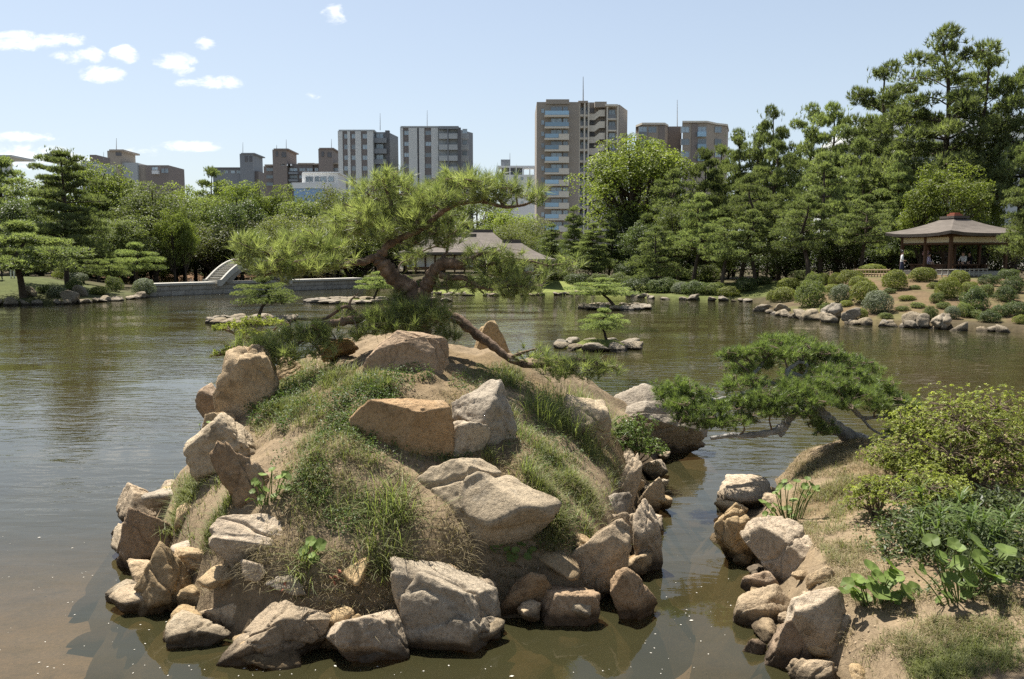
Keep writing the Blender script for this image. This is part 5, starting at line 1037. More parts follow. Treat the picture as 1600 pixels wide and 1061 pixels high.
for i, (k, u, vt, Y, wp) in enumerate(sorted(MID, key=lambda q: q[1])):
    wd = {'light': 'bright yellow green tree', 'mid': 'green broadleaf tree', 'dark': 'deep green evergreen', 'pine': 'dark bushy pine', 'barepine': 'leaning bare trunked pine', 'olive': 'olive green tree', 'tallpine': 'tall bare stemmed pine', 'layered': 'clipped layered pine'}[k]
    tree(k, u, vt + (20 if k == 'tallpine' else 6), Y, wp * (1.3 if k == 'tallpine' else 1.1), '%s, %s from left in the grove right of the tea house' % (wd, nth(i + 1)), 'tree', 'tree', 'grove between tea house and pavilion')
tree('layered', 1630, 192, 47, 104, 'dark layered pine at the right edge reaching over the pavilion', 'pine tree', 'pine_tree', var=1, rz=1.9)
# leaning bare trunk left of the pavilion
a = Acc(); p0 = ghit(1296, 428); p1 = at(1280, 372, p0.y); p2 = at(1272, 330, p0.y)
# ---- thickets closing the gaps under the crowns
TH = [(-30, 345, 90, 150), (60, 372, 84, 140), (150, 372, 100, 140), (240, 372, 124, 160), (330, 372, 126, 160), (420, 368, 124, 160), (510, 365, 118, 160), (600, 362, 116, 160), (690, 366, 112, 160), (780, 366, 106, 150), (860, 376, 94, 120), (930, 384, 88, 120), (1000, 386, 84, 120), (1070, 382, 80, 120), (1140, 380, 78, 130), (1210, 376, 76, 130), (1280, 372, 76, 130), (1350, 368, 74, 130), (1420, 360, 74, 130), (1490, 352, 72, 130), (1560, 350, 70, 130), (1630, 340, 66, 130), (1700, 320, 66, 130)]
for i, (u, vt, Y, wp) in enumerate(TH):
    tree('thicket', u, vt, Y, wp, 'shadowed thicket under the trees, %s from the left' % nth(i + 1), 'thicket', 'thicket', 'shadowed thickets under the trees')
# tree beyond the right edge whose long limb shades the lower right corner
rng = rs(321); tr = Acc(); cr = Acc(); B0 = np.array([5.8, 4.5, .6])
lim = catmull([(5.8, 4.5, .2), (5.6, 4.7, 3), (4.9, 5.2, 6.2), (3.6, 6.4, 8.0), (2.0, 7.5, 8.6)], 7) - B0; tube(tr, lim, [.26, .22, .17, .09, .03], 9, .12)
tube(tr, catmull([(4.9, 5.2, 6.2), (5.2, 4.6, 8.2), (5.4, 4.2, 10)], 5) - B0, [.15, .05], 7)
CL = np.concatenate([rng.normal(size=(30, 3)) * np.array([.85, .55, .4]) + np.array([2.1, 7.4, 8.5]), rng.normal(size=(14, 3)) * np.array([.6, .5, .4]) + np.array([3.6, 6.2, 8.6]), rng.normal(size=(30, 3)) * np.array([1.2, 1.0, .9]) + np.array([5.6, 4.2, 10])]) - B0
for c in CL:
    a_ = lim[np.argmin(((lim - c) ** 2).sum(1))]; tube(tr, np.array([a_, (a_ + c) / 2 + np.array([0, 0, .1]), c]), [.03, .01], 5)
    n = 260; q = unit(rng.normal(size=(n, 3))); leaves(cr, c + q * rng.uniform(.2, 1, (n, 1)) * np.array([.5, .5, .36]), q + rng.normal(size=(n, 3)) * .6, .1 * rng.uniform(.6, 1.2, n), rng, np.clip(rng.normal(.5, .2, n), 0, 1), .6)
root = empty('tree', B0); link('trunk', tr.mesh('trunk', M['bark_far']), root); link('crown', cr.mesh('crown', M['leaf_mid'], False), root)
tag(root, 'broadleaf tree beyond the right edge overhanging the near bank', 'tree')
for i, u in enumerate(range(150, 600, 42)):
    tree('mid' if i % 3 else 'dark', u, 388 + (i * 7) % 14, 113 - (i % 3) * 3, 74, 'low leafy tree hiding the trunks behind the bridge, %s from left' % nth(i + 1), 'tree', 'tree', 'low trees hiding the trunks behind the bridge')
# ================================================================== CLIPPED BUSHES
def bush_mesh(seed, mat, n=5200, leaf=.085, lump=.12, white=False):
    rng = rs(seed); d = unit(rng.normal(size=(n, 3))); d[:, 2] = np.where(d[:, 2] < -.35, -d[:, 2], d[:, 2])
    r = 1 + lump * fbm(d * 2.2 + seed, 3); r = r * rng.uniform(.86, 1.04, n)
    P = d * r[:, None]; a = Acc(); cl = fbm(d * 3 + seed * 2, 2)
    leaves(a, P, d + rng.normal(size=(n, 3)) * .55, leaf * rng.uniform(.6, 1.3, n), rng, np.clip(.5 + .2 * cl + rng.normal(size=n) * .2, 0, 1), .6)
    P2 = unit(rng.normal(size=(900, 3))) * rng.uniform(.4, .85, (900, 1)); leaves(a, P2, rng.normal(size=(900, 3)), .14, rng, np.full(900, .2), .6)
    return a.mesh('clipped_bush', M[mat], False)
M['leaf_silver'] = mat_leaf('pale_flecked_foliage', (0.09, 0.115, 0.05), (0.34, 0.36, 0.25), 0.25, 0.5, 0.1)
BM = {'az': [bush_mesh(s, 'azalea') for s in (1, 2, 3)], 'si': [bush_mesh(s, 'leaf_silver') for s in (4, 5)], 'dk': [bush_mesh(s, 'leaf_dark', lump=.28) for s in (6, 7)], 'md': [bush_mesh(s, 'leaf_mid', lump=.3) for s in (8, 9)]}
def bush(k, u, v, ru, rv, label, group, name='clipped_bush'):
    b = ghit(u, v + rv); m = b.y / F; i = CNT.get('b' + k, 0); CNT['b' + k] = i + 1
    o = link(name, BM[k][i % len(BM[k])], loc=(b.x, b.y + ru * m * .5, b.z + rv * m * .75), scale=(ru * m * 1.12, ru * m * 1.05, rv * m * 1.3), rz=i * 1.3); tag(o, label, 'bush', group); return o
Z5 = lambda x, y, w, h: (1150 + x / 3.556, 320 + y / 3.556, w / 3.556, h / 3.556)
PB = [('az', 775, 360, 70, 26), ('az', 875, 355, 32, 16), ('az', 305, 440, 56, 27), ('az', 285, 500, 66, 40), ('az', 215, 510, 36, 32), ('az', 490, 415, 45, 30), ('az', 560, 420, 36, 36), ('az', 650, 405, 66, 38), ('az', 690, 430, 50, 30), ('si', 590, 495, 52, 50), ('az', 730, 490, 74, 60), ('si', 800, 542, 72, 62),
      ('az', 895, 420, 64, 55), ('az', 1055, 390, 70, 36), ('az', 1195, 470, 62, 56), ('az', 1255, 405, 52, 36), ('dk', 1420, 420, 52, 32), ('dk', 1340, 530, 72, 62), ('dk', 1530, 385, 48, 28), ('md', 1125, 520, 36, 28), ('si', 1210, 600, 36, 36), ('md', 425, 500, 78, 70), ('md', 440, 440, 50, 50), ('md', 505, 580, 32, 28), ('az', 705, 605, 30, 26), ('md', 1088, 605, 36, 38), ('md', 1280, 590, 40, 36),
      ('dk', 1425, 625, 60, 32), ('dk', 1515, 500, 56, 40), ('dk', 1560, 450, 60, 42), ('md', 1400, 480, 40, 30), ('dk', 1580, 580, 60, 40), ('md', 385, 390, 60, 24), ('md', 160, 420, 40, 22), ('dk', 90, 430, 50, 22), ('az', 1590, 640, 36, 24), ('dk', 1480, 590, 44, 34), ('md', 860, 480, 34, 14), ('az', 960, 520, 40, 13), ('md', 1020, 560, 36, 14), ('md', 930, 580, 34, 12), ('az', 1110, 450, 34, 16), ('md', 1000, 460, 30, 12), ('az', 620, 550, 34, 16), ('md', 1160, 560, 34, 18), ('az', 1310, 460, 44, 30), ('md', 1340, 610, 44, 22), ('az', 540, 470, 40, 26), ('md', 840, 620, 34, 16)]
for i, (k, *q) in enumerate(sorted(PB, key=lambda q: q[1])):
    u, v, a_, b_ = Z5(*q); wd = {'az': 'dome clipped azalea', 'si': 'dense round bush with pale flecks', 'dk': 'dark shaded bush', 'md': 'loose green bush'}[k]
    bush(k, u, v, a_, b_, '%s on the pavilion hill, %s from the left' % (wd, nth(i + 1)), 'bushes of the pavilion hill')
Z1 = lambda x, y, w, h: (x / 3.315, 180 + y / 3.315, w / 3.315, h / 3.315)
LB = [('az', 320, 820, 48, 30), ('si', 385, 842, 52, 26), ('md', 375, 882, 40, 26), ('si', 285, 915, 44, 26), ('az', 505, 910, 46, 20), ('md', 585, 878, 42, 36), ('si', 735, 890, 52, 42), ('md', 400, 770, 62, 36), ('az', 200, 780, 42, 40), ('md', 480, 800, 58, 42), ('md', 600, 822, 54, 30), ('md', 690, 802, 48, 32), ('dk', 810, 800, 36, 26), ('dk', 915, 765, 32, 22), ('dk', 935, 800, 26, 26), ('md', 845, 818, 22, 22), ('si', 1000, 785, 22, 12), ('dk', 1060, 770, 26, 16), ('dk', 120, 800, 40, 34), ('dk', 220, 900, 30, 20), ('md', 860, 780, 24, 14), ('dk', 730, 820, 30, 24), ('az', 540, 790, 40, 26)]
for i, (k, *q) in enumerate(sorted(LB, key=lambda q: q[1])):
    u, v, a_, b_ = Z1(*q); wd = {'az': 'clipped yellow green bush', 'si': 'round bush flecked with white', 'dk': 'dark low bush', 'md': 'soft green bush'}[k]
    bush(k, u, v, a_, b_, '%s on the left bank, %s from the left' % (wd, nth(i + 1)), 'bushes of the left bank')
CB = [('md', 870, 428, 20, 9), ('dk', 905, 436, 20, 9), ('md', 940, 440, 18, 10), ('az', 850, 432, 14, 7), ('md', 970, 440, 20, 12), ('dk', 1000, 446, 24, 12), ('dk', 1040, 446, 22, 12), ('si', 1068, 450, 16, 9), ('dk', 1090, 450, 20, 11), ('md', 1120, 452, 18, 9), ('az', 1140, 456, 16, 8), ('md', 620, 440, 24, 9), ('md', 660, 444, 18, 7), ('az', 590, 436, 22, 9), ('md', 750, 440, 20, 8), ('az', 720, 444, 14, 6), ('dk', 1165, 446, 18, 10), ('md', 560, 428, 24, 10), ('dk', 985, 425, 24, 14), ('dk', 1025, 420, 24, 14), ('dk', 1062, 424, 26, 14), ('md', 1100, 428, 24, 13)]
for i, (k, u, v, a_, b_) in enumerate(sorted(CB, key=lambda q: q[1])):
    wd = {'az': 'clipped yellow green bush', 'si': 'pale bush', 'dk': 'dark bush', 'md': 'green bush'}[k]
    bush(k, u, v, a_, b_, '%s along the far middle shore, %s from the left' % (wd, nth(i + 1)), 'bushes of the far middle shore')
# ================================================================== SMALL ISLETS WITH PINES
def islet(label, u0, u1, v, hpx, seed, green=True):
    xa, ya = wat(u0, v); xb, yb = wat(u1, v); cx, cy = (xa + xb) / 2, (ya + yb) / 2; R_ = (xb - xa) / 2; rng = rs(seed); r_ = random.Random(seed)
    m = cy / F; h = hpx * m; n = 40; ax = np.linspace(-1.1, 1.1, n); X_, Y_ = np.meshgrid(ax, ax); rr = np.sqrt(X_ ** 2 + Y_ ** 2)
    Zv = h * (1 - sstep(.2, 1.05, rr + .1 * fbm2(X_ * 2 + seed, Y_ * 2, 3))) * 1.0 - .12
    idx = np.arange(n * n).reshape(n, n); FQ = np.stack([idx[:-1, :-1], idx[:-1, 1:], idx[1:, 1:], idx[1:, :-1]], -1).reshape(-1, 4)
    o = link('islet', mkmesh('islet', np.stack([X_ * R_, Y_ * R_ * .8, Zv], -1), FQ, M['ground'], col=np.tile((0.17, 0.19, 0.055) if green else (.25, .2, .13), (n * n, 1))), loc=(cx, cy, 0)); struct(o, label)
    k = max(10, int(R_ * 8))
    for i in range(k):
        t = i / k * 6.283; s = R_ * r_.uniform(.2, .36)
        q = link('islet_stone', ROCKM[r_.randrange(9)], loc=(cx + math.cos(t) * R_ * .95, cy + math.sin(t) * R_ * .76, .09), scale=(s, s * .8, min(s * .6, .28)), rz=r_.uniform(0, 6))
        tag(q, 'stone rimming the %s, %s around from its right end' % (label, nth(i + 1)), 'stone', 'stones rimming the ' + label)
    return Vector((cx, cy, h - .12)), m
def islet_pine(label, c, m, wpx, hpx, var, rz, dx=0):
    tm, cm, W = KIND['lowpine'][var % 2]; s = wpx * m / W
    root = empty('small_pine', (c.x + dx, c.y, c.z - .03), rz, (s, s, hpx * m / 8.6)); link('trunk', tm, root); link('crown', cm, root); tag(root, label, 'pine tree')
c, m = islet('nearer small islet', 872, 998, 543, 18, 1); islet_pine('tiny leaning pine on the nearer small islet', c, m, 78, 42, 0, 1.0, .3)
c, m = islet('farther flat islet', 914, 1010, 482, 8, 2); islet_pine('small wide pine on the farther flat islet', c, m, 104, 36, 1, 2.6)
c, m = islet('left islet behind the island', 330, 450, 503, 10, 3); islet_pine('flat topped pine on the islet behind the left of the island', c, m, 100, 54, 0, 4.0, .4)
c, m = islet('low white rimmed islet', 490, 610, 472, 7, 4); islet_pine('low pine on the white rimmed islet', c, m, 70, 36, 1, .4, 1.5)
for i, (u, v, lab) in enumerate([(676, 470, 'left of two small stones in the far water right of the trunk'), (698, 471, 'right of two small stones in the far water right of the trunk')]):
    x, y = wat(u, v); tag(link('water_stone', ROCKM[i + 2], loc=(x, y, .05), scale=(.45, .4, .3)), lab, 'stone')
# ================================================================== BUILDINGS
_cube = {}
def cube_mesh(mk):
    if mk not in _cube:
        V = np.array([(x, y, z) for x in (-.5, .5) for y in (-.5, .5) for z in (-.5, .5)]); Fc = np.array([[0, 1, 3, 2], [4, 6, 7, 5], [0, 4, 5, 1], [2, 3, 7, 6], [0, 2, 6, 4], [1, 5, 7, 3]])
        _cube[mk] = mkmesh(mk, V, Fc, M[mk], smooth=False)
    return _cube[mk]
def wbox(par, name, x0, x1, y0, y1, z0, z1, mk):
    pl = par.location if par is not None else Vector((0, 0, 0))
    return link(name, cube_mesh(mk), par, loc=((x0 + x1) / 2 - pl.x, (y0 + y1) / 2 - pl.y, (z0 + z1) / 2 - pl.z), scale=(abs(x1 - x0), abs(y1 - y0), abs(z1 - z0)))
def pbox(par, name, u0, u1, v0, v1, Y, dep, mk):
    a = at(u0, (v0 + v1) / 2, Y); b = at(u1, (v0 + v1) / 2, Y); zt = at((u0 + u1) / 2, v0, Y).z; zb = at((u0 + u1) / 2, v1, Y).z
    return wbox(par, name, a.x, b.x, Y, Y + dep, zb, zt, mk)
def prism(par, name, pts, v0, v1, mk, Yref, zb=None):
    """pts: plan corners (u, Y)"""
    pl = par.location; zt = at(800, v0, Yref).z; zb = at(800, v1, Yref).z if zb is None else zb
    P = [((u - 800) / F * Y * cp, Y) for u, Y in pts]; n = len(P)      # horizontal position along the sight line
    V = [(x - pl.x, y - pl.y, zb - pl.z) for x, y in P] + [(x - pl.x, y - pl.y, zt - pl.z) for x, y in P]
    Q = np.array([[i, (i + 1) % n, n + (i + 1) % n, n + i] for i in range(n)]); T = np.array([list(range(n, 2 * n))])
    return link(name, mkmesh(name, V, [Q, T], M[mk], smooth=False), par)
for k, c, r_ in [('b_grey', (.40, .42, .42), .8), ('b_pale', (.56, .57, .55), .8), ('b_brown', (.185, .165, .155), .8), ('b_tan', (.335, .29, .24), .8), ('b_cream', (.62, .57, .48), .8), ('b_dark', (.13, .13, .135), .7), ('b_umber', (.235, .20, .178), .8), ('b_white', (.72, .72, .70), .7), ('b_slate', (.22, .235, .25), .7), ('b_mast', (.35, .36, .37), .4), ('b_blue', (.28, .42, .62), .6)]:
    M[k] = mat_noise(k + '_render', [tuple(x * .9 for x in c), tuple(min(x * 1.06, 1) for x in c)], scale=.25, rough=r_, bump=.08, bscale=3, dist=.02)
M['glass'] = mat_glass('window_glass', (.20, .25, .28)); M['glass_blue'] = mat_glass('balcony_glass', (.16, .26, .34), .12)
def window_mesh():
    V = []; Q = []; mi = []
    def bx(x0, x1, y0, y1, z0, z1, m_):
        k = len(V); V.extend([(x, y, z) for x in (x0, x1) for y in (y0, y1) for z in (z0, z1)])
        for f in ([0, 1, 3, 2], [4, 6, 7, 5], [0, 4, 5, 1], [2, 3, 7, 6], [0, 2, 6, 4], [1, 5, 7, 3]): Q.append([k + i for i in f]); mi.append(m_)
    bx(-.5, .5, -.2, .5, -.5, -.44, 0); bx(-.5, .5, -.2, .5, .44, .5, 0); bx(-.5, -.45, -.2, .5, -.44, .44, 0); bx(.45, .5, -.2, .5, -.44, .44, 0); bx(-.02, .02, -.1, .5, -.44, .44, 0); bx(-.45, .45, .1, .5, -.44, .44, 1)
    return mkmesh('window', V, np.array(Q), [M['b_mast'], M['glass']], smooth=False, midx=mi)
WINM = window_mesh()
def pwin(par, u0, u1, v0, v1, Y, dep=.3):
    a = at(u0, (v0 + v1) / 2, Y); b = at(u1, (v0 + v1) / 2, Y); zt = at(u0, v0, Y).z; zb = at(u0, v1, Y).z; pl = par.location
    return link('window', WINM, par, loc=((a.x + b.x) / 2 - pl.x, Y - pl.y, (zt + zb) / 2 - pl.z), scale=(b.x - a.x, dep, zt - zb))
def building(name, label, u, Y, cat='building'):
    p = at(u, 400, Y); e = empty(name, (p.x, Y, 1.0)); tag(e, label, cat); return e
def mast(par, u, v0, v1, Y, r=.12): 
    a = at(u, v1, Y); b = at(u, v0, Y); pl = par.location
    acc = Acc(); tube(acc, np.array([a, (a + b) / 2, b]) - np.array(pl), [r, r * .4], 6); link('antenna_mast', acc.mesh('antenna_mast', M['b_mast']), par)
def z2(x): return 380 + x / 3.5375
def z2v(y): return 150 + y / 3.5375
def z3(x): return 760 + x / 3.5375
def z3v(y): return 100 + y / 3.5375
def z1(x): return x / 3.315
def z1v(y): return 180 + y / 3.315
VB = 398
# --- twin grey blocks
Y = 222; B = building('apartment_block', 'grey apartment block with brown window bands, left of the twin pair', 575, Y)
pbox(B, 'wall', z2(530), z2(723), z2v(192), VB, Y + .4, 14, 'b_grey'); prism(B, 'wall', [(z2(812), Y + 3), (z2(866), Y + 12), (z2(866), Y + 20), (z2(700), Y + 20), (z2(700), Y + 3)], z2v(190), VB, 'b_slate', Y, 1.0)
pbox(B, 'parapet', z2(528), z2(725), z2v(186), z2v(194), Y + .1, 14.6, 'b_grey')
for a, b in ((530, 555), (582, 597), (625, 657), (690, 722)): pbox(B, 'pier', z2(a), z2(b), z2v(195), VB, Y, .8, 'b_pale')
for a, b in ((555, 582), (597, 625), (657, 690)):
    pbox(B, 'brown_band', z2(a), z2(b), z2v(195), VB, Y + .3, .4, 'b_brown')
    for k in range(8): pwin(B, z2(a + 3), z2(b - 3), z2v(210 + k * 59), z2v(236 + k * 59), Y + .25, .4)
pbox(B, 'pier', z2(790), z2(813), z2v(190), VB, Y + 2.4, 1, 'b_dark')
for k in range(8):
    pbox(B, 'balcony', z2(722), z2(790), z2v(232 + k * 59), z2v(258 + k * 59), Y + 1.2, 1.6, 'b_slate'); pwin(B, z2(735), z2(775), z2v(206 + k * 59), z2v(232 + k * 59), Y + 2.8, .4)
mast(B, z2(757), z2v(95), z2v(190), Y + 5)
B = building('apartment_block', 'grey apartment block with wide balconies, right of the twin pair', 683, Y)
pbox(B, 'wall', z2(872), z2(1190), z2v(172), VB, Y + .4, 15, 'b_grey'); pbox(B, 'parapet', z2(870), z2(1082), z2v(166), z2v(174), Y + .05, 15.6, 'b_grey')
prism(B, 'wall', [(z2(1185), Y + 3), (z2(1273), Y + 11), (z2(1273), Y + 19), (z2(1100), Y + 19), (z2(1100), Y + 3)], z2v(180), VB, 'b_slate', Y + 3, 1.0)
for a, b in ((872, 888), (918, 965), (975, 1005), (1042, 1080)): pbox(B, 'pier', z2(a), z2(b), z2v(176), VB, Y, .8, 'b_pale')
pbox(B, 'brown_band', z2(965), z2(975), z2v(176), VB, Y + .3, .4, 'b_dark')
for a, b in ((888, 918), (1005, 1042)):
    pbox(B, 'brown_band', z2(a), z2(b), z2v(176), VB, Y + .3, .4, 'b_brown')
    for k in range(8): pwin(B, z2(a + 2), z2(b - 2), z2v(192 + k * 61), z2v(216 + k * 61), Y + .25, .4)
for a, b in ((1082, 1132), (1135, 1186), (1206, 1244)):
    yy = Y - .9 if a < 1190 else Y + 2.6
    for k in range(8):
        pbox(B, 'balcony', z2(a), z2(b), z2v(207 + k * 61), z2v(236 + k * 61), yy, 1.3, 'b_grey'); pwin(B, z2(a + 6), z2(b - 6), z2v(182 + k * 61), z2v(207 + k * 61), yy + 1.35, .4)
pbox(B, 'pier', z2(1187), z2(1204), z2v(174), VB, Y - 1.0, 1.2, 'b_dark'); pbox(B, 'pier', z2(1131), z2(1136), z2v(176), VB, Y - 1.0, 1.2, 'b_slate'); pbox(B, 'parapet', z2(1080), z2(1190), z2v(166), z2v(182), Y - 1.0, 4, 'b_slate')
mast(B, z2(1017), z2v(78), z2v(168), Y + 5)
# --- tan tower
Y = 200; B = building('apartment_tower', 'tan apartment tower with stacked balconies, tallest on the skyline', 870, Y)
pbox(B, 'wall', z3(277), z3(510), z3v(210), VB, Y, 16, 'b_tan'); pbox(B, 'roof_box', z3(330), z3(458), z3v(195), z3v(220), Y - .5, 9, 'b_tan')
pbox(B, 'wall', z3(505), z3(660), z3v(212), VB, Y + 4, 12, 'b_tan'); prism(B, 'wall', [(z3(655), Y + 4), (z3(725), Y + 4), (z3(768), Y + 12), (z3(768), Y + 18), (z3(655), Y + 18)], z3v(225), VB, 'b_tan', Y + 4, 1.0)
pbox(B, 'roof_slab', z3(508), z3(562), z3v(203), z3v(214), Y + .6, 6, 'b_tan'); pbox(B, 'roof_box', z3(600), z3(665), z3v(208), z3v(238), Y + 2, 8, 'b_tan'); pbox(B, 'roof_slab', z3(655), z3(727), z3v(222), z3v(232), Y + 1.6, 6, 'b_cream')
for k in range(11):
    o_ = 63.6 * k
    pbox(B, 'balcony_slab', z3(322), z3(457), z3v(281 + o_), z3v(291 + o_), Y - 1.5, 1.5, 'b_cream')
    if k < 2: pbox(B, 'balcony_glass', z3(324), z3(456), z3v(258 + o_), z3v(280 + o_), Y - 1.45, .12, 'glass_blue')
    else: pbox(B, 'balcony_glass', z3(324), z3(399), z3v(258 + o_), z3v(280 + o_), Y - 1.45, .12, 'glass_blue'); pbox(B, 'balcony_wall', z3(400), z3(457), z3v(258 + o_), z3v(281 + o_), Y - 1.5, .25, 'b_cream')
    pwin(B, z3(356), z3(418), z3v(236 + o_), z3v(278 + o_), Y - .1, .4); pwin(B, z3(424), z3(450), z3v(236 + o_), z3v(278 + o_), Y - .1, .4)
    pwin(B, z3(303), z3(319), z3v(246 + o_), z3v(272 + o_), Y - .1, .3)
    # open galleries and stair parapets
    pbox(B, 'gallery_slab', z3(512), z3(566), z3v(278 + o_), z3v(290 + o_), Y + 1, 3, 'b_cream'); pbox(B, 'gallery_rail', z3(512), z3(562), z3v(256 + o_), z3v(278 + o_), Y + 1.1, .15, 'b_slate'); pwin(B, z3(520), z3(560), z3v(238 + o_), z3v(276 + o_), Y + 3.9, .4)
    pbox(B, 'stair_opening', z3(570), z3(597), z3v(246 + o_), z3v(270 + o_), Y + 3.8, .4, 'b_dark'); pbox(B, 'stair_opening', z3(630), z3(652), z3v(248 + o_), z3v(292 + o_), Y + 3.8, .4, 'b_dark')
    a = at(z3(568), z3v(296 + o_), Y + 2.5); b = at(z3(655), z3v(262 + o_), Y + 2.5); pl = B.location
    z_h = 1.25; xm1 = a.x + (b.x - a.x) * .35; xm2 = a.x + (b.x - a.x) * .65
    prof = [(a.x, a.z - .6), (xm1, a.z - .6), (xm2, b.z - 1.2), (b.x, b.z - 1.2), (b.x, b.z + .4), (xm2, b.z + .4), (xm1, a.z + .9), (a.x, a.z + .9)]
    V = [(x - pl.x, Y + 2.5 - pl.y, z - pl.z) for x, z in prof] + [(x - pl.x, Y + 2.8 - pl.y, z - pl.z) for x, z in prof]
    Q = np.array([[0, 1, 6, 7], [1, 2, 5, 6], [2, 3, 4, 5], [15, 14, 9, 8], [14, 13, 10, 9], [13, 12, 11, 10]] + [[i, 8 + i, 8 + (i + 1) % 8, (i + 1) % 8] for i in range(8)])
    link('stair_parapet', mkmesh('stair_parapet', V, Q, M['b_cream'], smooth=False), B)
    pbox(B, 'balcony_slab', z3(668), z3(722), z3v(300 + o_), z3v(308 + o_), Y + 2.2, 1.8, 'b_cream'); pbox(B, 'balcony_rail', z3(668), z3(716), z3v(278 + o_), z3v(300 + o_), Y + 2.3, .15, 'b_slate'); pwin(B, z3(676), z3(712), z3v(252 + o_), z3v(298 + o_), Y + 3.8, .4)
    pl = B.location; q0 = at(z3(730), z3v(300 + o_), Y + 4.6); q1 = at(z3(758), z3v(300 + o_), Y + 10)
    V = [(q.x - pl.x, q.y - pl.y - .6 * e, z - pl.z) for e in (0, 1) for z in (q0.z, q0.z + 1.4) for q in (q0, q1)]
    link('side_parapet', mkmesh('side_parapet', V, np.array([[0, 1, 3, 2], [4, 6, 7, 5], [0, 4, 5, 1], [2, 3, 7, 6], [0, 2, 6, 4], [1, 5, 7, 3]]), M['b_cream'], smooth=False), B)
for x in (512, 540, 562): pbox(B, 'column', z3(x - 4), z3(x + 4), z3v(212), VB, Y + .7, .5, 'b_cream')
for x in (664, 722): pbox(B, 'column', z3(x - 4), z3(x + 4), z3v(228), VB, Y + 1.9, .5, 'b_cream')
mast(B, z3(535), z3v(70), z3v(205), Y + 3, .16)
# --- brown block behind the great tree
Y = 210; B = building('apartment_block', 'brown apartment block with curved roofline behind the great round tree', 1060, Y)
prism(B, 'wall', [(z3(818), Y + 4), (z3(850), Y), (z3(970), Y), (z3(988), Y + 3), (z3(988), Y + 14), (z3(818), Y + 14)], z3v(336), VB, 'b_tan', Y, 1.0); pbox(B, 'wall', z3(985), z3(1072), z3v(345), VB, Y + 6, 8, 'b_umber')
prism(B, 'wall', [(z3(1070), Y), (z3(1200), Y), (z3(1250), Y + 3), (z3(1310), Y + 5), (z3(1318), Y + 14), (z3(1070), Y + 14)], z3v(324), VB, 'b_tan', Y, 1.0)
prism(B, 'roof_slab', [(z3(814), Y + 3.5), (z3(848), Y - .6), (z3(972), Y - .6), (z3(992), Y + 3), (z3(992), Y + 14.5), (z3(814), Y + 14.5)], z3v(326), z3v(337), 'b_cream', Y); prism(B, 'roof_slab', [(z3(1067), Y - .6), (z3(1202), Y - .6), (z3(1252), Y + 2.5), (z3(1314), Y + 4.5), (z3(1322), Y + 14.5), (z3(1067), Y + 14.5)], z3v(316), z3v(326), 'b_cream', Y)
pbox(B, 'wall_panel', z3(948), z3(980), z3v(340), VB, Y - .2, .3, 'b_umber'); pbox(B, 'wall_panel', z3(1128), z3(1160), z3v(328), VB, Y - .2, .3, 'b_umber')
for k in range(3):
    o_ = 68 * k
    for a, b in ((842, 888), (895, 940), (1075, 1122), (1168, 1216), (1262, 1300)):
        if a in (842, 1168): pbox(B, 'balcony', z3(a), z3(b), z3v(374 + o_), z3v(400 + o_), Y - 1.2, 1.2, 'glass_blue' if a > 1000 else 'b_slate')
        pwin(B, z3(a), z3(b), z3v(346 + o_), z3v(380 + o_), Y - .05 if a < 1250 else Y + 2.5, .4)
mast(B, z3(1055), z3v(198), z3v(345), Y + 8, .14)
# --- far white building left of the tower
Y = 330; B = building('office_building', 'distant white building with roof frame, left of the tan tower', 808, Y)
pbox(B, 'wall', z3(75), z3(270), z3v(612), VB, Y, 14, 'b_white'); pbox(B, 'roof_box', z3(80), z3(132), z3v(528), z3v(565), Y + 2, 6, 'b_slate'); pbox(B, 'roof_frame', z3(62), z3(268), z3v(562), z3v(572), Y, 8, 'b_white'); pbox(B, 'wall', z3(85), z3(200), z3v(574), z3v(612), Y + 3, 8, 'b_slate')
for x in (66, 98, 130, 165, 205, 240, 266): pbox(B, 'column', z3(x - 3), z3(x + 3), z3v(572), z3v(612), Y, .8, 'b_white')
for k in range(4):
    for x in (150, 190, 228): pwin(B, z3(x), z3(x + 14), z3v(625 + k * 45), z3v(641 + k * 45), Y - .1, .4)
mast(B, z3(130), z3v(490), z3v(530), Y + 4, .14)
# --- brown terrace with two stair towers
Y = 260; B = building('apartment_block', 'low brown apartments with two stair towers, left of the grey blocks', 470, Y)
for nm, a, b, c, dd, yo, mk in [('stair_tower', 170, 247, 296, 560, -1, 'b_umber'), ('stair_tower', 422, 497, 292, 560, -1, 'b_umber'), ('wall', 120, 170, 388, 560, 1, 'b_umber'), ('wall', 247, 390, 376, 560, 1, 'b_brown'), ('wall', 386, 530, 380, 560, 2, 'b_umber')]: pbox(B, nm, z2(a), z2(b), z2v(c), VB, Y + yo, 12, mk)
for a, b, c in ((168, 249, 290), (420, 499, 286)): pbox(B, 'tower_cap', z2(a), z2(b), z2v(c), z2v(c + 7), Y - 1.4, 12.6, 'b_umber')
for a, b, c in ((118, 172, 378), (385, 424, 372), (488, 530, 368), (300, 392, 370)): pbox(B, 'roof_slab', z2(a), z2(b), z2v(c), z2v(c + 8), Y + .4, 12, 'b_tan')
for a, b, c in ((180, 192, 308), (212, 236, 312), (432, 446, 308), (466, 488, 312)): pbox(B, 'vent_grille', z2(a), z2(b), z2v(c), z2v(c + 26), Y - 1.2, .3, 'b_dark')
for k in range(3):
    for a, b in ((128, 165), (200, 235), (256, 300), (310, 345), (350, 384), (395, 415), (500, 524)): pwin(B, z2(a), z2(b), z2v(398 + 40 * k), z2v(416 + 40 * k), Y + .8, .5)
    pbox(B, 'balcony', z2(250), z2(300), z2v(420 + 40 * k), z2v(432 + 40 * k), Y - .6, 1.5, 'b_slate')
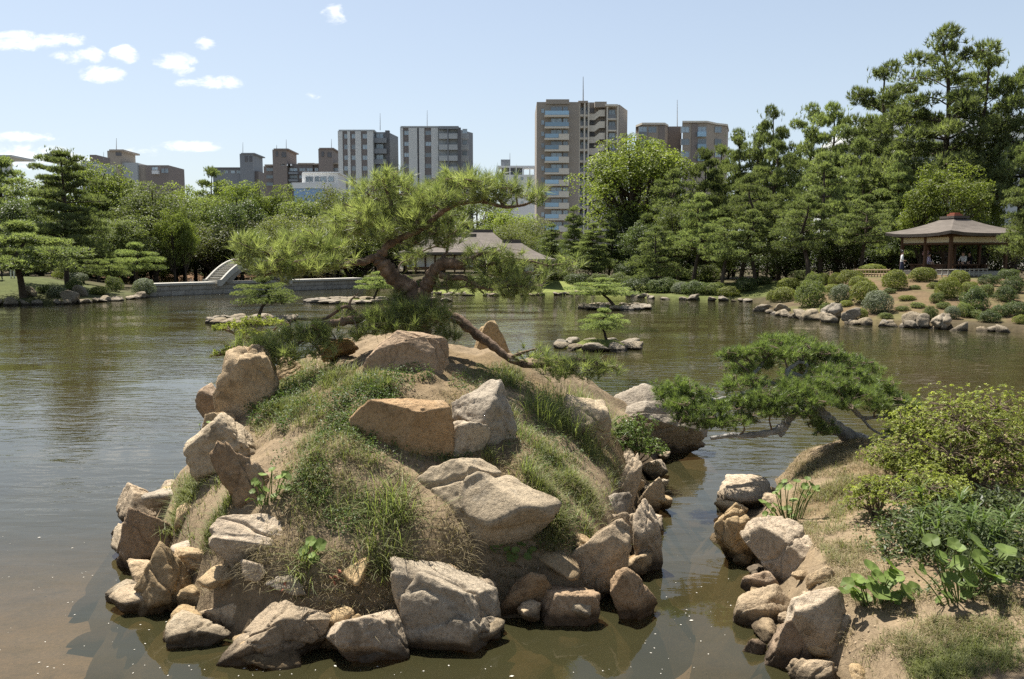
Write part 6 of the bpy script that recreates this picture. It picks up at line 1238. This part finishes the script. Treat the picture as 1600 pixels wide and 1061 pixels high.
for a in (222, 252, 262): 
    prism(B, 'awning', [(z2(a), Y - 1), (z2(a + 22), Y - 1), (z2(a + 22), Y + 1), (z2(a), Y + 1)], z2v(378), z2v(388), 'b_white', Y)
mast(B, z2(238), z2v(240), z2v(294), Y + 2); mast(B, z2(488), z2v(238), z2v(290), Y + 2); mast(B, z2(185), z2v(270), z2v(292), Y + 2)
# --- low white building
Y = 190; B = building('shop_building', 'low white flat roofed building with blue wall in front of the brown apartments', 492, Y)
pbox(B, 'wall', z2(270), z2(470), z2v(478), z2v(510), Y, 10, 'b_white'); pbox(B, 'blue_wall', z2(284), z2(440), z2v(506), VB, Y + .3, 9, 'b_blue'); pbox(B, 'wall', z2(330), z2(528), z2v(424), VB, Y + 3, 9, 'b_white'); pbox(B, 'roof_slab', z2(328), z2(530), z2v(419), z2v(427), Y + 2.6, 10, 'b_white')
for a, b in ((345, 385), (395, 420), (425, 460), (470, 500)): pwin(B, z2(a), z2(b), z2v(446), z2v(474), Y + 2.9, .4)
# --- dark building at left centre
Y = 300; B = building('apartment_block', 'dark slab building with square roof tower behind the left trees', 372, Y)
pbox(B, 'wall', z1(1110), z1(1260), z1v(275), VB, Y, 12, 'b_slate'); pbox(B, 'roof_slab', z1(1106), z1(1262), z1v(270), z1v(277), Y - .6, 13, 'b_dark'); pbox(B, 'stair_tower', z1(1250), z1(1316), z1v(200), VB, Y - 1, 12, 'b_slate'); pbox(B, 'tower_cap', z1(1248), z1(1318), z1v(195), z1v(201), Y - 1.4, 12.8, 'b_slate'); pbox(B, 'wall', z1(1316), z1(1345), z1v(290), VB, Y + 1, 10, 'b_brown')
for a in (1268, 1292): pbox(B, 'vent_grille', z1(a), z1(a + 14), z1v(212), z1v(240), Y - 1.2, .3, 'b_dark')
for a in (1125, 1160, 1195, 1225): pwin(B, z1(a), z1(a + 22), z1v(286), z1v(302), Y - .1, .4)
mast(B, z1(1258), z1v(140), z1v(200), Y + 3)
# --- left buildings
Y = 250; B = building('apartment_block', 'long low apartment building with pale stair tower above the left trees', 215, Y)
pbox(B, 'stair_tower', z1(569), z1(635), z1v(184), VB, Y - 1, 10, 'b_tan'); pbox(B, 'tower_cap', z1(565), z1(638), z1v(177), z1v(186), Y - 1.5, 11, 'b_tan'); pbox(B, 'vent_grille', z1(600), z1(628), z1v(193), z1v(210), Y - 1.2, .3, 'b_dark')
pbox(B, 'wall', z1(600), z1(722), z1v(246), VB, Y, 12, 'b_grey'); pbox(B, 'wall', z1(720), z1(768), z1v(258), VB, Y + 1, 12, 'b_tan'); pbox(B, 'wall', z1(766), z1(882), z1v(259), VB, Y + .4, 12, 'b_umber')
pwin(B, z1(786), z1(818), z1v(268), z1v(284), Y + .3, .4); pbox(B, 'balcony', z1(786), z1(818), z1v(286), z1v(304), Y - .8, 1.2, 'b_white')
for a in (836, 855): pwin(B, z1(a), z1(a + 16), z1v(276), z1v(300), Y + .3, .4)
mast(B, z1(603), z1v(118), z1v(178), Y + 3)
Y = 230; B = building('apartment_block', 'grey brown building mostly hidden behind the lone left pine', 120, Y)
pbox(B, 'wall', z1(430), z1(505), z1v(238), VB, Y, 12, 'b_grey'); pbox(B, 'roof_box', z1(465), z1(498), z1v(205), z1v(240), Y - .5, 8, 'b_umber'); pbox(B, 'roof_box', z1(232), z1(262), z1v(198), z1v(240), Y + 1, 6, 'b_dark')
for k in range(3): pbox(B, 'balcony', z1(468), z1(502), z1v(252 + 26 * k), z1v(264 + 26 * k), Y - .8, 1, 'b_pale'); pwin(B, z1(472), z1(500), z1v(240 + 26 * k), z1v(251 + 26 * k), Y - .1, .3)
mast(B, z1(537), z1v(190), z1v(235), Y + 3, .08)
Y = 160; B = building('white_building', 'white sloped roof corner at the far left edge', 8, Y)
prism(B, 'roof', [(-60, Y), (z1(75), Y), (z1(95), Y + 8), (-60, Y + 8)], z1v(212), VB, 'b_white', Y, 1.0); pbox(B, 'roof_slab', -60, z1(60), z1v(206), z1v(216), Y - .4, 8, 'b_pale')
pwin(B, z1(8), z1(50), z1v(222), z1v(240), Y - .1, .3)
# --- long pale building behind the right pines
Y = 128; B = building('sports_hall', 'long pale building with banded roof behind the tall right pines', 1470, Y)
pbox(B, 'wall', 1330, 1660, 222, VB, Y, 20, 'b_pale')
for i, (v0, v1, yo, mk) in enumerate([(216, 224, -1.0, 'b_white'), (205, 215, 0, 'b_pale'), (194, 204, 1.2, 'b_white'), (185, 193, 2.4, 'b_pale'), (180, 184, 3.4, 'b_white')]): pbox(B, 'roof_band', 1330 + 14 * i, 1660, v0, v1, Y + yo, 16 - yo, mk)
for u in range(1340, 1650, 28): pbox(B, 'column', u, u + 4, 224, 300, Y - .6, .5, 'b_white')

# ================================================================== TEA HOUSE
def hip_roof(par, name, u0, u1, ve, r0, r1, vr, Y, dep, mk='shingle', sag=.12, n=7, thick=.22):
    """hipped roof with sagging slopes: eaves u0..u1 at ve, ridge r0..r1 at vr"""
    xa, xb = at(u0, ve, Y).x, at(u1, ve, Y).x; ze = at(u0, ve, Y).z; Ym = Y + dep / 2; ra, rb = at(r0, vr, Ym).x, at(r1, vr, Ym).x; zr = at(r0, vr, Ym).z; pl = par.location; V = []; Q = []
    for k in range(n + 1):
        t = k / n; z = ze + (zr - ze) * (t - sag * math.sin(math.pi * t)); x0 = xa + (ra - xa) * t; x1 = xb + (rb - xb) * t; y0 = Y + (Ym - Y) * t; y1 = Y + dep + (Ym - Y - dep) * t
        V += [(x0, y0, z), (x1, y0, z), (x1, y1, z), (x0, y1, z)]
    for k in range(n):
        for j in range(4): Q.append([k * 4 + j, k * 4 + (j + 1) % 4, k * 4 + 4 + (j + 1) % 4, k * 4 + 4 + j])
    b = len(V); V += [(x, y, z - thick) for x, y, z in V[:4]]
    for j in range(4): Q.append([b + j, b + (j + 1) % 4, (j + 1) % 4, j])
    Q.append([b + 3, b + 2, b + 1, b])
    V = np.array(V) - np.array(pl); o = link(name, mkmesh(name, V, np.array(Q), M[mk], smooth=False), par)
    rd = wbox(par, 'ridge_cap', ra - .15, rb + .15, Ym - .2, Ym + .2, zr - .12, zr + .16, 'shingle'); return o
B = building('tea_house', 'low wooden tea house with hipped shingle roofs behind the main pine', 740, 74, 'tea house')
B.location.z = gz(B.location.x, 78)
hip_roof(B, 'roof', 622, 768, 394, 672, 742, 368, 72, 9); hip_roof(B, 'roof', 690, 805, 386, 728, 768, 361, 78, 9); hip_roof(B, 'roof', 752, 869, 405, 787, 811, 377, 71, 8)
def wallrow(u0, u1, v0, v1, Y, dep, n, panel='shoji'):
    pbox(B, 'wall', u0 + 1, u1 - 1, v0, v1 - 4, Y + .12, dep, panel); pbox(B, 'floor_beam', u0, u1, v1 - 5, v1, Y - .6, dep + .4, 'wood')
    for i in range(n + 1): u = u0 + (u1 - u0) * i / n; pbox(B, 'post', u - 1.1, u + 1.1, v0 - 2, v1 + 4, Y - .02, .18, 'wood')
    pbox(B, 'lintel', u0, u1, v0, v0 + 2.5, Y + .02, .14, 'wood')
wallrow(634, 756, 397, 422, 73.6, 6, 8); wallrow(762, 858, 408, 430, 72.4, 5, 7, 'wood'); wallrow(702, 796, 388, 400, 79.4, 7, 5)
for i in range(5): pbox(B, 'screen_panel', 766 + i * 18, 780 + i * 18, 412, 424, 72.3, .1, 'shoji' if i % 2 else 'plaster')
# ================================================================== PAVILION
s = 5.9; py_ = 53.5; pc = at(1488, 400, py_); zf = gz(pc.x, py_) + .12; pav = empty('garden_pavilion', (pc.x, py_, zf), rz=math.radians(14)); tag(pav, 'open wooden rest pavilion with hipped shingle roof on the right hill', 'pavilion')
def lbox(par, name, x0, x1, y0, y1, z0, z1, mk): return link(name, cube_mesh(mk), par, loc=((x0 + x1) / 2, (y0 + y1) / 2, (z0 + z1) / 2), scale=(x1 - x0, y1 - y0, z1 - z0))
ze = at(1480, 366, py_).z - zf; zr = at(1489, 341, py_).z - zf
V = []; Q = []; n = 10; hs = s / 2
for k in range(n + 1):
    t = k / n; h = hs * (1 - t) + .42 * t; z = ze + (zr - ze) * (t - .13 * math.sin(math.pi * t))
    for a in range(4):
        for j in range(6):
            f = -1 + 2 * j / 6; x, y = [(f, -1), (1, f), (-f, 1), (-1, -f)][a]; V.append((x * h, y * h, z + .16 * (1 - t) * abs(f) ** 3))
m4 = 24
for k in range(n):
    for j in range(m4): Q.append([k * m4 + j, k * m4 + (j + 1) % m4, (k + 1) * m4 + (j + 1) % m4, (k + 1) * m4 + j])
b = len(V); V += [(x * .99, y * .99, z - .2) for x, y, z in V[:m4]]
for j in range(m4): Q.append([b + j, b + (j + 1) % m4, (j + 1) % m4, j])
b2 = len(V); V += [(x * .1, y * .1, zr - .5) for x, y, z in V[:m4]]
for j in range(m4): Q.append([b2 + j, b2 + (j + 1) % m4, b + (j + 1) % m4, b + j])
roof = link('roof', mkmesh('roof', V, np.array(Q), M['shingle'], smooth=False), pav)
lbox(roof, 'roof_cap', -.62, .62, -.62, .62, zr - .03, zr + .13, 'shingle'); lbox(roof, 'finial', -.32, .32, -.32, .32, zr + .13, zr + .27, 'red_tile'); lbox(roof, 'finial', -.22, .22, -.22, .22, zr + .27, zr + .36, 'red_tile')
p_ = 2.15
for x in (-p_, 0, p_):
    for y in (-p_, 0, p_):
        if x == 0 and y == 0: continue
        if y == -p_ and x == 0: continue
        lbox(pav, 'post', x - .085, x + .085, y - .085, y + .085, -.3, ze - .02, 'wood')
for y in (-p_, p_):
    lbox(pav, 'beam', -p_ - .3, p_ + .3, y - .07, y + .07, ze - .22, ze - .06, 'wood'); lbox(pav, 'transom_panel', -p_, p_, y - .03, y + .03, ze - .58, ze - .22, 'plaster'); lbox(pav, 'beam', -p_, p_, y - .06, y + .06, ze - .7, ze - .58, 'wood')
    lbox(pav, 'beam', y - .065, y + .065, -p_ - .3, p_ + .3, ze - .23, ze - .07, 'wood'); lbox(pav, 'transom_panel', y - .028, y + .028, -p_ + .1, p_ - .1, ze - .58, ze - .23, 'plaster'); lbox(pav, 'beam', y - .055, y + .055, -p_, p_, ze - .71, ze - .585, 'wood')
lbox(pav, 'floor', -p_ - .3, p_ + .3, -p_ - .3, p_ + .3, -.35, 0, 'stone_wall')
for (x0, x1, y0, y1) in ((-1.9, 1.9, 1.3, 1.75), (-1.9, -1.45, -1.2, 1.2), (1.45, 1.9, -1.2, 1.2), (-1.2, 1.2, -1.1, -.65)): lbox(pav, 'bench', x0, x1, y0, y1, .36, .44, 'wood'); lbox(pav, 'bench_leg', x0 + .1, x0 + .2, y0 + .05, y1 - .05, 0, .36, 'wood'); lbox(pav, 'bench_leg', x1 - .2, x1 - .1, y0 + .05, y1 - .05, 0, .36, 'wood')
# ================================================================== STONE CAUSEWAY AND ARCHED BRIDGE
A_ = Vector((*wat(236, 463), 0)); B_ = Vector((*wat(556, 450), 0)); dr = (B_ - A_).normalized(); ln = (B_ - A_).length; pr_ = Vector((dr.y, -dr.x, 0))   # pr_ points towards the viewer's right
ang = math.atan2(dr.y, dr.x)
cw = empty('stone_causeway', A_, rz=ang); tag(cw, 'straight stone causeway wall crossing the pond at left', 'causeway')
r_ = random.Random(8); hc = 1.05
for row in range(3):
    x = -.2 - .3 * row
    while x < ln:
        w_ = r_.uniform(.7, 1.3); lbox(cw, 'stone_block', x + .012, x + w_ - .012, -.7 + r_.uniform(-.02, .02), .7, -.4 + row * .42 + .01, -.4 + (row + 1) * .42 - .01, 'stone_wall'); x += w_
x = -.3
while x < ln + .2:
    w_ = 1.6; lbox(cw, 'coping_stone', x + .01, x + w_ - .01, -.85, .85, .865, 1.06, 'stone_pale'); x += w_
br = empty('arched_bridge', A_, rz=ang); tag(br, 'steep arched stone bridge with steps on the causeway', 'bridge')
s0, s1, rise = 5.7, 12.7, 1.85; bz = lambda q: 1.06 + rise * max(0, 1 - ((q - (s0 + s1) / 2) / ((s1 - s0) / 2)) ** 2)
nst = 15; half = (s1 - s0) / 2
for sgn in (0, 1):
    for k in range(nst):
        q0 = s0 + half * k / nst; q1 = s0 + half * (k + 1) / nst
        if sgn: q0, q1 = s0 + s1 - q1, s0 + s1 - q0
        top = bz((q0 + q1) / 2); lbox(br, 'step', q0 + .004, q1 - .004, -1.0, 1.0, top - .3, top - .05, 'stone_wall'); lbox(br, 'tread', q0 - .03 if not sgn else q0 + .01, q1 - .01 if not sgn else q1 + .03, -1.0, 1.0, top - .048, top, 'stone_pale')
for y in (-1.18, 1.18):
    acc = Acc(); qs = np.linspace(s0 - .3, s1 + .3, 30); w_ = .13; V = []
    for q in qs: z = bz(q); V += [(q, y - w_, z - .35), (q, y + w_, z - .35), (q, y + w_, z + .2), (q, y - w_, z + .2)]
    i = np.arange(29)[:, None] * 4; Qd = np.concatenate([np.stack([i[:, 0] + a_, i[:, 0] + (a_ + 1) % 4, i[:, 0] + 4 + (a_ + 1) % 4, i[:, 0] + 4 + a_], -1) for a_ in range(4)] + [np.array([[0, 3, 2, 1], [116, 117, 118, 119]])])
    link('parapet', mkmesh('parapet', V, Qd, M['stone_pale'], smooth=False), br)
    V = []; qs = np.linspace(s0, s1, 30); y2 = y * .93
    for q in qs: z = bz(q); zl = min(1.1 + 1.3 * max(0, 1 - ((q - (s0 + s1) / 2) / 2.4) ** 2) if abs(q - (s0 + s1) / 2) < 2.4 else 1.0, z - .3); V += [(q, y2 - .1, zl), (q, y2 + .1, zl), (q, y2 + .1, max(z - .34, zl)), (q, y2 - .1, max(z - .34, zl))]
    link('side_wall', mkmesh('side_wall', V, Qd, M['stone_wall'], smooth=False), br)
# ================================================================== FENCES, LANTERN
def hoop_fence(label, pts, h, step, name='bamboo_fence', mk='bamboo', rails=(.35, .8)):
    P = [ghit(u, v) for u, v in pts]; e = empty(name, P[0]); tag(e, label, 'fence')
    for i in range(len(P) - 1):
        a, b = P[i], P[i + 1]; L_ = (b - a).length; k = max(2, int(L_ / step))
        for j in range(k + (i == len(P) - 2)):
            q = a.lerp(b, j / k); acc = Acc(); tube(acc, np.array([q - e.location, q - e.location + Vector((0.01, 0, h))]), [.035, .03], 6); link('picket', acc.mesh('picket', M[mk]), e)
        for f in rails:
            acc = Acc(); tube(acc, np.array([a - e.location + Vector((0, 0, h * f)), b - e.location + Vector((0, 0, h * f))]), [.03, .03], 6); link('rail', acc.mesh('rail', M[mk]), e)
hoop_fence('low bamboo fence along the top of the pavilion hill', [(1296, 431), (1340, 432), (1390, 433)], .55, .38)
hoop_fence('pale low barrier in front of the pavilion benches', [(1462, 433), (1500, 433), (1542, 432)], .5, .35, 'low_barrier', 'stone_pale', (.3, .9))
hoop_fence('dark post and rail fence right of the pavilion', [(1552, 428), (1580, 426), (1606, 424)], .9, .8, 'rail_fence', 'wood', (.5, .9))
hoop_fence('brown picket fence at the right end of the tea house lawn', [(884, 438), (905, 438), (924, 439)], 1.0, .28, 'picket_fence', 'bamboo', (.3, .85))
b = ghit(1206, 436); L0 = empty('stone_lantern', b); tag(L0, 'low stone lantern under the pines left of the pavilion hill', 'lantern')
def lathe(par, name, prof, mk, sides=10):
    V = []; Q = []
    for r__, z in prof:
        for k in range(sides): V.append((r__ * math.cos(k / sides * 6.2832), r__ * math.sin(k / sides * 6.2832), z))
    for i in range(len(prof) - 1):
        for k in range(sides): Q.append([i * sides + k, i * sides + (k + 1) % sides, (i + 1) * sides + (k + 1) % sides, (i + 1) * sides + k])
    return link(name, mkmesh(name, V, np.array(Q), M[mk], smooth=False), par)
lathe(L0, 'base', [(.0, 0), (.4, 0), (.4, .12), (.22, .2), (.2, .45), (.36, .52), (.36, .6), (0, .6)], 'stone_pale'); lathe(L0, 'light_box', [(0, .6), (.24, .6), (.24, .92), (0, .92)], 'stone_wall', 6); lathe(L0, 'cap', [(0, .92), (.62, .9), (.6, .98), (.2, 1.14), (.08, 1.18), (.1, 1.28), (0, 1.34)], 'stone_pale')
# ================================================================== PEOPLE
M['skin'] = mat_plain('skin', (.50, .32, .23), .6); M['hair'] = mat_plain('dark_hair', (.02, .016, .014), .5)
for k, c in [('cloth_white', (.75, .74, .72)), ('cloth_black', (.02, .02, .025)), ('cloth_navy', (.03, .035, .06)), ('cloth_lilac', (.52, .46, .62)), ('cloth_grey', (.25, .25, .26)), ('cloth_cream', (.62, .52, .42)), ('cloth_pink', (.55, .33, .33))]: M[k] = mat_noise(k, [tuple(x * .88 for x in c), c], scale=14, rough=.9, bump=.15, bscale=30, dist=.005)
def person(label, loc, rz, top, bottom, pose='stand', h=1.65, skirt=False, bun=False):
    """one continuous skinned body; hair is a child"""
    k = h / 1.65; J = {}; E = []
    if pose == 'stand':
        hip = (0, 0, .88); J = dict(pel=hip, bel=(0, 0, 1.02), che=(0, -.01, 1.24), nek=(0, 0, 1.40), hd0=(0, -.015, 1.47), hd1=(0, -.02, 1.60), ls=(.16, 0, 1.34), le=(.23, .02, 1.07), lw=(.20, -.12, .88), lh=(.19, -.18, .82), rs=(-.16, 0, 1.34), re=(-.23, .03, 1.08), rw=(-.17, -.18, 1.02), rh=(-.13, -.25, 1.03),
                 lt=(.09, 0, .82), lk=(.10, -.03, .47), la=(.10, .03, .09), lf=(.11, -.12, .04), rt=(-.09, 0, .82), rk=(-.10, .03, .47), ra=(-.10, .08, .09), rf=(-.11, -.06, .04))
    else:
        J = dict(pel=(0, 0, .52), bel=(0, -.02, .66), che=(0, -.06, .88), nek=(0, -.07, 1.04), hd0=(0, -.10, 1.11), hd1=(0, -.13, 1.24), ls=(.16, -.06, .98), le=(.24, -.12, .74), lw=(.14, -.32, .62), lh=(.10, -.38, .60), rs=(-.16, -.06, .98), re=(-.24, -.12, .74), rw=(-.14, -.32, .62), rh=(-.10, -.38, .60),
                 lt=(.10, -.05, .51), lk=(.11, -.45, .52), la=(.11, -.43, .09), lf=(.12, -.57, .04), rt=(-.10, -.05, .51), rk=(-.11, -.45, .52), ra=(-.11, -.40, .09), rf=(-.12, -.54, .04))
    R_ = dict(pel=.14, bel=.125, che=.145, nek=.055, hd0=.075, hd1=.095, ls=.07, le=.046, lw=.034, lh=.036, rs=.07, re=.046, rw=.034, rh=.036, lt=.09, lk=.062, la=.043, lf=.04, rt=.09, rk=.062, ra=.043, rf=.04)
    E = [('pel', 'bel'), ('bel', 'che'), ('che', 'nek'), ('nek', 'hd0'), ('hd0', 'hd1'), ('che', 'ls'), ('ls', 'le'), ('le', 'lw'), ('lw', 'lh'), ('che', 'rs'), ('rs', 're'), ('re', 'rw'), ('rw', 'rh'), ('pel', 'lt'), ('lt', 'lk'), ('lk', 'la'), ('la', 'lf'), ('pel', 'rt'), ('rt', 'rk'), ('rk', 'ra'), ('ra', 'rf')]
    if skirt: R_.update(lk=.12, rk=.12, lt=.11, rt=.11, la=.05, ra=.05)
    nm = list(J); me = bpy.data.meshes.new('body_cage'); me.from_pydata([tuple(c * k for c in J[n_]) for n_ in nm], [(nm.index(a), nm.index(b)) for a, b in E], [])
    t = bpy.data.objects.new('body_cage', me); C.objects.link(t); md = t.modifiers.new('Skin', 'SKIN'); 
    for i, n_ in enumerate(nm): me.skin_vertices[0].data[i].radius = (R_[n_] * k, R_[n_] * k * (.8 if n_ in ('che', 'bel') else 1)); me.skin_vertices[0].data[i].use_root = (n_ == 'pel')
    ss = t.modifiers.new('S', 'SUBSURF'); ss.levels = 2; ss.render_levels = 2
    bpy.context.view_layer.update(); dg = bpy.context.evaluated_depsgraph_get(); ev = t.evaluated_get(dg); bm_ = bpy.data.meshes.new_from_object(ev); bm_.name = 'person'
    bpy.data.objects.remove(t); bm_.materials.clear()
    for q in ('skin', top, bottom, 'cloth_black'): bm_.materials.append(M[q])
    mats = dict(nek=0, hd0=0, hd1=0, lh=0, rh=0, lw=0, rw=0, pel=2, bel=1, che=1, ls=1, rs=1, le=1, re=1, lt=2, rt=2, lk=2, rk=2, la=2, ra=2, lf=3, rf=3)
    JJ = np.array([J[n_] for n_ in nm]) * k
    for p in bm_.polygons: p.material_index = mats[nm[int(((JJ - np.array(p.center)) ** 2).sum(1).argmin())]]; p.use_smooth = True
    o = link('person', bm_, loc=loc, rz=rz); tag(o, label, 'person')
    hd = (np.array(J['hd1']) * .65 + np.array(J['hd0']) * .35) * k; D_, F_ = ico(2); V = D_ * np.array([.098, .112, .12]) * k; keep = V[:, 1] < -.03 * k
    V[:, 2] = np.where(keep & (V[:, 2] < .045 * k), .05 * k, V[:, 2]); V[:, 1] = np.where(keep, np.maximum(V[:, 1], -.075 * k), V[:, 1])
    hv = V + hd + np.array([0, .015, .03]) * k; hf = F_
    if bun: hv = np.concatenate([hv, D_ * .055 + hd + np.array([0, .09, .12])]); hf = np.concatenate([F_, F_ + len(D_)])
    link('hair', mkmesh('hair', hv, hf, M['hair']), o)
    for sx_ in (-.035, .035): link('eye', mkmesh('eye', D_ * .012 + hd + np.array([sx_, -.092, .01]) * k, F_, M['hair']), o)
    return o
gp = lambda u, v, z=None: ghit(u, v)
q = ghit(1413, 433); person('standing person in dark dress and white top left of the pavilion', (q.x, q.y + .4, gz(q.x, q.y + .4)), 1.2, 'cloth_white', 'cloth_navy', 'stand', 1.6, True, True)
ca, sa = math.cos(math.radians(14)), math.sin(math.radians(14))
def onpav(x, y, z=0): return (pc.x + x * ca - y * sa, py_ + x * sa + y * ca, zf + z)
person('seated person in lilac top at the left of the pavilion', onpav(-1.65, .3, -.08), .9, 'cloth_lilac', 'cloth_grey', 'sit', 1.6)
person('person in pink standing inside the pavilion behind the seated ones', onpav(-1.2, 1.0), .2, 'cloth_pink', 'cloth_cream', 'stand', 1.62)
person('seated person in black bending forward in the pavilion', onpav(-.8, 1.5, -.08), .0, 'cloth_black', 'cloth_navy', 'sit', 1.66)
person('seated person in white shirt in the middle of the pavilion', onpav(.15, -.85, -.08), -1.2, 'cloth_white', 'cloth_black', 'sit', 1.7)
person('seated person in dark clothes at the right post of the pavilion', onpav(1.65, .2, -.08), -1.3, 'cloth_black', 'cloth_black', 'sit', 1.68)
for u, v, t_, b_, lab in [(20, 435, 'cloth_white', 'cloth_white', 'person dressed all in white walking on the left bank'), (30, 435, 'cloth_grey', 'cloth_black', 'person in dark clothes beside the white dressed walker'), (1, 437, 'cloth_black', 'cloth_black', 'person in black at the left edge of the view')]:
    q = ghit(u, v); person(lab, (q.x, q.y, gz(q.x, q.y)), .8 if u != 30 else -.5, t_, b_, 'stand', 1.66)
